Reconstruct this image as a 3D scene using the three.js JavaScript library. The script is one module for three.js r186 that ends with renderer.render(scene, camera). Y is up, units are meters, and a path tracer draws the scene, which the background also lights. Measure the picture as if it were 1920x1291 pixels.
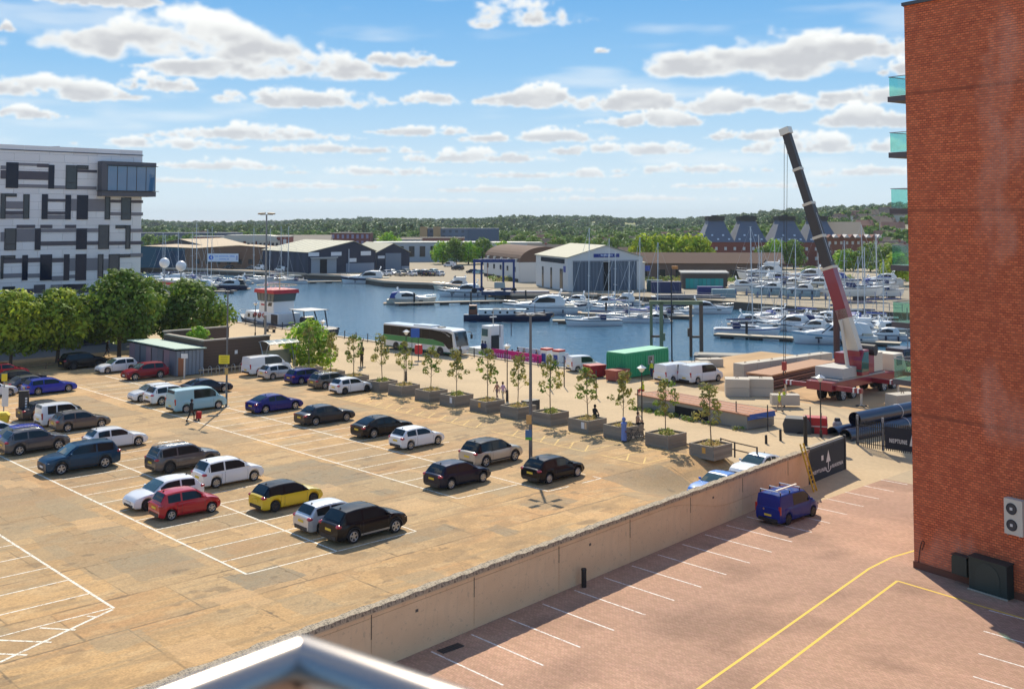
import * as THREE from 'three';
import { mergeGeometries, toCreasedNormals, mergeVertices } from 'three/addons/utils/BufferGeometryUtils.js';
import { MarchingCubes } from 'three/addons/objects/MarchingCubes.js';

// ---------- camera (a level shift lens on a fifth-floor balcony, 16.5 m above the car park) ----------
const scene = new THREE.Scene();
const FOCAL = 1990, PITCH = 0.05, MID_X = 960, MID_Y = 412 - Math.tan(PITCH) * FOCAL, EYE = 16.5;
const camera = new THREE.PerspectiveCamera(2 * Math.atan((1291 - MID_Y) / FOCAL) * 180 / Math.PI, 1920 / (2 * (1291 - MID_Y)), 0.1, 9000);
camera.position.set(0, EYE, 0);
camera.rotation.x = PITCH;
camera.setViewOffset(1920, 2 * (1291 - MID_Y), 0, 1291 - 2 * MID_Y, 1920, 1291);
camera.userData.fStop = 4.0; camera.focus = 75;
scene.add(camera);
const renderer = new THREE.WebGLRenderer({ antialias: true });
renderer.setSize(1024, 688);
renderer.toneMapping = THREE.LinearToneMapping;
renderer.toneMappingExposure = 1.1;
renderer.shadowMap.enabled = true;

// ---------- small maths ----------
const clamp = (x, a = 0, b = 1) => Math.min(b, Math.max(a, x)), lerp = (a, b, t) => a + (b - a) * t;
const smooth = (a, b, x) => { const t = clamp((x - a) / (b - a)); return t * t * (3 - 2 * t); };
function random(seed) { let s = seed >>> 0; return () => { s = (s + 0x6D2B79F5) | 0; let t = Math.imul(s ^ (s >>> 15), 1 | s); t = (t + Math.imul(t ^ (t >>> 7), 61 | t)) ^ t; return ((t ^ (t >>> 14)) >>> 0) / 4294967296; }; }
function hash2(x, y) { let h = Math.imul(x, 374761393) + Math.imul(y, 668265263) | 0; h = Math.imul(h ^ (h >>> 13), 1274126177); return ((h ^ (h >>> 16)) >>> 0) / 4294967296; }
function noise2(x, y) { const i = Math.floor(x), j = Math.floor(y), u = x - i, v = y - j, s = u * u * (3 - 2 * u), t = v * v * (3 - 2 * v); const a = hash2(i, j), b = hash2(i + 1, j), c = hash2(i, j + 1), d = hash2(i + 1, j + 1); return a + (b - a) * s + (c - a) * t + (a - b - c + d) * s * t; }
function fbm(x, y, n = 4) { let s = 0, w = 0.5, t = 0; for (let k = 0; k < n; k++) { s += w * noise2(x, y); t += w; x = x * 2.03 + 17.3; y = y * 2.03 + 9.1; w *= 0.5; } return s / t; }

// ---------- sky: clear air paling to the horizon, scattered flat-based cumulus all round ----------
const SUN = new THREE.Vector3(-0.065, 0.95, -1).normalize();
function buildSky() {
  const W = 4096, H = 2048, D = W / 360, data = new Float32Array(W * H * 4), half = H / 2;
  const stops = [[0, .70, .81, .87], [2.5, .60, .76, .87], [5, .44, .66, .86], [8, .28, .54, .83], [12, .17, .43, .78], [25, .095, .29, .64], [50, .055, .185, .50], [90, .04, .14, .43]];
  const air = (e) => { let k = 0; while (k < stops.length - 2 && e > stops[k + 1][0]) k++; const a = stops[k], b = stops[k + 1], t = clamp((e - a[0]) / (b[0] - a[0])); return [1, 2, 3].map((c) => lerp(a[c], b[c], t)); };
  const field = new Float32Array(W * half).fill(-9), low = new Float32Array(W * half);
  const list = [];   // azimuth and elevation of the cloud's base middle, half width, height (degrees)
  const px = (u, v, w, h) => list.push([Math.atan((u - 960) / FOCAL) * 57.3, (412 - v) / FOCAL * 57.3, w / FOCAL * 57.3, h / FOCAL * 57.3]);
  for (const c of [[330, 105, 300, 110], [490, 140, 210, 60], [745, 118, 85, 42], [170, 30, 120, 45], [985, 40, 140, 60], [1290, 0, 70, 25], [1430, 130, 270, 92], [1600, 112, 150, 60], [1130, 100, 22, 9],
    [560, 195, 165, 42], [290, 178, 70, 30], [90, 195, 130, 44], [0, 90, 16, 20], [805, 192, 62, 26], [985, 190, 95, 44], [1190, 198, 140, 40], [1400, 205, 160, 48], [1590, 195, 130, 42], [1700, 150, 60, 30],
    [30, 235, 70, 26], [790, 250, 90, 24], [1010, 262, 150, 26], [1210, 232, 120, 26], [1640, 240, 120, 36], [480, 262, 190, 26], [300, 280, 130, 26], [620, 285, 150, 20], [880, 300, 170, 20], [1180, 285, 160, 26], [1560, 285, 160, 36], [1420, 262, 90, 22],
    [420, 318, 160, 16], [700, 326, 150, 14], [1000, 330, 190, 16], [1290, 322, 150, 16], [1620, 330, 130, 16], [560, 352, 190, 10], [950, 358, 220, 10], [1400, 352, 180, 10], [330, 345, 90, 9], [1180, 375, 200, 7], [720, 378, 220, 7]]) px(...c);
  const rnd = random(77);
  for (let k = 0; k < 900; k++) {                  // the same cloud street continued round the rest of the sky
    const e = 1 + 74 * Math.pow(rnd(), 1.9), s = Math.sin(e / 57.3), w = (2.2 + 5 * rnd()) * (0.35 + 2.6 * s), az = rnd() * 360 - 180;
    if (Math.abs(az) < 27 + w && e < 12.5 || e > 16 && rnd() < .90) continue;
    list.push([az, e, w / Math.max(0.3, Math.cos(e / 57.3)), w * (0.24 + 0.2 * rnd() + 0.3 * s)]);
  }
  list.forEach(([az, el, w, h], n) => {
    const k = 1 / Math.max(h, 0.35), cx = (az + 90) * D;   // -z is a quarter turn from the map's middle
    const x0 = Math.floor(cx - w * D * 1.5), x1 = Math.ceil(cx + w * D * 1.5), y0 = Math.max(0, Math.floor((el - h * 0.5) * D)), y1 = Math.min(half - 1, Math.ceil((el + h * 1.5) * D));
    for (let y = y0; y <= y1; y++) for (let x = x0; x <= x1; x++) {
      const dx = (x - cx) / D, dy = y / D - el, ny = dy / h, nx = dx / w;
      const ux = dx * k * 0.55 + n * 13.7, uy = dy * k * 0.95 + n * 7.1;
      const puff = fbm(ux * 1.5, uy * 1.5, 4) * .74 + fbm(ux * 7 + 5, uy * 6, 4) * .26, big = noise2(ux * 0.55 + 3, n * 3.3);
      const top = (0.28 + 0.95 * big) * Math.sqrt(Math.max(0, 1 - nx * nx));
      const up = ny > 0 ? ny / Math.max(0.05, top) : -ny * 3.5;
      const f = 1 - nx * nx * 0.85 - up * up * 0.9 + (puff - 0.52) * 3.3;
      const i = y * W + (((x + W / 4 - W / 4) % W) + W) % W;
      if (f > field[i]) { field[i] = f; low[i] = clamp(1 - ny / Math.max(0.2, top)); }
    }
  });
  for (let y = 0; y < H; y++) {
    const e = (y + 0.5 - half) / D, base = air(Math.max(0, e));
    for (let x = 0; x < W; x++) {
      const o = (y * W + x) * 4; let c = base;
      if (e > 0) {
        const i = (y - half) * W + x, f = field[i], wisp = smooth(0.52, 0.85, fbm(x / D * 0.16, e * 0.9 + 40, 4)) * 0.4 * smooth(0, 3, e) * (1 - smooth(10, 30, e));
        const alpha = Math.max(smooth(-0.02, 0.55, f), wisp), thick = smooth(0.12, 0.95, f) * smooth(0.1, 0.85, low[i]) * (0.45 + 1.0 * fbm(x / D * 1.1, e * 2.4 + 90, 4));
        const g = lerp(1, 0.60, clamp(thick)), lit = [0.95 * g, 0.955 * g + 0.01, 0.94 * g + 0.055 * (1 - g) * 2];
        const far = Math.exp(-e / 2.6) * 0.8;
        c = base.map((b, k) => lerp(b, lerp(lit[k], b * 0.35 + 0.62, far), alpha * (1 - 0.35 * far)));
      }
      data[o] = c[0]; data[o + 1] = c[1]; data[o + 2] = c[2]; data[o + 3] = 1;
    }
  }
  const t = new THREE.DataTexture(data, W, H, THREE.RGBAFormat, THREE.FloatType);
  t.mapping = THREE.EquirectangularReflectionMapping; t.magFilter = THREE.LinearFilter; t.needsUpdate = true;
  return t;
}
scene.background = scene.environment = buildSky();
const sun = new THREE.DirectionalLight(new THREE.Color(1, 0.905, 0.745), 5);
sun.position.copy(SUN).multiplyScalar(400); sun.castShadow = true; sun.shadow.mapSize.set(4096, 4096);
Object.assign(sun.shadow.camera, { left: -160, right: 160, top: 220, bottom: -160, near: 10, far: 1200 });
scene.add(sun, sun.target);

// ---------- placing: (a, b) run along the quay and across it; at() finds the spot of a survey sight line ----------
const AX = [-0.687, 0.727], BX = [0.727, 0.687], TURN_B = Math.atan2(BX[1], BX[0]), TURN_A = Math.atan2(AX[1], AX[0]);
const V = (x, y, z) => new THREE.Vector3(x, y, z);
const ab = (a, b, y = 0) => V(AX[0] * a + BX[0] * b, y, -(AX[1] * a + BX[1] * b));
const toAB = (p) => [AX[0] * p.x - AX[1] * p.z, BX[0] * p.x - BX[1] * p.z];
function sight(u, v) { return V((u - MID_X) / FOCAL, -(v - MID_Y) / FOCAL, -1).applyAxisAngle(V(1, 0, 0), PITCH); }
function at(u, v, y = 0) { const d = sight(u, v); return d.multiplyScalar((y - EYE) / d.y).add(V(0, EYE, 0)); }
function far(u, v, z) { const d = sight(u, v); return d.multiplyScalar(-z / d.z).add(V(0, EYE, 0)); }

// ---------- geometry ----------
const flat = (g) => { if (!g.attributes.uv) g.setAttribute('uv', new THREE.BufferAttribute(new Float32Array(g.attributes.position.count * 2), 2)); for (const k of Object.keys(g.attributes)) if (!['position', 'normal', 'uv', 'color'].includes(k)) g.deleteAttribute(k); return g.index ? g.toNonIndexed() : g; };
const merge = (list) => list.length === 1 ? flat(list[0]) : mergeGeometries(list.map(flat));
const box = (w, h, d, x = 0, y = 0, z = 0, ry = 0, rx = 0, rz = 0) => { const g = new THREE.BoxGeometry(w, h, d); if (rx) g.rotateX(rx); if (rz) g.rotateZ(rz); if (ry) g.rotateY(ry); return g.translate(x, y, z); };
const cyl = (r0, r1, h, n = 10, x = 0, y = 0, z = 0) => new THREE.CylinderGeometry(r1, r0, h, n).translate(x, y + h / 2, z);
const ball = (r, x = 0, y = 0, z = 0, n = 10) => new THREE.SphereGeometry(r, n, Math.ceil(n * 0.7)).translate(x, y, z);
function bar(p, q, r0, r1 = r0, n = 6) { const d = q.clone().sub(p), g = new THREE.CylinderGeometry(r1, r0, d.length(), n); g.translate(0, d.length() / 2, 0); g.applyQuaternion(new THREE.Quaternion().setFromUnitVectors(V(0, 1, 0), d.clone().normalize())); return g.translate(p.x, p.y, p.z); }
function beam(p, q, w, h) { const d = q.clone().sub(p), g = new THREE.BoxGeometry(w, h, d.length()); g.translate(0, 0, d.length() / 2); const m = new THREE.Matrix4().lookAt(d, V(0, 0, 0), V(0, 1, 0)); return g.applyMatrix4(m).translate(p.x, p.y, p.z); }
function ext(points, depth, bevel = 0) { const s = new THREE.Shape(points.map((p) => new THREE.Vector2(p[0], p[1]))); const g = new THREE.ExtrudeGeometry(s, { depth: depth - 2 * bevel, bevelEnabled: bevel > 0, bevelSize: bevel, bevelOffset: -bevel, bevelThickness: bevel, bevelSegments: 2, steps: 1, curveSegments: 6 }); return g.translate(0, 0, -depth / 2 + bevel); }
const tube = (pts, r, n = 6, seg = 0) => new THREE.TubeGeometry(new THREE.CatmullRomCurve3(pts), seg || pts.length * 4, r, n);
function loft(rings, { caps = true, closed = true, crease = 0.6 } = {}) {   // rings: arrays of Vector3 of one length
  const n = rings[0].length, pos = [], uv = [], tri = (a, b, c) => { for (const p of [a, b, c]) { pos.push(p.x, p.y, p.z); uv.push(p.x, p.y); } };
  for (let i = 0; i + 1 < rings.length; i++) for (let j = 0; j < (closed ? n : n - 1); j++) {
    const k = (j + 1) % n, a = rings[i][j], b = rings[i][k], c = rings[i + 1][k], d = rings[i + 1][j];
    tri(a, b, c); tri(a, c, d);
  }
  if (caps) for (const [r, s] of [[rings[0], 1], [rings[rings.length - 1], 0]]) {
    const m = r.reduce((q, p) => q.add(p), V(0, 0, 0)).divideScalar(n);
    for (let j = 0; j < n; j++) { const k = (j + 1) % n; if (s) tri(m, r[k], r[j]); else tri(m, r[j], r[k]); }
  }
  const g = new THREE.BufferGeometry(); g.setAttribute('position', new THREE.Float32BufferAttribute(pos, 3)); g.setAttribute('uv', new THREE.Float32BufferAttribute(uv, 2));
  g.computeVertexNormals();
  return crease ? toCreasedNormals(g, crease) : g;
}
function quadSheet(list) {   // list of [p, q, r, s] corners, wound so that the face looks up
  const pos = [], uv = [];
  for (const [p, q, r, s] of list) for (const c of [p, q, r, p, r, s]) { pos.push(c.x, c.y, c.z); uv.push(c.x, -c.z); }
  const g = new THREE.BufferGeometry(); g.setAttribute('position', new THREE.Float32BufferAttribute(pos, 3)); g.setAttribute('uv', new THREE.Float32BufferAttribute(uv, 2)); g.computeVertexNormals(); return g;
}
function boxUV(g, s = 1) { g = flat(g); const p = g.attributes.position, n = g.attributes.normal, u = g.attributes.uv; for (let i = 0; i < p.count; i++) { const ax = Math.abs(n.getX(i)), ay = Math.abs(n.getY(i)), az = Math.abs(n.getZ(i)); if (ay > ax && ay > az) u.setXY(i, p.getX(i) / s, -p.getZ(i) / s); else if (ax > az) u.setXY(i, p.getZ(i) / s, p.getY(i) / s); else u.setXY(i, p.getX(i) / s, p.getY(i) / s); } return g; }

// ---------- things and parts ----------
const taken = new Map();
function numbered(name) { const n = taken.get(name) ?? 0; taken.set(name, n + 1); return n ? name + '_' + String(n).padStart(3, '0') : name; }
function part(name, geo, mat, parent, label) { const m = new THREE.Mesh(Array.isArray(geo) ? merge(geo) : geo, mat); m.name = name; m.castShadow = m.receiveShadow = true; if (label) m.userData.label = label; parent.add(m); return m; }
function tag(o, label, category, group, kind) { o.userData = {}; if (label) o.userData.label = label; if (category) o.userData.category = category; if (group) o.userData.group = group; if (kind) o.userData.kind = kind; return o; }
function thing(name, label, category, p = V(0, 0, 0), turn = 0, group) { const o = new THREE.Group(); o.name = numbered(name); o.position.copy(p); o.rotation.y = turn; scene.add(o); return tag(o, label, category, group); }
function struct(name, geo, mat, label) { const m = part(numbered(name), geo, mat, scene); tag(m, label, null, null, 'structure'); return m; }
function single(name, label, category, geo, mat, p = V(0, 0, 0), turn = 0, group) { const m = part(numbered(name), geo, mat, scene); m.position.copy(p); m.rotation.y = turn; return tag(m, label, category, group); }

// ---------- materials (linear base colours) ----------
const mats = new Map();
function M(r, g, b, rough = 0.7, metal = 0, more) { const k = [r, g, b, rough, metal, JSON.stringify(more ?? 0)].join(); if (!mats.has(k)) mats.set(k, new THREE.MeshPhysicalMaterial({ color: new THREE.Color(r, g, b), roughness: rough, metalness: metal, side: THREE.DoubleSide, ...more })); return mats.get(k); }
function texture(w, h, paint, srgb = true, repeat) {   // paint(x, y) -> [r, g, b] linear or one number
  const d = new Uint8Array(w * h * 4), enc = (c) => clamp(srgb ? (c <= 0.0031308 ? c * 12.92 : 1.055 * Math.pow(c, 1 / 2.4) - 0.055) : c) * 255;
  for (let y = 0; y < h; y++) for (let x = 0; x < w; x++) { const c = paint(x, y), o = (y * w + x) * 4; if (typeof c === 'number') d[o] = d[o + 1] = d[o + 2] = enc(c); else { d[o] = enc(c[0]); d[o + 1] = enc(c[1]); d[o + 2] = enc(c[2]); } d[o + 3] = typeof c === 'number' || c[3] === undefined ? 255 : c[3] * 255; }
  const t = new THREE.DataTexture(d, w, h, THREE.RGBAFormat); t.magFilter = THREE.LinearFilter; t.minFilter = THREE.LinearMipmapLinearFilter; t.generateMipmaps = true; if (srgb) t.colorSpace = THREE.SRGBColorSpace; t.wrapS = t.wrapT = THREE.RepeatWrapping; if (repeat) t.repeat.set(...repeat); t.needsUpdate = true; return t;
}
const textured = (map, rough, more) => new THREE.MeshPhysicalMaterial({ map, roughness: rough, side: THREE.DoubleSide, ...more });
const paint = { white: M(.8, .8, .78, .5), dark: M(.03, .032, .036, .6), black: M(.012, .012, .014, .5), steel: M(.45, .46, .47, .4, .8), grey: M(.25, .26, .27, .6), rust: M(.16, .07, .035, .8), glass: M(.012, .018, .022, .04, 0, { specularIntensity: 1 }), timber: M(.20, .13, .07, .8), rubber: M(.015, .015, .016, .8), galv: M(.32, .34, .35, .45, .6) };

// ---------- ground levels ----------
const WATER = -3.6, COURT = -2.2, QUAY_B = 93, YARD_A = 82, YARD_B = 124;
const wallA = (b) => 36.5 + (b - 23.5) * 0.0952;                     // line of the rendered boundary wall
const quayLevel = (a) => COURT + 0.9 * smooth(38, 48, a);            // promenade and yard, ramping down to the courtyard
const lotY = (a, b) => -1.15 * smooth(49, 56, b) * (1 - smooth(42.6, 46.6, a));   // the car park ramps down to the lane in its far corner
function grid(a0, a1, b0, b1, step, level, tint, clipA) {            // a tessellated sheet in (a, b) with a colour per vertex
  const na = Math.max(1, Math.round((a1 - a0) / step)), nb = Math.max(1, Math.round((b1 - b0) / step)), pos = [], uv = [], col = [], idx = [];
  for (let j = 0; j <= nb; j++) for (let i = 0; i <= na; i++) {
    const b = lerp(b0, b1, j / nb), lo = clipA ? clipA(b) : [a0, a1], a = lerp(lo[0], lo[1], i / na), p = ab(a, b, typeof level === 'number' ? level : level(a, b));
    pos.push(p.x, p.y, p.z); uv.push(a, b); const t = tint ? tint(a, b) : 1; Array.isArray(t) ? col.push(...t) : col.push(t, t, t);
  }
  for (let j = 0; j < nb; j++) for (let i = 0; i < na; i++) { const k = j * (na + 1) + i; idx.push(k, k + na + 1, k + 1, k + 1, k + na + 1, k + na + 2); }
  const g = new THREE.BufferGeometry(); g.setAttribute('position', new THREE.Float32BufferAttribute(pos, 3)); g.setAttribute('uv', new THREE.Float32BufferAttribute(uv, 2)); g.setAttribute('color', new THREE.Float32BufferAttribute(col, 3)); g.setIndex(idx); g.computeVertexNormals(); return g;
}
const mixc = (p, q, t) => p.map((c, k) => lerp(c, q[k], clamp(t)));

// car park: one painted slab sheet, 5 cm to a texel
{
  const A0 = 20, A1 = 132, B0 = -6, B1 = 64, W = 2048, H = 1280;
  const tan = [.51, .345, .172], warm = [.49, .30, .145], grey = [.345, .275, .172], pale = [.57, .43, .255], repair = [.215, .20, .155];
  const patches = [[43.0, 45.4, 24.6, 27.4, .9], [56, 63.5, 36.2, 41, .85], [43.5, 45.2, 33, 37.5, .8], [43.3, 45.4, 43.3, 46.4, .7], [41, 46.2, 51.5, 57.5, .75], [46.2, 51, 52.5, 54.8, .45], [88, 101, 36.5, 40, .55], [59.5, 75, 19.8, 24.5, .5], [49, 58, 20.2, 24.8, .45], [66, 84, 26, 30.2, .35], [47.5, 52, 21.5, 25, .55], [52.5, 57, 25.9, 30.3, .4], [46, 50, 26, 30.4, .35], [60, 66, 42, 46.2, .4], [69, 80, 36, 41, .3], [95, 120, 20, 25, .4], [52, 53.5, 38.6, 39.9, .75], [41.2, 43, 38.4, 39.6, .8], [50, 62, 14.5, 19, .3], [100, 112, 42, 47, .25], [76, 92, 52.6, 56.5, .3]];
  const joints = [], rnd = random(5);
  for (let a = 22; a < 130; a += 3.6 + rnd() * 2.6) joints.push(a);
  const map = texture(W, H, (x, y) => {
    const a = A0 + (x + .5) / W * (A1 - A0), b = B0 + (y + .5) / H * (B1 - B0);
    const wob = (fbm(a * .9, b * .9, 3) - .5) * 0.5, sa = a + wob, sb = b + (fbm(a * .8 + 50, b * .8, 3) - .5) * .5;
    const n1 = fbm(a * .09, b * .05 + 3, 4), n2 = fbm(a * .35 + 30, b * .12, 4), n3 = fbm(a * 2.2, b * 0.9, 3), n4 = fbm(a * 9, b * 9, 2), grit = hash2(x, y);
    let c = mixc(tan, grey, smooth(.44, .66, n1) * .75); c = mixc(c, warm, smooth(.48, .7, n2) * .8); c = mixc(c, pale, smooth(.55, .75, n3) * .45);
    // slabs cast at different times
    let s = 0; while (s < joints.length && joints[s] < sa) s++;
    const row = Math.floor((sb + (s % 3) * 1.7) / 5.1), tone = hash2(s, row); c = c.map((q) => q * (0.86 + 0.24 * tone)); if (tone > .72) c = mixc(c, grey, .5);
    for (const [p0, p1, q0, q1, k] of patches) if (sa > p0 && sa < p1 && sb > q0 && sb < q1) c = mixc(c, repair, k * (0.75 + 0.5 * (n3 - .3)));
    // crazed cracks, joints with dirt and weeds, oil drips and tyre scrub
    const ja = Math.min(...joints.slice(Math.max(0, s - 1), s + 1).map((q) => Math.abs(a + wob * .15 - q)));
    const jb = Math.abs((((b + (s % 3) * 1.7 + wob * .2) / 5.1) % 1 + 1) % 1 * 5.1);
    const dirt = smooth(.4, .6, fbm(a * .5 + 9, b * .5, 2));
    if (ja < 0.06 || jb < 0.07) c = mixc(c, [.15, .115, .07], .35 + .5 * dirt);
    const cr = Math.abs(fbm(a * .55 + 7, b * .4 + 2, 5) - .5), zone = smooth(.42, .6, fbm(a * .07 + 4, b * .07 + 8, 3));
    if (cr < .0035 + .0025 * zone) c = mixc(c, [.16, .12, .07], .08 + .5 * zone);
    const oil = smooth(.70, .80, fbm(a * 1.3 + 60, b * .8 + 5, 3)); c = mixc(c, [.13, .105, .075], oil * .55);
    const scrub = smooth(.56, .72, fbm(a * 2.6 + 2, b * .22 + 11, 4)); c = mixc(c, [.30, .24, .15], scrub * .5);
    const fleck = smooth(.58, .7, n4); c = mixc(c, [.23, .155, .08], fleck * .42);
    const blot = smooth(.46, .66, fbm(a * 1.1 + 15, b * .75 + 40, 5)), rough_ = smooth(.4, .62, fbm(a * .16 + 70, b * .13, 3)); c = mixc(c, [.31, .215, .115], blot * (.22 + .38 * rough_));
    const cell = hash2(Math.floor((sa + row) / 2.3), Math.floor(sb / 1.9) + 400); if (cell > .86) c = mixc(c, cell > .93 ? [.30, .26, .18] : [.58, .40, .22], .42);
    return c.map((q, k) => q * [1.1, 1.0, .84][k] * (0.84 + 0.3 * grit) * (0.86 + .26 * n4));
  });
  map.wrapS = map.wrapT = THREE.ClampToEdgeWrapping;
  const g = grid(20, 132, -6, 63.6, 1.2, lotY, null, (b) => [wallA(b) - .15, 132]), u = g.attributes.uv;
  for (let i = 0; i < u.count; i++) u.setXY(i, (u.getX(i) - A0) / (A1 - A0), (u.getY(i) - B0) / (B1 - B0));
  g.deleteAttribute('color');
  struct('car_park_ground', g, textured(map, .93), 'patched sandy concrete slabs of the car park');
}
const concrete = texture(512, 512, (x, y) => { const w = (f) => { const a = noise2(x / 512 * f, y / 512 * f); return a; }; const t = .5 * hash2(x, y) + .3 * noise2(x / 6, y / 6) + .2 * noise2(x / 40, y / 40); return .80 + .2 * t + 0 * w(1); });
const stain = (s, lo, hi, k = 1) => (a, b) => lerp(lo, hi, fbm(a * s + k * 31, b * s + k * 17, 4));
function ground(color, tex, rep, rough = .92) { const t = tex.clone(); t.repeat.set(1 / rep, 1 / rep); t.needsUpdate = true; return new THREE.MeshPhysicalMaterial({ color: new THREE.Color(...color), map: t, roughness: rough, vertexColors: true, side: THREE.DoubleSide }); }
// road and forecourt beyond the car park, by the panelled building
struct('road', grid(132, 320, -60, 63.6, 6, 0, stain(.08, .75, 1.15)), ground([.20, .185, .16], concrete, 3), 'grey road in front of the panelled building');
struct('side_ground', grid(60, 132, -70, -6, 6, 0, stain(.08, .75, 1.15)), ground([.46, .36, .22], concrete, 3));
// promenade, paved in sandy setts
const setts = texture(512, 512, (x, y) => { const r = Math.floor(y / 16), c = Math.floor((x + (r % 2) * 16) / 32), j = (y % 16 < 1) || ((x + (r % 2) * 16) % 32 < 1); return (j ? .74 : .86 + .14 * hash2(c, r)) * (.94 + .1 * hash2(x, y)); });
struct('promenade', grid(38, 330, 63.6, QUAY_B - .6, 3, (a) => quayLevel(a), (a, b) => lerp(.84, 1.12, fbm(a * .07, b * .16, 5)) * (1 - .18 * smooth(.6, .75, fbm(a * .9, b * .9 + 8, 3)))), ground([.60, .44, .25], setts, 4), 'sandy paved promenade along the water');
struct('yard_ground', grid(16, YARD_A, QUAY_B - .6, YARD_B, 2, (a) => quayLevel(a), (a, b) => { const n = fbm(a * .11, b * .11, 5), m = fbm(a * .5, b * .2 + 9, 4); return mixc([1.15, 1.05, .95], [.70, .62, .52], smooth(.4, .65, n) * .8 + smooth(.55, .7, m) * .5); }), ground([.50, .345, .18], concrete, 2.5), 'dusty sand-coloured yard of the quayside works');
struct('lane_ground', grid(-40, 38, 73, QUAY_B - .6, 3, (a) => quayLevel(a), stain(.12, .8, 1.15)), ground([.50, .38, .23], setts, 4));
// quay walls: stone edge with a coping, down into the water
const stone = M(.30, .25, .18, .9), coping = M(.42, .35, .25, .85);
function slabWall(p, q, top, bottom, thick, mat, name, label) { const d = q.clone().sub(p), g = new THREE.BoxGeometry(d.length(), top - bottom, thick).translate(d.length() / 2, (top + bottom) / 2, 0); const m = struct(name, boxUV(g), mat, label); m.position.set(p.x, 0, p.z); m.rotation.y = Math.atan2(-d.z, d.x); return m; }
slabWall(ab(YARD_A, QUAY_B - .32), ab(330, QUAY_B - .32), -1.32, WATER - 4, .56, stone, 'quay_wall');
slabWall(ab(YARD_A + .3, QUAY_B - .31), ab(330, QUAY_B - .31), -1.18, -1.31, .7, coping, 'quay_coping', 'pale stone coping on the edge of the quay');
slabWall(ab(YARD_A, QUAY_B - .2), ab(YARD_A, YARD_B), -1.31, WATER - 4, .5, stone, 'quay_wall');
slabWall(ab(10, YARD_B), ab(YARD_A + .25, YARD_B), -1.31, WATER - 4, .5, stone, 'quay_wall');
// retaining drop between car park and promenade, with a pale kerb
slabWall(ab(46.8, 63.75), ab(330, 63.75), .10, -2.6, .3, M(.46, .37, .24, .9), 'retaining_kerb', 'pale kerb between the planters and the promenade');
// courtyard in pinkish brick pavers
const pavers = texture(1024, 1024, (x, y) => {                        // herringbone-like stretcher bond, 5.12 m
  const r = Math.floor(y / 20.48), xx = x + (r % 2) * 20.48, c = Math.floor(xx / 40.96), jx = xx % 40.96, jy = y % 20.48;
  const h = hash2(c % 25, r), k = .84 + .26 * h, j = jx < 2.6 || jy < 2.6; const base = [.455 * k, .27 * k * (.97 + .05 * hash2(r, c)), .175 * k * (.95 + .08 * h)];
  const n = .93 + .14 * hash2(x, y); return j ? [.25 * n, .165 * n, .11 * n] : base.map((q) => q * n);
});
{
  const m = ground([1, 1, 1], pavers, 5.12);
  m.map.rotation = .05;
  struct('courtyard_paving', grid(-60, 40, -20, 73, 1, COURT, (a, b) => { const n = fbm(a * .12 + 3, b * .12, 5), o = smooth(.6, .72, fbm(a * .35 + 8, b * .25, 4)), w = smooth(.5, .75, fbm(a * .2, b * .5 + 4, 4)); return mixc(mixc([1.2, 1.17, 1.12], [.86, .86, .9], n), [.60, .58, .56], o * .6).map((q) => q * (1 + .15 * w)); }, (b) => [-60, b > 63.6 ? 38.2 : wallA(b) + .05]), m, 'pinkish brick paving of the walled courtyard');
}
// far bank: its shoreline, a stone face down to the water, land to the hills
const landY = -1.9, SHORE = [[-1.1, 620], [-.45, 480], [-.349, 416], [-.16, 355], [-.116, 318], [-.071, 310], [-.028, 285], [0, 265], [.066, 266], [.12, 256], [.174, 248], [.273, 226], [.364, 212], [.6, 195], [1.3, 170]];
function shoreZ(t) { let k = 0; while (k < SHORE.length - 2 && t > SHORE[k + 1][0]) k++; const [a, b] = [SHORE[k], SHORE[k + 1]]; return lerp(a[1], b[1], clamp((t - a[0]) / (b[0] - a[0]))); }
function landHeight(x, z) {
  const t = x / z, ridge = smooth(900, 2300, z);
  const right = smooth(.10, .42, t) * smooth(430, 950, z) * 24;
  const roll = 9 + 5 * Math.sin(t * 11 + 1.5) + 3 * Math.sin(t * 29) + 16 * smooth(.05, .45, t);
  return landY + ridge * roll * 1.05 + right + smooth(700, 1500, z) * (fbm(x * .004 + 9, z * .004, 3) - .5) * 8;
}
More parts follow.
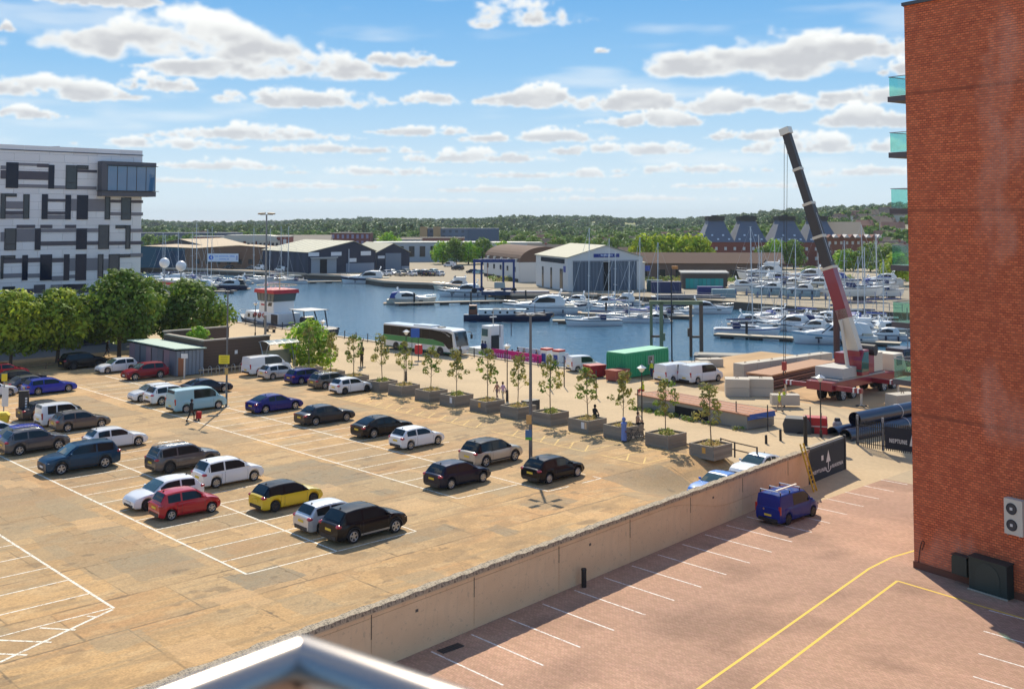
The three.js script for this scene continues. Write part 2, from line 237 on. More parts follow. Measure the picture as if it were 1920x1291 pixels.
{
  const pos = [], idx = [], col = [], N = 120, R = 70, face = [];
  for (let k = 0; k <= R; k++) for (let i = 0; i <= N; i++) {
    const t = -1.1 + 2.4 * i / N, z0 = shoreZ(t), z = z0 * Math.pow(5600 / z0, Math.pow(k / R, 1.25)), x = t * z, y = landHeight(x, z);
    pos.push(x, y, -z);
    const n = fbm(x * .02, z * .012, 4), f = smooth(520, 1000, z), fld = smooth(.57, .63, fbm(x * .0026 + 5, z * .0014, 2));
    col.push(...mixc(mixc([.40, .33, .22], [.24, .20, .14], n), mixc([.055, .09, .028], [.32, .31, .10], fld), f));
  }
  for (let j = 0; j < R; j++) for (let i = 0; i < N; i++) { const k = j * (N + 1) + i; idx.push(k, k + 1, k + N + 1, k + 1, k + N + 2, k + N + 1); }
  const g = new THREE.BufferGeometry(); g.setAttribute('position', new THREE.Float32BufferAttribute(pos, 3)); g.setAttribute('color', new THREE.Float32BufferAttribute(col, 3)); g.setIndex(idx); g.computeVertexNormals();
  struct('far_bank_terrain', g, new THREE.MeshPhysicalMaterial({ vertexColors: true, roughness: .95, side: THREE.DoubleSide }), 'far bank of the dock rising to fields and hills');
  const P = (t, y, k = 1) => { const z = shoreZ(t) * k; return V(t * z, y, -z); };
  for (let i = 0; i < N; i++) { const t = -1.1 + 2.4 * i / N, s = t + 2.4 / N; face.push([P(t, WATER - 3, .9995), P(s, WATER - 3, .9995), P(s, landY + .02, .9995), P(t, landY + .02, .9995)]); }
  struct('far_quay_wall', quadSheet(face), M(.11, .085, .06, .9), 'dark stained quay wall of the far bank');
  const lip = []; for (let i = 0; i < N; i++) { const t = -1.1 + 2.4 * i / N, s = t + 2.4 / N; if (t > .06) break; lip.push([P(t, landY + .16, .999), P(s, landY + .16, .999), P(s, landY + .16, 1.008), P(t, landY + .16, 1.008)], [P(t, landY - .45, .999), P(s, landY - .45, .999), P(s, landY + .16, .999), P(t, landY + .16, .999)]); }
  struct('far_quay_coping', quadSheet(lip), M(.62, .46, .32, .85), 'pale concrete coping along the far quay');
}
// water of the dock: a rippled sheet
{
  const wave = texture(1024, 1024, (x, y) => { const u = x / 1024, v = y / 1024, per = (f, k) => { const X = u * f, Y = v * f; const w = (p, q) => noise2(((p % f) + f) % f + k * 97, ((q % f) + f) % f + k * 53); const i = Math.floor(X), j = Math.floor(Y), s = X - i, q = Y - j, a = s * s * (3 - 2 * s), b = q * q * (3 - 2 * q); return lerp(lerp(w(i, j), w(i + 1, j), a), lerp(w(i, j + 1), w(i + 1, j + 1), a), b); }; return per(24, 1) * .45 + per(60, 2) * .33 + per(130, 3) * .22; }, false);
  const g = new THREE.PlaneGeometry(1300, 720, 1, 1).rotateX(-Math.PI / 2).translate(-80, WATER, -430), u = g.attributes.uv;
  for (let i = 0; i < u.count; i++) u.setXY(i, u.getX(i) * 1300 / 34, u.getY(i) * 720 / 20);
  struct('dock_water', g, new THREE.MeshPhysicalMaterial({ color: new THREE.Color(.025, .10, .17), roughness: .18, ior: 1.33, bumpMap: wave, bumpScale: .085, side: THREE.DoubleSide }), 'rippled blue water of the dock');
}

// ---------- painted markings: worn white and yellow lines laid 4 mm above the surface ----------
const wornAlpha = texture(256, 256, (x, y) => { const n = fbm(x / 20, y / 20, 4) * .65 + hash2(x, y) * .35; return n > .36 ? 1 : 0; }, false);
function linePaint(r, g, b, wear) { return new THREE.MeshPhysicalMaterial({ color: new THREE.Color(r, g, b), roughness: .8, side: THREE.DoubleSide, alphaMap: wear ? wornAlpha : null, alphaTest: wear ? .5 : 0 }); }
const whiteLine = linePaint(.82, .76, .62, true), yellowWorn = linePaint(.70, .47, .15, true), yellowLine = linePaint(.78, .52, .07, false), whiteCourt = linePaint(.80, .74, .66, true);
function stroke(a0, b0, a1, b1, w, y = .004) { const yy = (a, b) => y < -1 ? y : y + lotY(a, b); const d = Math.hypot(a1 - a0, b1 - b0), nx = -(b1 - b0) / d * w / 2, ny = (a1 - a0) / d * w / 2; return [ab(a0 - nx, b0 - ny, yy(a0, b0)), ab(a1 - nx, b1 - ny, yy(a1, b1)), ab(a1 + nx, b1 + ny, yy(a1, b1)), ab(a0 + nx, b0 + ny, yy(a0, b0))]; }
const marks = (name, list, mat, label) => struct(name, quadSheet(list), mat, label);
{
  let k = 0; const L = [];
  for (const [b, a0, a1] of [[19.3, 45.1, 128], [25.6, 45.1, 110], [30.6, 45.1, 112], [41.5, 51.6, 112], [46.55, 51.6, 112]]) L.push(stroke(a0, b, a1, b, .13));
  for (let a = 45.1; a < 110; a += 2.43) { L.push(stroke(a, 25.67, a, 30.54, .1, .0045)); if (a > 46) L.push(stroke(a, 30.67, a, 35.5, .1, .0045)); }
  for (let a = 47.6; a < 120; a += 2.43) L.push(stroke(a, 14.3, a, 19.23, .1, .0045));
  for (let a = 51.6; a < 108; a += 2.43) { L.push(stroke(a, 41.57, a, 46.48, .1, .0045)); L.push(stroke(a + 2.43, 46.62, a + 2.43, 51.5, .1, .0045)); }
  L.push(stroke(45.1, 30.67, 45.1, 35.6, .1, .0045), stroke(45.1, 35.6, 47.5, 35.6, .1, .005), stroke(46.1, 46.6, 46.1, 51.4, .1, .005), stroke(46.1, 51.4, 48.4, 51.4, .1, .0055), stroke(46.1, 46.6, 51.5, 46.6, .1, .0055), stroke(48.6, 41.5, 48.6, 46.4, .1, .005), stroke(48.6, 41.5, 51.5, 41.5, .1, .0055));
  L.push(stroke(45.0, 19.2, 40.6, 9.5, .14, .006), stroke(45.2, 14.2, 45.2, 19.2, .1, .006)); for (const [p, q] of [[[163, 1155], [182, 1157]], [[74, 1177], [141, 1181]], [[-30, 1199], [96, 1204]], [[-40, 1224], [50, 1228]]]) L.push(stroke(...toAB(at(...p)), ...toAB(at(...q)), .12, .005));
  for (let b = 12; b < 48; b += 1.55) L.push(stroke(wallA(b) + .35, b, wallA(b + 1.5) + .35, b + 1.5, .09, .005));
  for (let a = 96; a < 122; a += 2.5) L.push(stroke(a, 46.6, a, 51.4, .1, .005));
  marks('bay_markings', L, whiteLine, 'worn white bay lines of the car park'); k++;
  const Y = []; for (const [a0, a1] of [[64, 84], [52.2, 62], [46.8, 50.6]]) { Y.push(stroke(a0, 56.4, a1, 56.4, .12), stroke(a0, 60.6, a1, 60.6, .12)); for (let a = a0; a < a1 - 1; a += 1.5) Y.push(stroke(a, 56.5, a + 1.2, 58.2, .12, .005)); for (let a = a0; a < a1; a += 2.6) Y.push(stroke(a, 56.5, a, 60.5, .1, .0055)); }
  marks('hatch_markings', Y, yellowWorn, 'worn yellow hatching in front of the planters');
  const C = [], D = []; for (let b = 22.2; b < 73; b += 2.52) C.push(stroke(wallA(b) - 5.1, b, wallA(b) - .5, b, .1, COURT + .004));
  for (const [p, q] of [[[1845, 1183], [1960, 1217]], [[1835, 1225], [1960, 1262]], [[1825, 1268], [1960, 1310]], [[1855, 1144], [1960, 1172]]]) C.push(stroke(...toAB(at(...p, COURT)), ...toAB(at(...q, COURT)), .1, COURT + .004));
  marks('courtyard_bay_markings', C, whiteCourt, 'thin white bay lines on the courtyard paving');
  const pts = (l) => l.map(([u, v]) => toAB(at(u, v, COURT)));
  for (const l of [[[1290, 1305], [1480, 1172], [1630, 1066], [1672, 1045], [1716, 1032], [1760, 1022]], [[1390, 1308], [1560, 1180], [1683, 1089]], [[1683, 1089], [1815, 1128]], [[1815, 1129], [1990, 1180]]]) { const q = pts(l); for (let i = 0; i + 1 < q.length; i++) D.push(stroke(...q[i], ...q[i + 1], .14, COURT + .004 + (i % 2) * .0006 + (l.length === 2 ? .001 : 0))); }
  marks('yellow_line_markings', D, yellowLine, 'yellow no-parking lines curving across the courtyard');
}

// ---------- brick apartment block on the courtyard ----------
{
  const c0 = V(21.7, 0, -58.2), run = V(.565, 0, .825), back = V(.825, 0, -.565), TOP = 28.3, LEN = 20, DEEP = 18;
  const turn = Math.atan2(-run.z, run.x), o = thing('brick_apartment_block', 'tall red-brick apartment block with glass balconies beside the courtyard', 'building', V(c0.x, COURT, c0.z), turn);
  // local axes: +x along the visible wall, +z towards the courtyard side, -z into the block
  const Wp = 1024, Hp = 2048, Lm = 16, Hm = 31;
  const brick = texture(Wp, Hp, (x, y) => {
    const X = x / Wp * Lm, Y = y / Hp * Hm, r = Math.floor(Y / .125), xx = X + (r % 2) * .125, cc = Math.floor(xx / .25), jx = xx - cc * .25, jy = Y - r * .125;
    const h = hash2(cc, r), soldier = [8.25, 19.2, 25.6].some((q) => Math.abs(Y - q) < .09);
    const n = fbm(X * .5, Y * .35, 4), salt = smooth(.54, .76, fbm(X * .38 + 3, Y * .22 + 1, 4)) * (.3 + .7 * noise2(X * 3, Y * .6)) * (jx < .03 ? 1 : .45);
    let b = mixc([.70, .175, .06], [.47, .10, .036], h * 1.1); b = b.map((q) => q * (.88 + .3 * n)); if (soldier) b = b.map((q) => q * .62);
    const joint = jx < .03 || jy < .034; let q = joint ? mixc([.22, .055, .026], [.42, .15, .075], noise2(X * 2, Y * 2) * .6) : b;
    return mixc(q, [.68, .40, .29], salt * .55);
  });
  const g = new THREE.PlaneGeometry(LEN, TOP - COURT).translate(LEN / 2, (TOP - COURT) / 2, 0), u = g.attributes.uv; for (let i = 0; i < u.count; i++) u.setXY(i, u.getX(i) * LEN / Lm, u.getY(i) * (TOP - COURT) / Hm);
  const bm = textured(brick, .9);
  part('brick_wall', g, bm, o);
  const side = M(.30, .085, .04, .9); part('far_wall', box(.3, TOP - COURT, DEEP, .152, (TOP - COURT) / 2, -DEEP / 2 - .01), side, o); part('rear_wall', box(LEN - .4, TOP - COURT, .3, LEN / 2 + .2, (TOP - COURT) / 2, -DEEP), side, o); part('end_wall', box(.3, TOP - COURT, DEEP, LEN - .16, (TOP - COURT) / 2, -DEEP / 2 - .2), side, o);
  part('roof', box(LEN - .2, .3, DEEP - .2, LEN / 2, TOP - COURT - .25, -DEEP / 2), paint.grey, o);
  part('roof_trim', [box(LEN, .18, .22, LEN / 2 - .06, TOP - COURT + .09, .05), box(.22, .18, DEEP, -.02, TOP - COURT + .09, -DEEP / 2 - .07)], M(.06, .065, .07, .5), o);
  part('plinth', box(LEN, .35, .06, LEN / 2 - .03, .175, .032), M(.16, .06, .035, .9), o);
  const pane = M(.74, .93, .90, .03, 0, { transmission: 1, thickness: 0, ior: 1.5 }), edge = M(.10, .085, .085, .6), rail = M(.30, .32, .33, .35, .6);
  for (let k = 0; k < 6; k++) {
    const y = 13.98 - COURT + (k - 2) * 3.16, bal = part('balcony', box(1.55, .3, 3.6, -.79, y - .16, -2.35), edge, o);
    const q = part('glass_panel', [box(.02, 1.06, 3.4, -1.5, y + .55, -2.35)], pane, bal); q.userData = {};
    part('glass_panel', box(1.4, 1.06, .02, -.78, y + .55, -.62), pane, bal); part('glass_panel', box(1.4, 1.06, .02, -.78, y + .55, -4.1), pane, bal);
    part('handrail', [box(.05, .04, 3.5, -1.5, y + 1.11, -2.35), box(1.46, .04, .05, -.78, y + 1.11, -.62)], rail, bal);
    part('balcony_door', box(.08, 2.2, 1.8, -.03, y + 1.1, -2.5), paint.glass, o);
  }
  // fittings on the wall
  const at3 = (u, v, d = 0) => { const s = sight(u, v), n = V(-run.z, 0, run.x).multiplyScalar(-1); const p0 = V(0, EYE, 0), k = c0.clone().sub(p0).dot(n) / s.dot(n); const p = p0.add(s.multiplyScalar(k)); return [p.clone().sub(c0).dot(run), p.y - COURT, d]; };
  const ac = at3(1893, 930), ac2 = at3(1918, 1002), unit = thing('air_conditioner', 'cream wall-mounted air conditioner with two round fans', 'air conditioner', c0.clone().add(run.clone().multiplyScalar((ac[0] + .45))).setY(COURT + ac2[1]), turn);
  part('casing', box(.95, ac[1] - ac2[1], .38, 0, (ac[1] - ac2[1]) / 2, .26), M(.60, .56, .45, .6), unit);
  for (const k of [.27, .73]) { const y = (ac[1] - ac2[1]) * k, f = part('fan_grille', new THREE.TorusGeometry(.25, .035, 6, 20).translate(-.08, y, .46), paint.dark, unit); part('fan', [cyl(.23, .23, .02, 20).rotateX(Math.PI / 2).translate(-.08, y, .455)], M(.05, .05, .05, .6), f); part('hub', box(.13, .13, .05, -.08, y, .475), M(.62, .60, .54, .6), f); }
  for (const k of [-.3, .3]) part('bracket', box(.04, .05, .4, k, -.03, .25), paint.galv, unit);
  const green = M(.012, .034, .032, .45);
  for (const [u0, v0, u1, v1, name, label, dd] of [[1835, 1036, 1912, 1112, 'utility_cabinet', 'large dark green cabinet with arched door at the brick wall', .62], [1798, 1046, 1829, 1081, 'utility_box', 'small dark green box low on the brick wall', .4]]) {
    const p = at3(u0, v0), q = at3(u1, v1), w = (q[0] - p[0]) * .95, h = Math.min(p[1] - q[1] + .25, 1.9), x = p[0] + w / 2 - .12, y0 = Math.max(.02, q[1]), t = thing(name, label, 'cabinet', c0.clone().add(run.clone().multiplyScalar(x)).setY(COURT + (dd > .5 ? .02 : y0)), turn);
    part('cabinet_body', ext([[-w / 2, 0], [w / 2, 0], [w / 2, h - .1], [w / 2 - .08, h], [-w / 2 + .08, h], [-w / 2, h - .1]], dd, .02).translate(0, 0, dd / 2 + .07), green, t);
    if (dd > .5) { const s = new THREE.Shape(); s.moveTo(-w * .32, .15); s.lineTo(-w * .32, h * .5); s.absarc(0, h * .5, w * .32, Math.PI, 0, true); s.lineTo(w * .32, .15); s.closePath(); part('door', new THREE.ExtrudeGeometry(s, { depth: .025, bevelEnabled: false }).translate(0, 0, dd + .07), M(.016, .042, .04, .4), t); part('lid', box(w + .08, .06, dd + .06, 0, h - .02, dd / 2 + .08, 0, .06), green, t); part('plinth', box(w + .1, .06, .1, 0, .03, dd + .1), M(.4, .36, .28, .9), t); }
    else part('lid', box(w + .04, .04, dd + .04, 0, h + .02, dd / 2 + .07), green, t);
  }
  const w0 = at3(1724, 1058), w1 = at3(1729, 1012); const wire = [[w0[0], .05], [w0[0] + .02, .6], [w1[0] + .02, w1[1] - .1], [w1[0] + .12, w1[1]], [w1[0] + .16, w1[1] - .12], [w1[0] + .03, w1[1] - .5]].map(([x, y]) => V(x, y, .04));
  part('wall_cable', tube(wire, .022, 5), paint.black, o);
}
// ---------- rendered wall between car park and courtyard ----------
{
  const o = thing('boundary_wall', 'long cream rendered wall with weathered coping beside the courtyard', 'wall');
  const face = texture(1024, 256, (x, y) => { const X = x / 1024 * 6.2, Y = y / 256 * 2.5; const streak = smooth(.55, .8, noise2(X * 9 + fbm(X, Y, 2) * 3, Y * .6)) * smooth(.2, 1.3, Y), spots = smooth(.72, .8, fbm(X * 7 + 5, Y * 7, 3)); let c = mixc([.84, .61, .36], [.74, .52, .30], fbm(X * 1.1, Y * 1.3, 4)); c = mixc(c, [.5, .37, .24], streak * .12 + spots * .4); return c.map((q) => q * (.95 + .1 * hash2(x, y))); });
  const fm = textured(face, .9), cm = textured(texture(512, 256, (x, y) => { const X = x / 60, Y = y / 60, chips = smooth(.5, .62, fbm(X * 3, Y * 3, 4)); return mixc([.44, .36, .25], [.15, .125, .09], chips * .9).map((q) => q * (.85 + .3 * hash2(x, y))); }), .95);
  let n = 0; const rnd = random(9);
  for (let b = 8; b < 66.5; b += 6.2, n++) {
    const e = Math.min(b + 6.2, 66.9), p = ab(wallA(b), b), q = ab(wallA(e), e), L = p.distanceTo(q), turn = Math.atan2(-(q.z - p.z), q.x - p.x);
    const put = (m, off) => { m.position.set(p.x, COURT, p.z); m.rotation.y = turn; if (off) m.userData.label = off; return m; };
    const g = boxUV(box(L - .03, 2.34, .26, L / 2, 1.17, 0)); const u = g.attributes.uv; for (let i = 0; i < u.count; i++) u.setXY(i, u.getX(i) / 6.2, u.getY(i) / 2.5);
    put(part('wall_panel', g, fm, o));
    put(part('ledge', box(L - .02, .10, .32, L / 2, 2.39, .0), M(.66, .50, .32, .9), o));
    const cg = new THREE.BoxGeometry(L - .01, .2, .46, 60, 1, 3); { const P = cg.attributes.position; for (let i = 0; i < P.count; i++) if (P.getY(i) > 0) { const x = P.getX(i) + b * 1.0; P.setY(i, P.getY(i) + (fbm(x * 2.5, P.getZ(i) * 5 + 3, 3) - .5) * .12); P.setZ(i, P.getZ(i) + (fbm(x * 3.1, 8 + P.getZ(i), 3) - .5) * .09); } cg.computeVertexNormals(); }
    put(part('coping_stone', boxUV(cg.translate(L / 2, 2.53, 0), .8), cm, o));
    if (n) put(part('rust_streak', box(.05, .75 + rnd() * .5, .006, 0, 1.95 - rnd() * .1, .135), M(.10, .075, .05, .9), o));
    if (n % 2) put(part('vent_brick', box(.16, .12, .02, 2.6, 1.8, .135), M(.12, .1, .08, .9), o));
  }
  // drain grate and low black bollard at the foot of the wall
  const bp = at(1095, 1100, COURT); const bo = thing('bollard', 'short black bollard standing at the foot of the cream wall', 'bollard', bp); part('post', cyl(.13, .13, .85, 14), paint.black, bo); part('cap', cyl(.15, .13, .08, 14, 0, .85), paint.black, bo);
  const gp = at(845, 1215, COURT + .01); const gr = thing('drain_grate', 'dark iron drain grate in the courtyard paving by the wall', 'drain', gp, TURN_B); part('frame', box(1.2, .02, .45, 0, .01, 0), paint.dark, gr); for (let k = 0; k < 8; k++) part('slot', box(.04, .012, .36, -.5 + k * .14, .024, 0), paint.black, gr);
}
// ---------- steel balcony rail under the camera ----------
{
  const o = thing('balcony_handrail', 'polished steel balcony handrail corner close to the viewer', 'handrail');
  const st = M(.40, .36, .325, .27, 1), c = V(-.225, 16.03, -1.15), l = V(-.62, 16.03, -.695), r = V(.36, 16.03, -.722);
  part('rail_tube', [bar(l, c, .028, .028, 28), ball(.028, c.x, c.y, c.z, 24)], st, o);
  part('rail_tube', bar(c, r, .028, .028, 28), st, o); part('weld_bead', new THREE.TorusGeometry(.0282, .0008, 6, 28).applyQuaternion(new THREE.Quaternion().setFromUnitVectors(V(0, 0, 1), V(.86, 0, -.1).normalize())).translate(c.x, c.y, c.z), st, o);
  part('baluster', [cyl(.018, .018, 1.0, 14, c.x, 15.0, c.z)], st, o);
  part('rail_panel', [beam(V(l.x, 15.5, l.z), V(c.x - .01, 15.5, c.z + .01), .01, .9), beam(V(c.x + .01, 15.5, c.z + .01), V(r.x, 15.5, r.z), .01, .9)], M(.10, .055, .035, .5), o);
  const f = thing('balcony_floor', 'dark balcony floor below the steel handrail', 'balcony'); part('slab', box(2.6, .2, 1.4, -.1, 14.9, -.45), M(.2, .15, .12, .9), f);
}
// ---------- panelled university-style block across the car park ----------
{
  const A0 = 140.2, B1 = 62.8, B0 = 22, TOP = 25.3, o = thing('panelled_block', 'white and grey panelled office block with dark slot windows', 'building', ab(A0, B1), TURN_B);
  // local: x along +B with 0 at the right-hand corner, y up, +z towards the car park
  const onFace = (u, v) => { const s = sight(u, v), n = V(AX[0], 0, -AX[1]), k = (A0 - 0) / s.dot(n), p = s.multiplyScalar(k).add(V(0, EYE, 0)); return [toAB(p)[1] - B1, p.y]; };
  const rect = (z) => z.map((q) => q), white = [M(.78, .755, .73, .6), M(.75, .72, .70, .6), M(.80, .775, .755, .6)], dark = M(.085, .075, .09, .55), mid = M(.20, .19, .205, .55), navy = M(.012, .018, .038, .12, 0, { specularIntensity: .45 }), frame = M(.02, .026, .034, .4), glass = M(.02, .035, .05, .03, 0, { specularIntensity: 1 });
  part('core_wall', [box(B1 - B0, TOP - .1, 22, -(B1 - B0) / 2, TOP / 2 - .05, -11.1)], M(.10, .10, .11, .8), o);
  const rnd = random(21), ROWH = 1.02; let row = 0;
  for (let y = 4.55; y < TOP - .3; y += ROWH, row++) for (let x = -.02 - (row % 2) * 1.2; x > -(B1 - B0); x -= 3.1) { const w = x > -1.5 && row % 2 ? 3.1 : 3.1, x1 = Math.min(x + 0, -.02); part('cladding_panel', box(w - .025, ROWH - .02, .06, x1 - w / 2, y + ROWH / 2, .03), white[Math.floor(rnd() * 3)], o); }
  part('cladding_panel', box(1.18, TOP - 4.6, .05, -.6, 4.55 + (TOP - 4.6) / 2, .024), white[0], o);
  for (let y = 4.55; y < TOP - .3; y += ROWH) for (let z = 0; z < 7; z++) part('cladding_panel', box(.06, ROWH - .02, 3.0, .02, y + ROWH / 2, -1.55 - z * 3.08), white[z % 3], o);
  part('parapet_cap', [box(B1 - B0 + .2, .12, .5, -(B1 - B0) / 2, TOP + .02, -.1), box(.5, .12, 22.2, -.15, TOP + .03, -11.3)], M(.10, .11, .13, .4), o);
  const R1 = (l) => l.map(([a, b, c, d]) => [a / 4, 200 + b / 4, c / 4, 200 + d / 4]), R2 = (l) => l.map(([a, b, c, d]) => [a / 4, 480 + b / 4, c / 4, 480 + d / 4]);
  const put = (list, name, mat, z, t, fr) => { for (const [u0, v0, u1, v1] of list) { const p = onFace(u0, v0), q = onFace(u1, v1), w = q[0] - p[0], h = p[1] - q[1], x = (p[0] + q[0]) / 2, y = (p[1] + q[1]) / 2; if (fr) { const f = part(name, [box(.09, h, t, x - w / 2 + .045, y, z), box(.09, h, t, x + w / 2 - .045, y, z), box(w - .18, .09, t, x, y + h / 2 - .045, z), box(w - .18, .09, t, x, y - h / 2 + .045, z), box(w - .18, .07, t, x, y - h * .22, z)], frame, o); part('pane', box(w - .18, h - .18, .03, x, y, z - .02), mat, f); } else part(name, box(w, h, t, x, y, z), mat, o); } };
  put(R1([[130, 480, 360, 550], [0, 475, 42, 540], [570, 470, 722, 495], [272, 425, 360, 455], [350, 690, 487, 712], [350, 785, 487, 808], [30, 780, 172, 810], [820, 697, 905, 720], [977, 700, 1068, 722], [298, 1010, 566, 1038], [645, 1010, 735, 1035], [812, 1010, 938, 1035], [972, 1008, 1065, 1032], [20, 1140, 160, 1170], [200, 1135, 298, 1165], [383, 1135, 472, 1165], [120, 885, 258, 910], [298, 885, 388, 910], [483, 885, 566, 910]]), 'dark_band', dark, .09, .05);
  put(R1([[130, 420, 272, 445], [0, 440, 42, 470], [130, 580, 360, 610], [400, 590, 490, 617], [572, 595, 720, 622], [350, 812, 487, 843], [30, 710, 172, 765], [30, 812, 172, 838], [525, 690, 573, 780], [652, 690, 783, 785], [820, 790, 905, 815], [977, 792, 1068, 817], [115, 915, 256, 1010], [0, 940, 28, 1010], [298, 915, 566, 940], [645, 912, 735, 940], [972, 915, 1065, 940], [513, 1135, 563, 1230], [640, 1135, 730, 1225], [768, 1140, 812, 1225], [972, 1100, 1065, 1125], [890, 1250, 1060, 1275]]), 'grey_band', mid, .088, .05);
  put(R2([[105, 250, 246, 285], [550, 240, 720, 270], [550, 335, 722, 362], [802, 255, 928, 310], [964, 255, 1056, 310], [250, 215, 333, 275]]), 'dark_band', dark, .09, .05);
  put(R2([[20, 132, 158, 160], [202, 132, 294, 160], [384, 150, 470, 182], [514, 140, 560, 165], [376, 215, 466, 245], [802, 205, 928, 225], [550, 365, 722, 392], [106, 370, 330, 400]]), 'grey_band', mid, .088, .05);
  put(R1([[42, 415, 130, 610], [360, 435, 400, 615], [310, 655, 350, 843], [487, 660, 525, 845], [573, 662, 653, 845], [258, 912, 298, 1073], [568, 912, 645, 1068]]), 'slot_window', navy, .11, .08);
  put(R1([[163, 1112, 200, 1300], [298, 1108, 382, 1300], [475, 1106, 513, 1300], [563, 1105, 640, 1300]]), 'slot_window', navy, .11, .08);
  put(R2([[335, 276, 375, 345], [468, 212, 550, 360], [550, 210, 640, 236]]), 'slot_window', navy, .11, .08);
  put(R1([[490, 437, 572, 620], [575, 437, 658, 470], [0, 650, 35, 840], [36, 650, 120, 675], [172, 655, 213, 840], [783, 675, 820, 845], [905, 680, 977, 848], [30, 912, 115, 1075], [735, 885, 812, 1066], [862, 887, 936, 912], [938, 887, 972, 1065], [0, 1115, 18, 1290], [20, 1115, 110, 1140], [730, 1105, 768, 1285], [812, 1105, 890, 1285], [892, 1105, 972, 1128]]), 'window', glass, .11, .1, true);
  put(R2([[15, 230, 103, 420], [725, 207, 800, 380], [930, 200, 962, 290]]), 'window', glass, .11, .1, true);
  // glazed corner bay on the top floor
  const p = onFace(181, 303), q = onFace(268, 366), x0 = p[0] + .1, x1 = 1.35, y0 = q[1] - .2, y1 = p[1] + .05, D = 1.5, bayF = M(.09, .09, .105, .5), blue = M(.05, .16, .30, .03, 0, { clearcoat: 1 });
  const bay = part('corner_bay', [box(x1 - x0, .55, D + 1.4, (x0 + x1) / 2, y1 - .27, D / 2 - .7), box(x1 - x0, .65, D + 1.4, (x0 + x1) / 2, y0 + .32, D / 2 - .7), box(.75, y1 - y0 - 1.2, D, x0 + .38, (y0 + y1) / 2 + .05, D / 2)], bayF, o);
  part('bay_soffit', box(x1 - x0 + .5, .06, D + 1.8, (x0 + x1) / 2 + .1, y0 + .72, D / 2 - .7), frame, bay); part('bay_eave', box(x1 - x0 - .5, .06, D + 1.8, (x0 + x1) / 2 + .45, y1 - .52, D / 2 - .7), frame, bay);
  const gx0 = x0 + .78, gw = (x1 - .1 - gx0) / 5; for (let k = 0; k < 5; k++) part('pane', box(gw - .07, y1 - y0 - 1.3, .04, gx0 + gw * (k + .5), (y0 + y1) / 2 + .05, D - .06), blue, bay);
  for (let k = 0; k <= 5; k++) part('mullion', box(.07, y1 - y0 - 1.28, .08, gx0 + gw * k, (y0 + y1) / 2 + .05, D - .05), frame, bay);
  part('pane', box(.04, y1 - y0 - 1.3, D + 1.0, x1 - .12, (y0 + y1) / 2 + .05, D / 2 - .6), blue, bay);
  // ground floor glazing set back, roof plant and lattice flue
  for (let k = 0; k < 10; k++) part('shopfront_pane', box(3.6, 3.6, .08, -2.1 - k * 4, 2.2, .05), M(.02, .028, .033, .08), o);
  for (let k = 0; k < 11; k++) part('column', box(.35, 4.5, .35, -.25 - k * 4, 2.25, .35), M(.25, .26, .27, .6), o);
  const fl = thing('roof_flue', 'tall open lattice flue cage on the roof of the panelled block', 'flue', ab(A0 + 6, B1 - 20.3, TOP - .4), TURN_B), gm = M(.30, .38, .38, .4, .5);
  for (let k = 0; k < 8; k++) { const t = k / 8 * 6.283; part('upright', bar(V(Math.cos(t) * .8, 0, Math.sin(t) * .8), V(Math.cos(t) * .8, 4.6, Math.sin(t) * .8), .045), gm, fl); }
  for (let y = .6; y < 4.7; y += 1) part('ring', new THREE.TorusGeometry(.8, .05, 5, 20).rotateX(Math.PI / 2).translate(0, y, 0), gm, fl); part('flue_pipe', cyl(.22, .22, 3.4, 12, -.3), M(.22, .27, .28, .5, .4), fl); part('flue_pipe', cyl(.22, .22, 3.4, 12, .35, 0, .2), M(.22, .27, .28, .5, .4), fl); part('cage_top', new THREE.CylinderGeometry(.82, .82, 1.1, 20, 1, true).translate(0, 4.1, 0), M(.45, .55, .55, .4, .3, { opacity: .55, transparent: true }), fl);
  for (const [b, w, h, nm, lb] of [[-11.6, 1.6, .7, 'roof_vent', 'low grey louvred vent on the flat roof of the panelled block'], [-1.3, .9, .35, 'roof_hatch', 'small pale hatch near the corner of the panelled roof']]) { const t = thing(nm, lb, 'roof vent', ab(A0 + 2, B1 + b, TOP + .08), TURN_B); part('curb', box(w, h * .7, .9, 0, h * .35, 0), M(.3, .3, .32, .6), t); part('cowl', box(w + .3, h * .3, 1.1, .1, h * .85, 0, 0, 0, .08), M(.42, .42, .44, .5), t); }
}

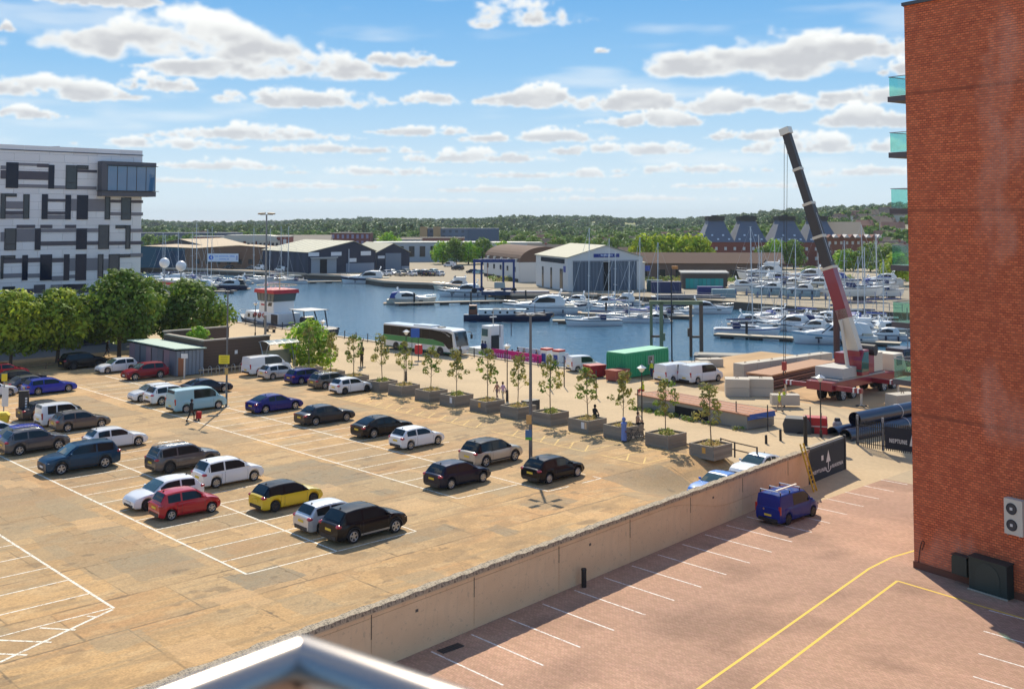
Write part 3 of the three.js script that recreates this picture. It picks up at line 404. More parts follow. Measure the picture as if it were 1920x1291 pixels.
// ---------- buildings on the far bank ----------
// local axes of every shed: x along the gable, z towards the viewer's side (gable at z = 0), length runs to -z
const corr = (r, g, b) => { const t = texture(64, 8, (x) => .82 + .18 * Math.sin(x / 64 * 6.283 * 8)); return textured(t, .75, { color: new THREE.Color(r, g, b) }); };
const roofPale = corr(.52, .50, .36), roofTan = corr(.50, .37, .22), wallNavy = corr(.035, .042, .072), wallWhite = M(.62, .61, .58, .7), wallGrey = corr(.13, .165, .21), glassDark = M(.02, .025, .03, .1), brickRed = M(.25, .075, .05, .9), brickBrown = M(.24, .13, .075, .9), sheetGrey = corr(.25, .29, .33);
function shed(name, label, p, turn, w, len, eave, ridge, wall, roof, peak = .5, gable = null) {
  const o = thing(name, label, 'building', p, turn), px = -w / 2 + w * peak;
  part('gable_wall', ext([[-w / 2, 0], [w / 2, 0], [w / 2, eave], [px, ridge], [-w / 2, eave]], .3).translate(0, 0, -.15), gable ?? wall, o); part('gable_wall', ext([[-w / 2, 0], [w / 2, 0], [w / 2, eave], [px, ridge], [-w / 2, eave]], .3).translate(0, 0, -len + .15), wall, o);
  for (const s of [-1, 1]) part('side_wall', box(.3, eave - .05, len - .62, s * (w / 2 - .15), eave / 2, -len / 2), wall, o);
  for (const s of [-1, 1]) { const x0 = s * (w / 2 + .4), y0 = eave - .12, g = beam(V((x0 + px) / 2, (y0 + ridge) / 2 + .17, .4), V((x0 + px) / 2, (y0 + ridge) / 2 + .17, -len - .4), Math.hypot(px - x0, ridge - y0), .14); g.translate(-(x0 + px) / 2, -(y0 + ridge) / 2 - .17, 0).rotateZ(Math.atan2(ridge - y0, px - x0) + (s > 0 ? Math.PI : 0)).translate((x0 + px) / 2, (y0 + ridge) / 2 + .17, 0); part('roof_slope', boxUV(g, 2), roof, o); }
  return o;
}
const skylights = (o, w, len, eave, ridge, peak, side, n, mat) => { const px = -w / 2 + w * peak, x0 = side * (w / 2 + .4), y0 = eave - .12, an = Math.atan2(ridge - y0, px - x0) + (side > 0 ? Math.PI : 0); for (let k = 0; k < n; k++) { const z = -len * (k + .5) / n; part('skylight_strip', box(Math.hypot(px - x0, ridge - y0) * .8, .05, len / n * .22, 0, 0, 0).rotateZ(an).translate((x0 + px) / 2, (y0 + ridge) / 2 + .28, z), mat, o); } };
const onLand = (u, v) => at(u, v, landY);
const lite = M(.66, .62, .45, .6), door = M(.19, .23, .28, .6), signW = M(.75, .76, .76, .5), signBlue = M(.03, .06, .30, .5), blackHole = M(.008, .008, .01, .9);
{ // navy twin-gabled sheds
  let p = onLand(642, 511); const s1 = shed('navy_shed', 'larger navy shed with a pale ridged roof on the far quay', p, .62, 26, 40, 7.2, 10.8, wallNavy, roofPale, .66); skylights(s1, 26, 40, 7.2, 10.8, .66, -1, 8, lite);
  const dr = part('loading_door', box(9.5, 5.2, .2, -7.2, 2.6, .12), M(.30, .33, .36, .6), s1); part('door_opening', box(2.6, 4.8, .1, -7.4, 2.4, .27), blackHole, dr); part('door_canopy', box(10, .35, 1, -7.2, 5.4, .5), M(.5, .5, .48, .6), dr);
  part('lower_cladding', box(11, 3.2, .12, 6.8, 1.6, .1), M(.22, .26, .32, .6), s1); part('wall_sign', box(4, 1.3, .1, -11, 6.6, .1), signW, s1); part('wall_sign', box(4, 1.3, .1, -2.5, 6.6, .1), signW, s1); part('wall_sign', box(4, 1.5, .1, 9.0, 6.6, .1), signW, s1); part('wall_sign', box(3.0, 1.3, .1, 3.8, 4.3, .1), signW, s1); part('downpipe', box(.35, 8, .3, -1.2 + 3.5, 4.2, .18), M(.4, .43, .48, .5), s1);
  p = onLand(737, 506); const s2 = shed('navy_shed', 'narrower navy shed with a big grey door beside the larger navy shed', p, .42, 12.6, 34, 6.4, 9.6, wallNavy, roofPale, .5); part('roller_door', box(6, 6.2, .2, 0, 3.1, .12), door, s2); part('lower_cladding', box(3, 1.3, .1, 4.7, .7, .08), M(.3, .33, .37, .6), s2); part('wall_sign', box(2.6, 1.0, .1, -4.6, 4.8, .1), signW, s2);
}
{ // teal and brick warehouses to the left, the long banner
  let p = onLand(330, 503); const t1 = shed('teal_warehouse', 'teal and blue clad warehouse with a tan roof at the far quay', p.clone().add(V(-3, 0, -4)), -.1, 46, 30, 7, 8.2, corr(.035, .12, .16), roofTan, .25); part('blue_cladding', box(29, 6.4, .16, 8.3, 3.4, .1), corr(.03, .075, .13), t1); part('parked_container', box(3, 2.2, 2, -20, 1.1, 2), M(.6, .6, .58, .7), t1);
  const t2 = shed('tan_roofed_store', 'brown gabled store with a broad tan roof behind the teal warehouse', far(330, 500, 455).setY(landY), -.35, 38, 30, 6.4, 10, M(.10, .085, .08, .9), roofTan, .55);
  p = onLand(440, 504); const b1 = shed('brick_warehouse', 'long low brown brick warehouse carrying a white banner', p.clone().add(V(0, 0, -4)), -.12, 42, 14, 7.2, 8.6, brickBrown, roofTan, .5);
  for (let k = 0; k < 9; k++) part('window', box(1.6, 1.8, .1, -16 + k * 4.2, 2.6, .06), glassDark, b1);
  const cv = document.createElement('canvas'); cv.width = 512; cv.height = 128; const c = cv.getContext('2d'); c.fillStyle = '#f1f4f8'; c.fillRect(0, 0, 512, 128); c.fillStyle = '#2f6bd0'; c.beginPath(); c.arc(62, 62, 38, 0, 7); c.fill(); c.fillStyle = '#dfe8f6'; c.beginPath(); c.arc(62, 62, 14, 0, 7); c.fill(); c.fillStyle = '#4a86dc'; for (const [x, y, w, h] of [[120, 34, 60, 16], [190, 34, 96, 16], [296, 34, 60, 16], [366, 34, 76, 16], [200, 82, 120, 14], [330, 82, 16, 14]]) for (let i = 0; i < w; i += 15) c.fillRect(x + i, y, 10, h); c.fillStyle = '#1d3fa8'; c.fillRect(484, 30, 12, 74);
  const t = new THREE.CanvasTexture(cv); t.colorSpace = THREE.SRGBColorSpace; const bn = thing('banner', 'long white banner with blue lettering on the brick warehouse', 'banner', p.clone().add(V(-5.6, 4.1, -3.7)), -.12); part('banner_sheet', new THREE.PlaneGeometry(12.2, 3), textured(t, .7), bn); part('banner_frame', box(12.5, 3.2, .1, 0, 0, -.08), M(.4, .4, .4, .6), bn);
}
{ // marina workshop: white walls, grey sliding doors, an arched brown shed behind it
  const Z0 = 278, p = far(1136, 540, Z0).setY(landY), W = 21, o = shed('marina_workshop', 'white marina workshop with tall grey sliding doors and a pale ribbed roof', p, -.06, W, 26, 8.6, 11.6, wallWhite, roofPale, .5); o.rotation.y = .30;
  const dd = part('sliding_door', box(8.4, 7.6, .18, -4.9, 3.8, .12), wallGrey, o); part('sliding_door', box(7.4, 7.6, .18, 5.0, 3.8, .12), wallGrey, o); part('door_opening', box(2.0, 7.4, .1, .3, 3.7, .06), blackHole, o); part('door_track', box(18.4, .3, .3, 0, 7.75, .2), M(.3, .32, .35, .5), o);
  for (let k = 0; k < 12; k++) part('door_rib', box(.12, 7.5, .08, -8.8 + k * .72, 3.8, .25), M(.10, .13, .17, .6), dd);
  const sg = part('name_sign', box(7.2, .95, .14, .2, 9.1, .12), signBlue, o); const cv = document.createElement('canvas'); cv.width = 256; cv.height = 32; const c = cv.getContext('2d'); c.fillStyle = '#16307e'; c.fillRect(0, 0, 256, 32); c.fillStyle = '#c9d6ea'; for (let i = 0; i < 9; i++) c.fillRect(68 + i * 14, i % 3 ? 8 : 4, 9, i % 3 ? 12 : 16); const t = new THREE.CanvasTexture(cv); t.colorSpace = THREE.SRGBColorSpace; part('sign_lettering', new THREE.PlaneGeometry(7, .86).translate(.2, 9.1, .2), textured(t, .6), sg);
  part('side_strip_window', box(.1, 1.2, 19, -W / 2 - .03, 7.6, -12), glassDark, o); for (const [z, w] of [[-5, 2.2], [-13, 1.2], [-20, 1.2]]) part('side_door', box(.1, 5.6, w, -W / 2 - .03, 2.8, z), glassDark, o); part('badge_sign', box(.08, 1.6, 1.6, -W / 2 - .04, 5.6, -2.5), signBlue, o); part('badge_sign', box(1.4, 1.4, .08, 12.2, 5.6, -.6), signBlue, o);
  const an = thing('workshop_annex', 'small white annex at the right end of the marina workshop', 'building', far(1190, 527, Z0 + 6).setY(landY), .3); part('annex_wall', box(6, 7, 8, 0, 3.5, -4), wallWhite, an); part('annex_roof', box(6.6, .3, 8.6, 0, 7.15, -4, 0, .05), roofPale, an); part('annex_door', box(1.2, 2.2, .1, 1, 1.1, .06), glassDark, an);
  // arched shed
  const q = far(1022, 530, 318).setY(landY), a = thing('arched_shed', 'old barrel-roofed shed with rust-brown roof and white side wall', 'building', q, .30), arc = []; for (let k = 0; k <= 14; k++) { const th = Math.PI * (1 - k / 14); arc.push([Math.cos(th) * 10, 6 + Math.sin(th) * 4.4]); }
  part('arched_roof', ext([...arc, [10, 5.7], [-10, 5.7]], 48).translate(0, 0, -24), M(.145, .085, .055, .9), a); part('white_wall', box(.4, 5.8, 48, -10.1, 2.9, -24), wallWhite, a); part('white_wall', box(.4, 5.8, 48, 10.1, 2.9, -24), wallWhite, a); part('end_wall', box(19.8, 5.8, .4, 0, 2.9, .1), wallWhite, a); for (let k = 0; k < 5; k++) { part('dormer', box(1.6, 1.1, 2.0, -9.6, 6.2, -4 - k * 9.5), M(.5, .48, .42, .7), a); part('window', box(.1, 1.5, 2.2, -10.34, 3.6, -5 - k * 9.2), glassDark, a); }
  part('dark_base', box(.1, .9, 47, -10.36, .45, -24), M(.05, .04, .035, .9), a); a.scale.set(.8, 1, .8);
}
// box-shaped town blocks with real window openings set proud
function block(name, label, p, turn, w, h, d, wall, roof, rows, cols, win = glassDark, wh = 1.5, ww = 1.3, flat_ = true) {
  const o = thing(name, label, 'building', p, turn); part('wall', box(w, h, d, 0, h / 2, -d / 2), wall, o);
  if (flat_) part('roof', box(w + .5, .4, d + .5, 0, h + .2, -d / 2), roof, o); else part('roof', ext([[-d / 2 - .5, 0], [d / 2 + .5, 0], [0, d * .33]], w + .8).rotateY(Math.PI / 2).translate(0, h, -d / 2), roof, o);
  for (let r = 0; r < rows; r++) for (let c = 0; c < cols; c++) part('window', box(ww, wh, .12, (c + .5) / cols * w - w / 2, (r + .55) / rows * h, .07), win, o);
  return o;
}
const tileRed = M(.26, .13, .085, .9), tileBrown = M(.20, .14, .10, .9), slate = M(.12, .14, .18, .75), cream = M(.55, .49, .38, .8), winWhite = M(.58, .58, .56, .5);
{
  const lo = (u, z, dy = 0) => far(u, 500, z).setY(landY + dy);
  const rb = block('red_brick_flats', 'red brick apartment block with cream balconies behind the far quay', lo(452, 520), .05, 46, 10, 14, brickRed, M(.4, .38, .33, .8), 2, 11, winWhite, 2.2, 1.6); for (let k = 0; k < 7; k++) { const bl = part('balcony_bay', box(4.4, 5.4, 1.4, -19 + k * 5.9, 5.6, .8), cream, rb); part('window', box(1.1, 1.6, .1, -20 + k * 5.9, 6.4, 1.56), glassDark, bl); part('window', box(1.1, 1.6, .1, -18 + k * 5.9, 6.4, 1.56), glassDark, bl); } part('curved_roof', ext([[-14, 0], [15, 0], [15, 2.2], [10, 3], [-9, 3], [-14, .8]], 13).translate(2, 8, -5.6), M(.52, .50, .42, .7), rb);
  block('pale_terrace', 'pale roofed terrace right of the red brick apartment block', lo(560, 560), .05, 32, 6.5, 12, M(.5, .42, .32, .8), M(.45, .36, .25, .8), 2, 10, glassDark, 1.5, 1.2, false);
  block('dark_brick_offices', 'dark red brick office block with purple window bays', lo(656, 600), 0, 22, 10.6, 14, M(.17, .055, .045, .9), M(.15, .12, .11, .9), 3, 8, M(.20, .20, .33, .4), 2.2, 1.3);
  block('grey_offices', 'long grey and white office building behind trees', lo(812, 470), .12, 52, 8.2, 20, M(.40, .43, .46, .7), M(.50, .50, .46, .7), 1, 11, glassDark, 4.6, 2.4);
  block('long_white_store', 'long low store with a pale roof right of the grey offices', lo(925, 500), .08, 46, 7.4, 24, M(.48, .50, .50, .7), M(.52, .50, .43, .7), 1, 9, glassDark, 1.6, 2);
  const bl = block('blue_clad_block', 'blue-grey clad block with tan stair towers on the skyline', lo(838, 760), 0, 36, 12, 20, M(.12, .17, .24, .7), M(.2, .2, .22, .8), 3, 8, M(.05, .08, .12, .3), 2, 2); for (const x of [-16.5, -7]) part('stair_tower', box(5, 13.4, 6, x, 6.7, 2), M(.42, .27, .13, .9), bl); part('side_wing', box(22, 12.4, 18, 26, 6.2, -7), M(.07, .11, .17, .7), bl);
  block('brown_low_block', 'low brown brick range below the blue-grey block', lo(810, 640), 0, 38, 7.4, 12, M(.23, .10, .07, .9), M(.35, .30, .24, .9), 1, 9);
  block('pale_low_offices', 'pale flat-roofed offices beyond the navy sheds', lo(745, 610), 0, 26, 7.2, 14, M(.45, .45, .42, .8), M(.48, .40, .30, .8), 2, 8);
  block('grey_stores', 'row of blue-grey stores on the left skyline', lo(330, 700), 0, 78, 9.6, 18, M(.13, .15, .19, .8), M(.18, .2, .25, .8), 1, 14, M(.2, .22, .26, .5), 2, 3);
  block('tan_roofed_range', 'long tan-roofed range behind the brick warehouse', lo(590, 640), 0, 30, 8, 14, M(.48, .38, .26, .8), M(.47, .36, .24, .8), 1, 8);
  const ol = thing('old_warehouse_range', 'low old brick warehouse range with a mossy tiled roof behind the boatyard', 'building', far(1290, 500, 330).setY(landY), -.08); part('wall', box(58, 5, 9, 0, 2.5, -4.5), M(.17, .11, .08, .9), ol); part('roof', ext([[-5.2, 0], [5.2, 0], [0, 3.2]], 59).rotateY(Math.PI / 2).translate(0, 5, -4.5), M(.23, .14, .09, .95), ol); for (let k = 0; k < 10; k++) part('doorway', box(2.4, 3, .1, -25 + k * 5.6, 1.5, .06), glassDark, ol);
  // maltings: brick blocks with four steep slate kiln roofs
  for (const [u, z, name, label] of [[1378, 430, 'maltings', 'brick maltings with two steep slate kiln roofs, left of the pair'], [1513, 425, 'maltings', 'brick maltings with two steep slate kiln roofs behind the crane']]) {
    const o = thing(name, label, 'building', far(u, 500, z).setY(landY), -.06); const w = 26; part('brick_wall', box(w, 9.6, 22, 0, 4.8, -11), M(.235, .07, .045, .9), o);
    for (const s of [-1, 1]) { const x = s * w / 4, r = (k, y) => [V(x - k * w / 4, y, -11 - k * 11), V(x + k * w / 4, y, -11 - k * 11), V(x + k * w / 4, y, -11 + k * 11), V(x - k * w / 4, y, -11 + k * 11)]; const kr = part('kiln_roof', loft([r(1.02, 9.4), r(.55, 16.4), r(.46, 18.2)], { crease: .2 }), slate, o); part('louvre_cap', box(w / 4 * 1.04, 1.5, 11.5, x, 18.9, -11), M(.055, .05, .045, .8), kr); part('cap_roof', box(w / 4 * 1.2, .25, 12.5, x, 19.8, -11), M(.07, .07, .07, .7), kr); for (let k = 0; k < 5; k++) part('rooflight', box(.8, .7, .1, 0, 0, 0).rotateX(-.7).translate(x - 4.4 + k * 2.2, 10.6 + (k % 2) * 1.6, -.45 - (k % 2) * 1.25), M(.6, .66, .72, .2), kr); part('cap_finial', box(2.4, .5, 2.4, x, 20.1, -11), M(.05, .05, .05, .8), kr); }
    for (let k = 0; k < 7; k++) for (const y of [3, 6.8]) part('window', box(1, 1.3, .1, -11 + k * 3.7, y, .06), winWhite, o);
  }
  const ho = block('brick_hotel', 'brick waterside hotel with rows of windows and a white awning ridge', far(1600, 500, 420).setY(landY), -.05, 20, 11, 14, M(.25, .10, .065, .9), tileBrown, 3, 9, winWhite, 1.2, .9, true); for (let k = 0; k < 10; k++) part('awning_rib', ext([[-1, 0], [1, 0], [0, 1.2]], 6).translate(-9.5 + k * 2.1, 11.5, 1), k % 2 ? M(.6, .58, .55, .7) : M(.2, .09, .07, .9), ho); part('rear_roof', ext([[-8, 0], [8, 0], [0, 6]], 18).rotateY(Math.PI / 2).translate(-2, 11.6, -14), M(.40, .31, .21, .9), ho);
}
// houses scattered over the far hillside, each its own building
{
  const rnd = random(41), spots = [];
  for (let k = 0; k < 34; k++) spots.push([1545 + rnd() * 155, 420 + k * 16 + rnd() * 20]);
  for (let k = 0; k < 30; k++) spots.push([900 + rnd() * 420, 520 + rnd() * 620]); for (let k = 0; k < 16; k++) spots.push([640 + rnd() * 300, 850 + rnd() * 500]); for (let k = 0; k < 10; k++) spots.push([290 + rnd() * 300, 800 + rnd() * 500]);
  spots.push([1075, 345], [1105, 350], [1010, 420], [1052, 410], [1200, 372], [1215, 380]);
  const walls = [M(.30, .12, .08, .9), M(.5, .42, .32, .9), M(.36, .22, .15, .9), M(.60, .56, .48, .9)], roofs = [tileRed, tileBrown, M(.30, .20, .13, .9), M(.33, .24, .16, .9)], wn = ['red brick', 'cream', 'brown brick', 'pale'], rn = ['orange tiled', 'brown tiled', 'russet', 'sandy tiled'];
  const where = (u, z) => u > 1540 ? 'above the hotel' : u > 1180 ? 'near the round green trees' : u > 890 ? 'behind the workshop' : u > 630 ? 'behind the navy sheds' : 'under the hills';
  const used = new Map();
  spots.sort((a, b) => a[0] - b[0]).forEach(([u, z], i) => {
    const p = far(u, 470, z); p.y = landHeight(p.x, z); const a = Math.floor(rnd() * 4), b = Math.floor(rnd() * 4), w = 8 + rnd() * 6, turn = (rnd() - .5) * 1.4, o = thing('house', '', 'house', p, turn, 'houses of the far town');
    part('wall', box(w, 5.4, 7.6, 0, 2.5, -3.8), walls[a], o); const rf = part('roof', ext([[-4.3, 0], [4.3, 0], [0, 3.7]], w + .6).rotateY(Math.PI / 2).translate(0, 5.2, -3.8), roofs[b], o); part('chimney', box(.8, 1.8, .8, w * .3, 8.4, -3.8), walls[0], rf);
    for (const x of [-.28, .28]) for (const y of [1.4, 3.9]) part('window', box(1.2, 1.3, .1, x * w, y, .06), winWhite, o);
    const stem = `${wn[a]} house with a ${rn[b]} roof ${where(u, z)}`, n = (used.get(stem) ?? 0) + 1; used.set(stem, n); o.userData.label = n === 1 ? stem : `${['', '', 'second', 'third', 'fourth', 'fifth', 'sixth', 'seventh', 'eighth', 'ninth', 'tenth'][n] ?? 'last'} ${wn[a]} house, ${rn[b]} roof, from the left ${where(u, z)}`;
  });
}

// ---------- road vehicles: a body lofted along its length with open wheel arches, a cabin shell, panes, lamps and wheels ----------
const carTypes = {   // L W H wheelbase wheelR clearance beltY noseY cowlY | from the front: cowl, screen top | from the rear: roof end, rear base | deckY
  tiny: [3.65, 1.60, 1.48, 2.38, .29, .17, .93, .72, .95, .85, 1.45, .42, .10, .93], small: [4.02, 1.73, 1.45, 2.52, .31, .16, .92, .70, .94, 1.0, 1.72, .55, .12, .95], hatch: [4.28, 1.80, 1.47, 2.63, .32, .16, .92, .70, .93, 1.12, 1.9, .62, .14, .95], mpv: [4.22, 1.77, 1.60, 2.6, .32, .17, .98, .76, 1.0, .95, 1.75, .5, .10, .98],
  suv: [4.52, 1.86, 1.65, 2.7, .36, .22, 1.06, .84, 1.08, 1.12, 1.95, .62, .14, 1.06], large: [4.86, 1.95, 1.74, 2.84, .38, .22, 1.12, .92, 1.14, 1.2, 2.05, .5, .12, 1.12], boxy: [4.62, 1.84, 1.68, 2.83, .37, .22, 1.07, .90, 1.10, 1.2, 1.92, .42, .10, 1.07],
  saloon: [4.85, 1.86, 1.45, 2.92, .33, .15, .91, .70, .93, 1.35, 2.15, 1.15, .52, .98], fastback: [4.8, 1.88, 1.45, 2.94, .34, .15, .90, .68, .92, 1.3, 2.15, 1.35, .25, .98], estate: [4.72, 1.83, 1.46, 2.85, .33, .15, .92, .70, .93, 1.3, 2.1, .5, .10, .93], coupe: [4.78, 1.92, 1.40, 2.76, .35, .14, .90, .72, .92, 1.45, 2.25, 1.45, .35, .97],
  camper: [4.9, 1.90, 1.98, 3.0, .34, .20, 1.12, .82, 1.14, .62, 1.45, .12, .04, 1.1], minivan: [4.4, 1.83, 1.86, 2.75, .32, .18, 1.10, .80, 1.08, .75, 1.55, .14, .04, 1.08], panelvan: [5.1, 1.95, 1.97, 3.1, .34, .2, 1.12, .84, 1.12, .72, 1.55, .10, .03, 1.1], boxvan: [3.9, 1.72, 1.75, 2.5, .30, .17, 1.02, .74, 1.0, .8, 1.5, .12, .03, 1.0],
};
const carCache = new Map();
function carShape(type) {
  if (carCache.has(type)) return carCache.get(type);
  const [L, Wd, H, WB, R, GC, belt, nose, cowl, dW, dWT, dRT, dRB, deck] = carTypes[type], h = L / 2, van = /van|camper/.test(type), xf = WB / 2 + (van ? .12 : .06), xr = xf - WB, RA = R + .05;
  const arch = (x) => { let y = GC; for (const c of [xf, xr]) { const d = Math.abs(x - c); if (d < RA) y = Math.max(y, R + Math.sqrt(RA * RA - d * d) - .01); } return y; };
  const xW = h - dW, xWT = h - dWT, xRT = -h + dRT, xRB = -h + dRB;
  const topY = (x) => { if (x > xW) { const t = (x - xW) / (h - xW); return lerp(cowl, nose, t * t * .75 + t * .25) - smooth(.86, 1, t) * .13; } if (x < xRB) { const t = (xRB - x) / (xRB + h); return deck - t * t * .05; } return lerp(deck, cowl, clamp((x - xRB) / (xW - xRB))); };
  const halfW = (x) => { const t = Math.abs(x) / h, f = x > 0 ? .62 : van ? .9 : .74, k = smooth(f, 1, t); return Wd / 2 * (1 - k * k * (x > 0 ? .17 : van ? .05 : .11)); };
  const ring = (x) => { const y0 = arch(x), end = smooth(h - .16, h, Math.abs(x)), yb = y0 + end * .1, yt = topY(x), w = halfW(x), m = yt - yb; return [[0, yb], [w * .86, yb], [w * .965, yb + Math.min(.07, m * .25)], [w, yb + m * .45], [w * .985, yt - m * .2], [w * .945, yt - m * .05], [w * .84, yt - end * .01], [w * .45, yt + .018 - end * .015], [0, yt + .025 - end * .015]]; };
  const full = (x, r) => [...r.map(([z, y]) => V(x, y, z)), ...r.slice(1, -1).reverse().map(([z, y]) => V(x, y, -z))];
  const xs = [-h, -h + .03, -h + .09, -h + .18]; for (let x = -h + .3; x < h - .25; x += .16) xs.push(x); for (const c of [xf, xr]) for (const d of [-1.0, -.96, -.85, -.6, -.3, 0, .3, .6, .85, .96, 1.0]) xs.push(c + d * RA); xs.push(h - .22, h - .12, h - .05, h); xs.sort((a, b) => a - b);
  const body = loft(xs.filter((x, i) => !i || x - xs[i - 1] > .004).map((x) => full(x, ring(x))), { crease: .55 });
  const sideZ = (x, y) => { const r = ring(x); for (let i = 1; i < 6; i++) if (y <= r[i + 1][1]) return lerp(r[i][0], r[i + 1][0], clamp((y - r[i][1]) / Math.max(.001, r[i + 1][1] - r[i][1]))); return r[6][0]; };
  // cabin
  const prof = [[xRB, deck - .02], [lerp(xRB, xRT, van ? .3 : .5), lerp(deck, H - .06, van ? .62 : .56)], [xRT, H - (van ? .03 : .055)], [lerp(xRT, xWT, .3), H - .008], [lerp(xRT, xWT, .6), H], [lerp(xRT, xWT, .88), H - .02], [xWT, H - .06], [lerp(xWT, xW, .5), lerp(H - .06, cowl, .46)], [xW, cowl - .02]];
  const roofY = (x) => { let k = 0; while (k < prof.length - 2 && x > prof[k + 1][0]) k++; const [p, q] = [prof[k], prof[k + 1]]; return lerp(p[1], q[1], clamp((x - p[0]) / (q[0] - p[0]))); };
  const baseY = (x) => lerp(deck, cowl, clamp((x - xRB) / (xW - xRB))) - .03, tumble = van ? .09 : .17;
  const cw = (x) => { const w = halfW(x) * .955, yb = baseY(x), yt = roofY(x); return [w, w - tumble * clamp((yt - yb) / (H - belt)), yb, yt]; };
  const cxs = []; for (let k = 0; k + 1 < prof.length; k++) for (let j = 0; j < 4; j++) cxs.push(lerp(prof[k][0], prof[k + 1][0], j / 4)); cxs.push(xW);
  const cabin = loft(cxs.map((x) => { const [wb, wt, yb, yt] = cw(x), m = Math.max(.012, yt - yb); const r = [[0, yb - .05], [wb, yb - .05], [wb, yb], [wt + .004, yt - Math.min(.06, m * .4)], [wt - .06, yt - Math.min(.012, m * .1)], [wt * .5, yt + .012], [0, yt + .018]]; return full(x, r); }), { crease: .5 });
  const sidePane = (xa, xb, s, top = .095, bottom = .05) => { const pos = []; const n = 8, P = (x, k) => { const [wb, wt, yb, yt] = cw(x), y0 = yb + bottom, y1 = Math.max(y0 + .005, yt - top), y = lerp(y0, y1, k), t = (y - yb) / Math.max(.05, yt - .06 - yb); return V(x, y, s * (lerp(wb, wt, t) + .007)); }; const q = []; for (let i = 0; i < n; i++) { const a = lerp(xa, xb, i / n), b = lerp(xa, xb, (i + 1) / n); q.push([P(a, 0), P(b, 0), P(b, 1), P(a, 1)]); } return quadSheet(q); };
  const endPane = (xa, xb, inset) => { const q = [], n = 6, P = (x, k) => { const [, wt, , yt] = cw(x), d = .016; return V(x + (xa > 0 ? d * .7 : -d * .7), yt + d + .012 * (1 - k * k), k * (wt - inset)); }; for (let i = 0; i < n; i++) for (let j = 0; j < 4; j++) { const a = lerp(xa, xb, i / n), b = lerp(xa, xb, (i + 1) / n), k0 = -1 + j / 2, k1 = k0 + .5; q.push([P(a, k0), P(b, k0), P(b, k1), P(a, k1)]); } return quadSheet(q); };
  const strip = (xa, xb, ya, yb, s, lift = .004) => { const q = [], n = Math.max(1, Math.ceil(Math.abs(xb - xa) / .25)), m = Math.max(1, Math.ceil(Math.abs(yb - ya) / .12)), P = (x, y) => V(x, y, s * (sideZ(x, y) + lift)); for (let i = 0; i < n; i++) for (let j = 0; j < m; j++) { const a = lerp(xa, xb, i / n), b = lerp(xa, xb, (i + 1) / n), c = lerp(ya, yb, j / m), d = lerp(ya, yb, (j + 1) / m); q.push([P(a, c), P(b, c), P(b, d), P(a, d)]); } return quadSheet(q); };
  const pillarB = lerp(xRT, xWT, .48), s = { L, Wd, H, R, GC, xf, xr, h, belt, deck, cowl, van, nose, body, cabin, strip, sidePane, pillarB, xW, xWT, xRT, xRB, cw, halfW, topY, roofY };
  s.screen = endPane(lerp(xW, xWT, .08), lerp(xW, xWT, .95), .075);
  s.rear = endPane(lerp(xRB, xRT, van ? .40 : .18), lerp(xRB, xRT, .93), van ? .14 : .11);
  const wr = xWT + (xW - xWT) * .42;
  s.front = (k) => sidePane(pillarB + .05, wr, k); s.back = (k) => sidePane(Math.max(xRT - .02, -h + .5), pillarB - .05, k); s.quarter = (k) => sidePane(Math.max(xRT, -h + .38) - (xRT - xRB) * .3, Math.max(xRT - .02, -h + .5) - .07, k, .11, .09);
  carCache.set(type, s); return s;
}
const tyreGeo = new Map();
function wheelGeo(R, wide = .21) {
  const key = R + ',' + wide; if (tyreGeo.has(key)) return tyreGeo.get(key);
  const p = [[R * .66, -wide / 2], [R * .93, -wide / 2], [R, -wide / 2 + .035], [R, wide / 2 - .035], [R * .93, wide / 2], [R * .66, wide / 2 - .015]].map(([x, y]) => new THREE.Vector2(x, y));
  const tyre = new THREE.LatheGeometry(p, 26).rotateX(Math.PI / 2), rr = R * .68, z = wide / 2 - .03, spokes = (n, w) => { const l = [new THREE.TorusGeometry(rr - .012, .02, 6, 26).translate(0, 0, z + .012), cyl(.055, .055, .04, 10).rotateX(Math.PI / 2).translate(0, 0, z)]; for (let k = 0; k < n; k++) l.push(box(w, rr, .025, 0, rr / 2, z).rotateZ(k / n * 6.2832)); return l; };
  const out = { tyre, five: merge(spokes(5, R * .24)), ten: merge(spokes(9, R * .09)), disc: merge([...spokes(7, R * .26)]), back: cyl(rr + .01, rr + .01, .03, 22).rotateX(Math.PI / 2).translate(0, 0, z - .05) };
  tyreGeo.set(key, out); return out;
}
const carPaint = (r, g, b, metal = 0) => M(r, g, b, metal ? .32 : .4, metal, { clearcoat: r + g + b > .3 ? 1 : .55, clearcoatRoughness: .03, specularIntensity: r + g + b > .5 ? .6 : .1 });
const trim = M(.02, .02, .022, .55), rimSilver = M(.52, .52, .53, .3, .8), rimDark = M(.06, .06, .065, .35, .5), lampRed = M(.42, .012, .015, .12, 0, { clearcoat: 1 }), lampClear = M(.72, .74, .76, .1, .3, { clearcoat: 1 }), plateY = M(.80, .56, .05, .5), plateW = M(.78, .78, .76, .5), carGlass = M(.012, .018, .02, .03, 0, { specularIntensity: .8 }), clearGlass = M(.05, .085, .08, .03, 0, { clearcoat: .6 }), chrome = M(.7, .7, .7, .12, 1);
const carParts = new Map();
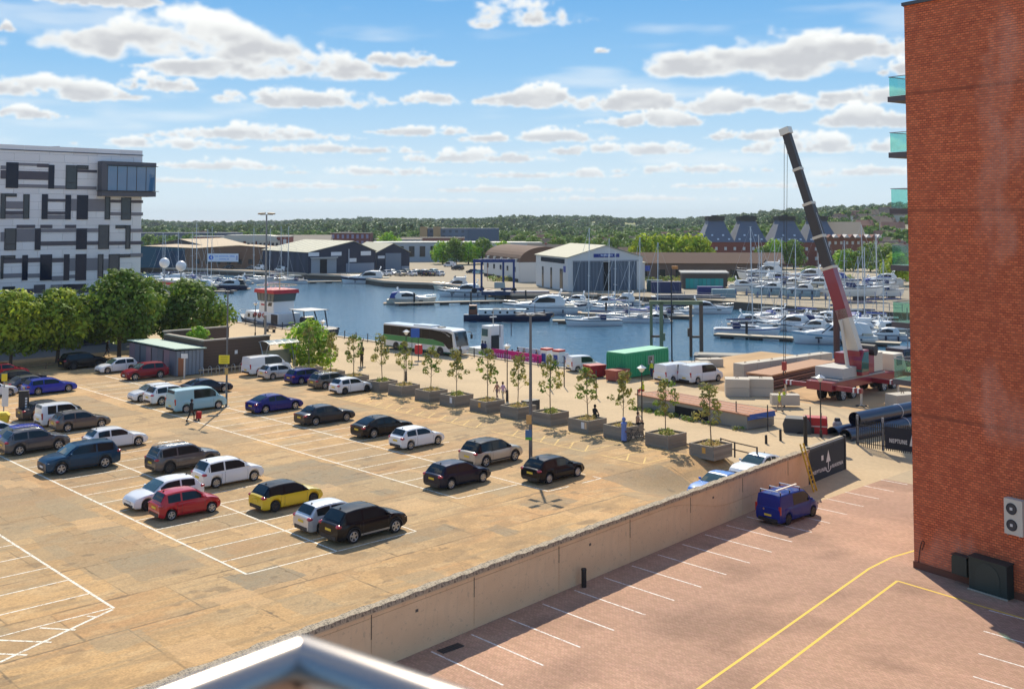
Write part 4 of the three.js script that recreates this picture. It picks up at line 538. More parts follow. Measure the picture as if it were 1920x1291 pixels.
function makeCar(type, color, label, p, turn, o = {}) {
  const s = carShape(type), t = thing(o.name ?? (s.van ? 'parked_van' : 'parked_car'), label, s.van ? 'van' : 'car', p, turn, o.group), col = o.two ?? color, key = (k, f) => { const q = type + k; if (!carParts.has(q)) carParts.set(q, f()); return carParts.get(q); };
  part('body', s.body, color, t); const cab = part('cabin', s.cabin, col, t);
  part('windscreen', s.screen, clearGlass, cab); if (!o.blind) part('rear_window', s.rear, carGlass, cab);
  for (const k of [-1, 1]) {
    part('side_window', key('f' + k, () => s.front(k)), carGlass, cab); if (!s.van || o.glazed) part('side_window', key('b' + k, () => s.back(k)), carGlass, cab);
    if (['estate', 'boxy', 'large', 'suv', 'mpv'].includes(type)) part('side_window', key('q' + k, () => s.quarter(k)), carGlass, cab);
    part('sill', key('s' + k, () => s.strip(s.xr + s.R + .07, s.xf - s.R - .07, s.GC + .01, s.GC + (/suv|large|boxy/.test(type) ? .2 : .1), k)), o.sill ?? trim, t);
    const door = part('front_door', key('d' + k, () => merge([s.strip(s.pillarB - .005, s.pillarB + .012, s.GC + .12, s.cw(s.pillarB)[2] - .05, k, .005), s.strip(s.xf - s.R - .16, s.xf - s.R - .145, s.GC + .12, s.topY(s.xf - s.R - .15) - .14, k, .005)])), trim, t);
    part('handle', key('h' + k, () => s.strip(s.pillarB + .1, s.pillarB + .28, s.belt - .17, s.belt - .135, k, .016)), o.handle ?? color, door);
    if (!s.van && type !== 'coupe') { const rd = part('rear_door', key('e' + k, () => s.strip(s.xr + s.R + .02, s.xr + s.R + .035, s.GC + .35, s.belt - .12, k, .005)), trim, t); part('handle', key('i' + k, () => s.strip(s.xr + s.R + .08, s.xr + s.R + .26, s.belt - .16, s.belt - .125, k, .016)), o.handle ?? color, rd); }
    const mx = s.xW - .32, mz = s.halfW(mx) + .06; part('mirror', key('m' + k, () => new THREE.SphereGeometry(.11, 10, 7).scale(.7, .75, 1.05).translate(mx, s.belt + .1, k * mz)), o.mirror ?? col, t);
    const w = s.halfW(s.h - .2), hy = s.nose - .12; part('headlight', key('hl' + k, () => new THREE.SphereGeometry(.17, 12, 8).scale(1.05, .42, .95).rotateY(k * .5).translate(s.h - .2, hy, k * (w - .17))), lampClear, t);
    const ty = s.van ? s.belt - .12 : s.deck - (type === 'saloon' || type === 'fastback' || type === 'coupe' ? .15 : .1), tw = s.halfW(-s.h + .1);
    part('tail_light', key('tl' + k, () => s.van ? box(.09, .5, .14, -s.h + .05, ty, k * (tw - .05)) : new THREE.SphereGeometry(.19, 12, 8).scale(.95, .52, 1.2).rotateY(-k * .6).translate(-s.h + .15, ty, k * (tw - .12))), lampRed, t);
    for (const x of [s.xf, s.xr]) { const g = wheelGeo(s.R), wh = part('wheel', g.tyre, paint.rubber, t); wh.position.set(x, s.R, k * (s.Wd / 2 - .125)); if (k < 0) wh.rotation.y = Math.PI; part('rim', g[o.rim ?? 'five'], o.rimMat ?? rimSilver, wh); part('brake_disc', g.back, M(.03, .03, .032, .6), wh); if (/suv|large|boxy/.test(type)) part('arch_trim', new THREE.TorusGeometry(s.R + .06, .03, 5, 18, Math.PI).translate(x, s.R, k * (s.Wd / 2 - .025)), trim, t); }
  }
  const fw = s.halfW(s.h) * 1.55, rw = s.halfW(-s.h) * 1.6;
  part('front_bumper', key('fb', () => merge([box(.1, .16, fw, s.h - .05, s.GC + .13, 0)])), trim, t); part('grille', key('g', () => box(.04, .13, fw * .5, s.h - .012, s.nose - .23, 0)), trim, t);
  part('rear_bumper', key('rb', () => box(.12, .2, rw, -s.h + .045, s.GC + .16, 0)), trim, t);
  part('number_plate', key('pr', () => box(.02, .12, .5, -s.h - .012, s.van ? .62 : s.GC + .52, 0)), plateY, t); part('number_plate', key('pf', () => box(.02, .12, .5, s.h + .012, s.GC + .3, 0)), plateW, t);
  if (o.rails) for (const k of [-1, 1]) part('roof_rail', key('rr' + k, () => tube([-.1, .05, .5, .9, 1.05].map((q) => { const x = lerp(s.xRT, s.xWT, q), [, wt, , yt] = s.cw(x); return V(x, yt + (q < 0 || q > 1 ? .0 : .07), k * (wt - .1)); }), .018, 5, 12)), o.railMat ?? rimSilver, t);
  part('aerial', key('ae', () => s.van ? cyl(.01, .006, .25, 5, s.xRT + .3, s.H - .01, 0) : new THREE.ConeGeometry(.04, .09, 6).scale(2, 1, .7).translate(s.xRT + .12, s.H + .02, 0)), trim, t);
  return t;
}
const C = { black: carPaint(.006, .006, .009), navy: carPaint(.010, .014, .035, .3), white: carPaint(.80, .80, .79), silver: carPaint(.55, .56, .57, .4), grey: carPaint(.10, .10, .11, .4), brown: carPaint(.13, .115, .105, .4), darkgrey: carPaint(.035, .037, .045, .35), yellow: carPaint(.72, .50, .015), red: carPaint(.46, .012, .022), crimson: carPaint(.24, .008, .022), blue: carPaint(.008, .03, .36), indigo: carPaint(.010, .012, .16), teal: carPaint(.012, .05, .10, .3), sky: carPaint(.33, .56, .60), champagne: carPaint(.52, .47, .39, .3), azure: carPaint(.01, .17, .58), van: carPaint(.012, .025, .20), pearl: carPaint(.66, .72, .76) };
const G = 'cars parked in the car park bays';
const lot = [   // type, paint, side a, mid b, heading, label, options
  ['suv', C.black, 45.5, 33.2, 1, 'black SUV in the end bay nearest the cream wall, silver five-spoke wheels', { rim: 'five', sill: rimSilver }],
  ['small', C.silver, 48.0, 32.9, 1, 'silver-white hatchback half hidden behind the black end-bay SUV', {}],
  ['small', C.yellow, 53.4, 33.3, 1, 'bright yellow hatchback with a black roof', { two: C.black, rim: 'ten', rimMat: rimDark, mirror: C.black }],
  ['tiny', C.red, 55.8, 28.2, 1, 'small bright red hatchback with silver wheels', {}],
  ['hatch', C.white, 58.6, 28.3, -1, 'white hatchback facing the viewer, tucked behind the red hatchback', { rim: 'ten', rimMat: rimDark }],
  ['mpv', C.white, 60.6, 33.5, 1, 'tall white hatchback parked between the yellow hatchback and the grey boxy SUV', { rim: 'disc' }],
  ['boxy', C.grey, 66.1, 33.2, 1, 'grey boxy SUV with roof rails and dark wheels', { rails: true, rimMat: rimDark }],
  ['large', C.teal, 70.6, 28.1, -1, 'large deep blue SUV with its nose towards the viewer', { rim: 'five' }],
  ['hatch', C.white, 75.8, 32.7, 1, 'white hatchback in the row behind the large deep blue SUV', {}],
  ['suv', C.grey, 78.4, 27.9, 1, 'grey SUV with twin-spoke alloys beside a blue hatchback', { rails: true }],
  ['hatch', C.blue, 81.0, 27.4, -1, 'mid blue hatchback mostly hidden behind the grey SUV', {}],
  ['hatch', C.brown, 84.4, 33.5, 1, 'brown-grey hatchback with a black rear window, left side of the car park', {}],
  ['boxvan', C.white, 87.4, 33.2, 1, 'short white van squeezed behind the brown-grey hatchback', { glazed: true }],
  ['saloon', C.darkgrey, 91.0, 33.5, 1, 'dark grey saloon beside the black payment pillar', {}],
  ['estate', C.white, 84.2, 27.2, 1, 'white car cut by the left picture edge beside the mid blue hatchback', {}],
  ['estate', C.blue, 104.0, 38.2, 1, 'vivid blue estate car near the panelled block', { rim: 'ten' }],
  ['saloon', C.grey, 106.9, 37.6, 1, 'grey saloon just behind the vivid blue estate', {}],
  ['saloon', C.black, 111.4, 38.0, 1, 'black saloon behind the grey saloon near the left edge', {}],
  ['hatch', C.red, 117.6, 38.6, 1, 'red hatchback barely showing behind the black saloon', {}],
  ['hatch', C.white, 105.4, 33.4, 1, 'white hatchback nose at the left edge below the yellow sign', {}],
  ['large', C.black, 118.8, 47.2, 1, 'black SUV in the shade of the street trees', { rimMat: rimDark }],
  ['hatch', C.white, 113.3, 48.7, -1, 'white hatchback nose-out between the black SUV and the crimson SUV', {}],
  ['suv', C.crimson, 106.5, 48.8, -1, 'crimson SUV parked beside the grey metal shed', {}],
  ['small', C.white, 93.6, 43.6, -1, 'white hatchback nose-out behind the white SUV', {}],
  ['suv', C.white, 90.7, 44.1, 1, 'white SUV next to the pale blue van', {}],
  ['camper', C.sky, 85.7, 44.1, 1, 'pale blue van with a side window', { name: 'parked_van', camper: 1, rim: 'disc' }],
  ['coupe', C.navy, 93.4, 49.0, 1, 'dark navy hatchback behind the tall thin lamp post', {}],
  ['panelvan', C.white, 100.9, 59.9, 1, 'white panel van parked by the curved cycle shelter', { blind: true }],
  ['hatch', C.silver, 97.2, 59.2, 1, 'silver-grey hatchback next to the white panel van', {}],
  ['estate', C.indigo, 92.6, 59.8, 1, 'indigo blue estate in the planter row', {}],
  ['estate', C.brown, 88.4, 59.9, 1, 'brown-grey estate with roof rails in the planter row', { rails: true }],
  ['small', C.white, 84.4, 59.3, 1, 'white hatchback beside the first planters', { rimMat: rimDark }],
  ['fastback', C.indigo, 80.8, 48.9, 1, 'deep blue fastback alone in the middle of the car park', {}],
  ['saloon', C.darkgrey, 73.3, 49.1, 1, 'long slate grey saloon with chrome window line', { rim: 'ten' }],
  ['fastback', C.black, 66.1, 49.6, 1, 'black fastback with a full-width tail next to a white hatchback', { rim: 'ten' }],
  ['small', C.white, 61.0, 48.9, 1, 'white three-door hatchback next to the black fastback', {}],
  ['suv', C.champagne, 53.3, 49.3, 1, 'champagne SUV with a black roof by the tall lamp post', { two: C.black, rim: 'five' }],
  ['hatch', C.navy, 50.4, 43.8, 1, 'dark slate blue hatchback in front of the champagne SUV', { rim: 'disc' }],
  ['hatch', C.black, 47.3, 49.2, 1, 'black hatchback at the end of the row by the lamp post', { rim: 'disc' }],
  ['coupe', C.azure, 40.2, 57.2, -1, 'bright azure coupe half hidden behind the cream wall', {}],
  ['coupe', C.pearl, 41.5, 63.6, -1, 'pearl white coupe partly hidden by the far end of the cream wall', { rim: 'five', rimMat: rimDark }],
];
{
  const rnd = random(3);
  for (const [type, col, a, b, dir, label, o] of lot) { const v = makeCar(type, col, label, ab(a + carTypes[type][1] / 2, b, .006 + lotY(a + 1, b)), TURN_B + (dir < 0 ? Math.PI : 0) + (rnd() - .5) * .05, { group: G, ...o }); if (o.camper) { const s = carShape('camper'); for (const k of [-1, 1]) part('side_window', s.sidePane(-.35, .75, k, .16, .05), carGlass, v); } }
  // courtyard van with roof bars
  const vp = toAB(at(1502, 977, COURT)), v = makeCar('minivan', C.van, 'blue panel van with white roof bars parked in the courtyard', ab(vp[0] + .9, vp[1], COURT + .006), TURN_B - .02, { blind: true, rimMat: rimDark, rim: 'disc' }), s = carShape('minivan');
  const rack = part('roof_rack', [beam(V(-2.1, s.H + .28, .55), V(.1, s.H + .34, .55), .12, .06)], M(.7, .62, .5, .6), v); for (const [x, name] of [[-1.9, 'rack_bar'], [-.9, 'rack_bar'], [.2, 'rack_bar']]) { part(name, box(.06, .05, 1.5, x, s.H + .16, 0), M(.62, .66, .7, .4), rack); for (const k of [-1, 1]) part('rack_foot', box(.06, .2, .05, x, s.H + .06, k * .72), trim, rack); }
  part('badge', cyl(.06, .06, .02, 14).rotateZ(Math.PI / 2).translate(-s.h - .012, .95, -.28), chrome, v);
  // vans on the quay
  for (const [u, v2, type, label, off] of [[1282, 716, 'panelvan', 'white panel van behind its twin in the works yard', 0], [1328, 717.5, 'panelvan', 'white panel van with a green-tinted cab window in the works yard', 0], [1106, 696, 'boxvan', 'small white van parked at the quay edge near the green cabin', 0]]) { const q = toAB(at(u, v2, -1.3)); const car = makeCar(type, C.white, label, ab(q[0] + .95, q[1] + off, -1.296), TURN_B - .12 + (type === 'boxvan' ? -.25 : 0), { blind: true, group: 'vans on the quay' }); car.scale.setScalar(1.04); }
  // cars on the far quay, a row seen end-on
  const far_cols = [C.white, C.silver, C.champagne, C.darkgrey, C.white, C.silver, C.navy, C.silver, C.grey, C.sky, C.white];
  [724, 737, 750, 762, 772, 782, 791, 798, 806, 815, 822].forEach((u, i) => makeCar(i % 3 ? 'hatch' : 'suv', far_cols[i], ['white car at the left end of the distant row on the far quay', 'second car from the left in the far quay row, silver', 'champagne car, third in the far quay row', 'dark grey car, fourth in the far quay row', 'white car in the middle of the far quay row', 'silver car just right of the middle of the far quay row', 'navy car near the middle of the far quay row', 'silver car towards the right of the far quay row', 'grey car towards the right of the far quay row', 'pale blue car, last but one in the far quay row', 'white car at the right end of the distant far quay row'][i], at(u, 517 - (i % 2) * 2.2, landY), Math.PI / 2 + .5 + (i % 4) * .06 + (i % 2 ? Math.PI : 0), { group: 'cars on the far quay' }).scale.setScalar(1.2));
  for (const [u, v3, type, c, label] of [[488, 506, 'panelvan', C.white, 'white van outside the navy sheds on the far quay, left of its neighbour'], [527, 509, 'panelvan', C.silver, 'silver van outside the navy sheds on the far quay'], [428, 504, 'hatch', C.darkgrey, 'dark car outside the brick warehouse on the far quay'], [470, 505, 'hatch', C.grey, 'grey car by the corner of the brick warehouse'], [843, 500, 'panelvan', C.white, 'white van on the boatyard road above the far quay'], [858, 506, 'large', C.darkgrey, 'dark vehicle on the boatyard road by the travel hoist'], [885, 512, 'hatch', C.navy, 'dark blue car close to the travel hoist'], [897, 513, 'hatch', C.sky, 'pale blue car close to the travel hoist']]) makeCar(type, c, label, at(u, v3, landY), 2.6, { group: 'vehicles on the far quay' });
}

// ---------- plants: crowns of leaf-sized faces gathered in uneven clumps ----------
const leafMat = new THREE.MeshPhysicalMaterial({ vertexColors: true, roughness: .75, transmission: .5, thickness: 0, side: THREE.DoubleSide, specularIntensity: .3 }), bark = M(.10, .07, .045, .95), barkPale = M(.19, .145, .10, .9);
function leaves(clumps, size, tones, seed, soft = .55) {   // clumps: [x, y, z, radius, number]; tones: linear colours
  const rnd = random(seed), pos = [], nor = [], col = [], uv = [], n = V(0, 0, 0), u = V(0, 0, 0), w = V(0, 0, 0), c = V(0, 0, 0);
  for (const [x, y, z, r, k] of clumps) { const tone = tones[Math.floor(rnd() * tones.length)];
    for (let i = 0; i < k; i++) {
      const th = rnd() * 6.2832, cz = rnd() * 2 - 1, s = Math.sqrt(1 - cz * cz), rr = r * (.55 + .5 * Math.pow(rnd(), .6)); n.set(s * Math.cos(th), cz, s * Math.sin(th)); c.set(x + n.x * rr, y + n.y * rr * .82, z + n.z * rr);
      const out = n.clone(); n.add(V(rnd() - .5, rnd() - .2, rnd() - .5).multiplyScalar(1.5)).normalize(); u.set(rnd() - .5, rnd() - .5, rnd() - .5).cross(n).normalize(); w.crossVectors(n, u);
      const q = size * (.6 + .8 * rnd()), l = q * .8, m = 1.5 + .8 * rnd(), cl = [tone[0] * m * (.9 + .3 * rnd()), tone[1] * m, tone[2] * m], nn = n.clone().lerp(out, soft).normalize();
      const P = [[-l, 0], [0, -q * .45], [l, 0], [0, q * .45]].map(([a, b]) => [c.x + u.x * a + w.x * b, c.y + u.y * a + w.y * b - Math.abs(a) * .12, c.z + u.z * a + w.z * b]);
      for (const j of [0, 1, 2, 0, 2, 3]) { pos.push(...P[j]); nor.push(nn.x, nn.y, nn.z); col.push(...cl); uv.push(0, 0); }
    } }
  const g = new THREE.BufferGeometry(); for (const [k, a, d] of [['position', pos, 3], ['normal', nor, 3], ['uv', uv, 2], ['color', col, 3]]) g.setAttribute(k, new THREE.Float32BufferAttribute(a, d)); return g;
}
const greens = { lime: [[.24, .29, .026], [.17, .225, .024], [.12, .175, .022]], plane: [[.14, .20, .026], [.10, .16, .022], [.075, .125, .02]], dusty: [[.20, .20, .055], [.155, .17, .048], [.12, .135, .04]], bright: [[.16, .29, .026], [.13, .24, .026], [.20, .30, .028]], dark: [[.06, .10, .026], [.05, .085, .024], [.075, .115, .028]], mid: [[.10, .165, .03], [.08, .14, .028], [.12, .18, .032]], blue: [[.06, .105, .045], [.075, .12, .05]] };
function domeClumps(R, H, base, n, per, seed, lean = 1) { const rnd = random(seed), l = []; for (let k = 0; k < n; k++) { const t = (k + .5) / n, y = base + H * (.06 + .88 * t), f = Math.pow(Math.sin(Math.PI * Math.min(1, .16 + .80 * t)), .75) * lean, rr = R * f * (.25 + .7 * Math.sqrt(rnd())), th = k * 2.4 + rnd(); l.push([Math.cos(th) * rr, y, Math.sin(th) * rr, R * (.25 + .14 * rnd()), Math.round(per * (.7 + .6 * rnd()))]); } return l; }
function trunkGeo(h, r, limbs, seed, spread = .5, from = .45) { const rnd = random(seed), l = [bar(V(0, -.05, 0), V(.03 * h, h * .55, .02 * h), r, r * .7, 8), bar(V(.03 * h, h * .545, .02 * h), V(0, h, 0), r * .7, r * .3, 7)]; for (let k = 0; k < limbs; k++) { const y = h * (from + .5 * rnd()), th = k * 2.4 + rnd(), s = h * spread * (.35 + .35 * rnd()); l.push(bar(V(0, y, 0), V(Math.cos(th) * s, y + s * (.5 + .5 * rnd()), Math.sin(th) * s), r * .38, r * .12, 5)); } return merge(l); }
function plantTree(name, label, p, trunk, crown, { turn = 0, sx = 1, sy = 1, group, cat = 'tree', mat = bark } = {}) { const o = thing(name, label, cat, p, turn, group); part('trunk', trunk, mat, o); part('crown', crown, leafMat, o); o.scale.set(sx, sy, sx); return o; }
// street trees in front of the panelled block
{
  const tr = trunkGeo(5.2, .22, 9, 4), V1 = [11, 12, 13].map((s) => leaves(domeClumps(4.1, 6.6, 2.0, 70, 105, s), .32, greens.plane, s)), V2 = leaves(domeClumps(4.0, 6.4, 2.0, 66, 105, 17), .32, greens.lime, 18);
  const T = [[125, 41.2, V2, .95, 1.0, 'round lime-green street tree at the left picture edge'], [125.3, 46.4, V2, 1.0, 1.0, 'round lime-green street tree, second from the left edge'], [125.1, 53.6, V1[0], 1.16, 1.18, 'tallest dark green street tree, behind the white and crimson cars'], [135, 61.5, V1[1], .82, .98, 'slimmer street tree between the tallest tree and the quay-side tree'], [129.9, 65.0, V1[2], 1.2, 1.12, 'broad round tree beside the promenade, right of the others']];
  T.forEach(([a, b, g, sx, sy, label], i) => plantTree('street_tree', label, ab(a, b, b > 64 ? -1.3 : 0), tr, g, { turn: i * 1.3, sx, sy, group: 'street trees by the panelled block' }));
  plantTree('shrub', 'bright green young shrub behind the metal shed', ab(113, 57.6), trunkGeo(2.4, .08, 5, 6), leaves(domeClumps(1.5, 3.2, 1.2, 30, 50, 23), .2, greens.bright, 24), { cat: 'shrub' });
  const bg = leaves(domeClumps(2.2, 3.6, .7, 46, 60, 25), .22, [...greens.bright, ...greens.lime], 26), b = plantTree('shrub', 'large loose yellow-green shrub growing over the cycle shelter', ab(104.5, 66.8, -1.3), trunkGeo(2.6, .1, 9, 8, .8, .2), bg, { cat: 'shrub', sx: 1.35, sy: 1.45 }); b.rotation.y = .7;
}
// planters along the promenade edge, each with a sapling
{
  const board = [M(.27, .225, .17, .85), M(.235, .195, .15, .85), M(.30, .25, .19, .85)], soil = M(.30, .22, .10, .95), straw = leaves(domeClumps(.75, .28, -.05, 12, 16, 31), .11, [[.30, .24, .09], [.20, .20, .07]], 32), weeds = leaves(domeClumps(.8, .3, -.05, 12, 18, 33), .11, [[.13, .17, .035], [.18, .2, .05]], 34);
  const sap = [51, 52, 53, 54, 55].map((s, i) => { const rnd = random(s), l = [], limbs = []; for (let k = 0; k < 15; k++) { const y = 1.5 + 2.5 * (k / 15), r = (1.15 - .75 * (k / 15)) * (.35 + .65 * rnd()), th = k * 2.4 + rnd(), q = V(Math.cos(th) * r, y + .25 + rnd() * .2, Math.sin(th) * r); limbs.push(bar(V(0, y - .3, 0), q, .016, .006, 4)); l.push([q.x, q.y, q.z, .26 + .12 * rnd(), 24 + Math.floor(rnd() * 16)]); } l.push([0, 4.1, 0, .3, 20]); return { crown: leaves(l, .165, i % 2 ? greens.dusty : [...greens.dusty, ...greens.plane], s + 9, .3), trunk: merge([bar(V(.05, -.1, 0), V(-.02, 2, .03), .045, .035, 6), bar(V(-.02, 1.99, .03), V(0, 4.1, 0), .035, .012, 6), ...limbs]) }; });
  const boardG = [box(2.16, .225, .11, 0, 0, 0), box(.11, .225, 1.93, 0, 0, 0)], plank = (k) => boardG[k];
  const A = [98.5, 94.4, 90.2, 85.5, 82.0, 77.9, 74.3, 70.2, 66.3, 62.5, 58.4, 54.7, 50.6, 46.6], LB = ['first planter from the left, beyond the silver-grey hatchback', 'second planter from the left, behind the indigo estate', 'third planter from the left, behind the brown-grey estate', 'fourth planter from the left, next to the white hatchback', 'fifth planter from the left', 'sixth planter from the left', 'seventh planter from the left, with a white notice', 'eighth planter, with an orange notice, beside two walkers', 'ninth planter, with a dark box, left of the tall lamp post', 'tenth planter, just right of the tall lamp post', 'eleventh planter with white notice and a seated person', 'twelfth planter, behind the person in blue', 'last planter but one before the cream wall', 'last planter before the cream wall, with an orange notice'];
  A.forEach((a, i) => {
    const p = ab(a - 1.08, 62.35, lotY(a - 1, 62)), o = thing('timber_planter', 'square grey timber box, ' + LB[i], 'planter', p, TURN_B, 'timber planters along the promenade'); const rnd = random(60 + i);
    for (let k = 0; k < 4; k++) { const y = .12 + k * .235; for (const s of [-1, 1]) { part('board', plank(0), board[Math.floor(rnd() * 3)], o).position.set((rnd() - .5) * .015, y, s * 1.02); part('board', plank(1), board[Math.floor(rnd() * 3)], o).position.set(s * 1.025, y, (rnd() - .5) * .01); } }
    part('soil', box(1.94, .1, 1.94, 0, .76, 0), soil, o); { const w = part('weeds', i % 3 ? straw : weeds, leafMat, o); w.position.y = .84; w.userData.kind = 'stuff'; }
    if ([7, 13].includes(i)) part('notice', box(.01, .4, .3, -1.09, .6, .2), M(.72, .36, .07, .6), o, 'orange notice'); if ([6, 10].includes(i)) { part('notice', box(.01, .5, .32, -1.09, .55, .5), M(.75, .74, .72, .6), o, 'white notice'); if (i === 10) part('notice', box(.01, .5, .2, -1.09, .55, .8), M(.72, .5, .3, .6), o); }
    const s = sap[i % 5], t = plantTree('sapling', ['slender young tree growing in the', LB[i].replace(/, (with|beside|behind|next|just|beyond|left).*/, '').replace(' with white notice and a seated person', '')].join(' '), p.clone().add(V(0, .8, 0)), s.trunk, s.crown, { turn: i * 1.9, sx: .88 + .2 * rnd(), sy: .92 + .16 * rnd(), group: 'saplings in the planters', mat: barkPale });
    t.rotation.z = (rnd() - .5) * .05;
  });
  const bx = thing('dark_crate', 'dark crate standing behind the ninth planter by the lamp', 'crate', ab(66, 64.6, -1.3), TURN_B); for (let k = 0; k < 4; k++) part('slat', box(1.5, .3, .06, 0, 1.15 + k * .33, -.4), paint.dark, bx); part('crate_back', box(1.5, 2.3, .7, 0, 1.15, 0), paint.dark, bx);
}
// trees standing among the far buildings and on the far hills
{
  const big = [71, 72, 73].map((s) => leaves(domeClumps(4.6, 7.4, 1.6, 42, 34, s), .62, greens.mid, s)), yel = leaves(domeClumps(4.6, 7.4, 1.4, 46, 36, 75), .6, [[.26, .32, .022], [.21, .27, .022], [.15, .21, .02]], 76), dk = leaves(domeClumps(4.4, 8, 1.4, 40, 34, 77), .62, greens.dark, 78), br = leaves(domeClumps(4.6, 7, 1.0, 42, 34, 79), .6, greens.bright, 80), cone = leaves(domeClumps(1.9, 13, 1, 40, 26, 81, .9), .5, greens.dark, 82), tk = trunkGeo(5, .3, 6, 9);
  const T = [];   // [pixel column, distance, crown, width, height, label]
  for (const [u, z] of [[1205, 352], [1235, 358], [1262, 362], [1288, 356], [1310, 350]]) T.push([u, z, yel, 1.25, 1.45, 'in the yellow-green clump behind the boatyard']); for (const [u, z] of [[1268, 338], [1300, 335], [1322, 342]]) T.push([u, z, br, 1.0, .9, 'in front of the yellow-green clump']);
  for (const [u, z] of [[830, 445], [855, 440], [878, 442], [905, 448], [942, 446]]) T.push([u, z, u % 2 ? big[0] : br, 1.1, 1.15, 'before the grey offices']); T.push([728, 540, br, 1.3, 1.5, 'above the navy sheds'], [1455, 400, br, 1.15, 1.35, 'between the two maltings'], [1432, 396, big[1], .9, .95, 'at the foot of the left maltings'], [1488, 398, big[2], 1.0, 1.2, 'at the foot of the right maltings'], [1380, 398, br, .8, .6, 'under the left maltings wall'], [1585, 385, br, 1.1, .95, 'in front of the brick hotel'], [1632, 380, big[0], 1.1, 1.1, 'right of the brick hotel'], [1600, 383, yel, .8, .75, 'low before the hotel wall'], [1668, 330, big[1], 1.3, 1.2, 'behind the boats near the apartment block'], [1680, 300, yel, 1.1, 1.0, 'beside the apartment block balconies'], [1520, 330, M ? big[2] : 0, .6, .45, 'low behind the white cruisers']);
  for (const [u, z] of [[712, 900], [757, 880], [772, 890], [790, 880], [682, 950]]) T.push([u, z, cone, 1.6, 1.15, 'tall and pointed on the skyline']); for (const [u, z] of [[975, 560], [1000, 520], [1030, 600], [1045, 470], [1108, 420], [1120, 460], [1090, 520], [1150, 480], [985, 700], [1165, 620]]) T.push([u, z, big[(u + z) % 3], 1.2, 1.15, 'among the houses behind the workshop']);
  const used = new Map(), ord = ['', 'second ', 'third ', 'fourth ', 'fifth ', 'sixth ', 'seventh ', 'eighth ', 'ninth ', 'tenth '];
  T.sort((a, b) => a[0] - b[0]).forEach(([u, z, g, sx, sy, where], i) => { const n = used.get(where) ?? 0; used.set(where, n + 1); const p = far(u, 470, z); p.y = landHeight(p.x, z); plantTree('far_tree', `${ord[n]}${['', 'far '][0]}tree ${where}${n ? ', from the left' : T.filter((t) => t[5] === where).length > 1 ? ', leftmost' : ''}`, p, tk, g, { turn: i, sx, sy, group: 'trees on the far bank' }); });
  // woods and hedges beyond, one mass
  const rnd = random(91), low = [leaves(domeClumps(6, 8, .5, 18, 16, 92), 1.5, greens.dark, 93, .75), leaves(domeClumps(6.5, 8, .5, 18, 16, 94), 1.5, greens.mid, 95, .75), leaves(domeClumps(6, 7.5, .5, 18, 16, 96), 1.5, greens.blue, 97, .75)], N = [1500, 1100, 1300];
  low.forEach((g, k) => {
    const list = []; let guard = 0;
    while (list.length < N[k] && guard++ < 60000) {
      const t = -.42 + .82 * rnd(), z = k === 1 ? 480 + 900 * Math.pow(rnd(), 1.3) : 900 + 2600 * Math.pow(rnd(), 1.2), x = t * z; const dens = fbm(x * .0045 + 20, z * .0025 + k * 7, 3), want = k === 1 ? smooth(.42, .6, dens) * (t > .1 ? 1 : z > 760 ? .75 : .12) : smooth(.36, .52, dens); if (rnd() > want) continue; if (k === 1 && z < 560 && t < .16) continue; if (z < 520 && t > .12 && t < .36) continue;
      list.push([x, landHeight(x, z) - .6, z, .75 + .75 * rnd() * (k === 1 ? .7 : 1.25), rnd() * 6.3]);
    }
    const m = new THREE.InstancedMesh(g, leafMat, list.length), o = new THREE.Object3D(); list.forEach(([x, y, z, s, r], i) => { o.position.set(x, y, -z); o.scale.set(s, s * .95, s); o.rotation.y = r; o.updateMatrix(); m.setMatrixAt(i, o.matrix); });
    m.name = ['hill_woods', 'town_trees', 'ridge_woods'][k]; tag(m, ['dark woods along the far hills', 'mid green trees massed between the distant houses', 'blue-green woods on the far ridge'][k], 'woods', null, 'stuff'); scene.add(m);
  });
}

// ---------- boats: lofted hulls with decks, cabins, panes, rails and rigs. x runs to the bow, y = 0 is the waterline ----------
const B = { white: M(.78, .78, .75, .35, 0, { clearcoat: .4 }), cream: M(.66, .60, .46, .4), navy: M(.010, .014, .05, .35, 0, { clearcoat: .3 }), black: M(.012, .013, .016, .5), blue: M(.02, .06, .30, .5), canvas: M(.012, .025, .10, .85), sky: M(.30, .44, .52, .6), grey: M(.30, .32, .33, .5), teak: M(.36, .22, .11, .7), pane: M(.012, .016, .022, .05, 0, { specularIntensity: 1 }), steel: M(.55, .55, .55, .3, .7), alloy: M(.60, .61, .62, .4, .4), red: M(.45, .015, .02, .5), pink: M(.62, .03, .24, .6), orange: M(.6, .12, .04, .6), wood: M(.22, .07, .03, .5), hullgrey: M(.045, .055, .075, .5) };
function hullRings(L, beam, fb, stern = .85, bowLift = .45, draft = .5) { const rings = [], n = 14; for (let i = 0; i <= n; i++) { const t = i / n, x = -L / 2 + L * t, w = beam / 2 * (t < .45 ? lerp(stern, 1, smooth(0, .45, t)) : Math.max(.012, 1 - Math.pow((t - .45) / .55, 2.4))), y = fb * (1 + bowLift * t * t), k = t > .85 ? (t - .85) / .15 : 0, xx = (f) => x - k * L * .05 * (1 - f); const half = [[0, -draft * (1 - k)], [w * .55, -draft * .8 * (1 - k)], [w * .82, .05], [w * .96, y * .55], [w, y]]; rings.push([...half.map(([z, q]) => V(xx(clamp(q / y)), q, z)), V(x, y - .02, 0), ...half.slice(1).reverse().map(([z, q]) => V(xx(clamp(q / y)), q, -z))]); } return rings; }
const hullCache = new Map();
function hullGeo(...a) { const k = a.join(); if (!hullCache.has(k)) hullCache.set(k, loft(hullRings(...a), { crease: .7 })); return hullCache.get(k); }
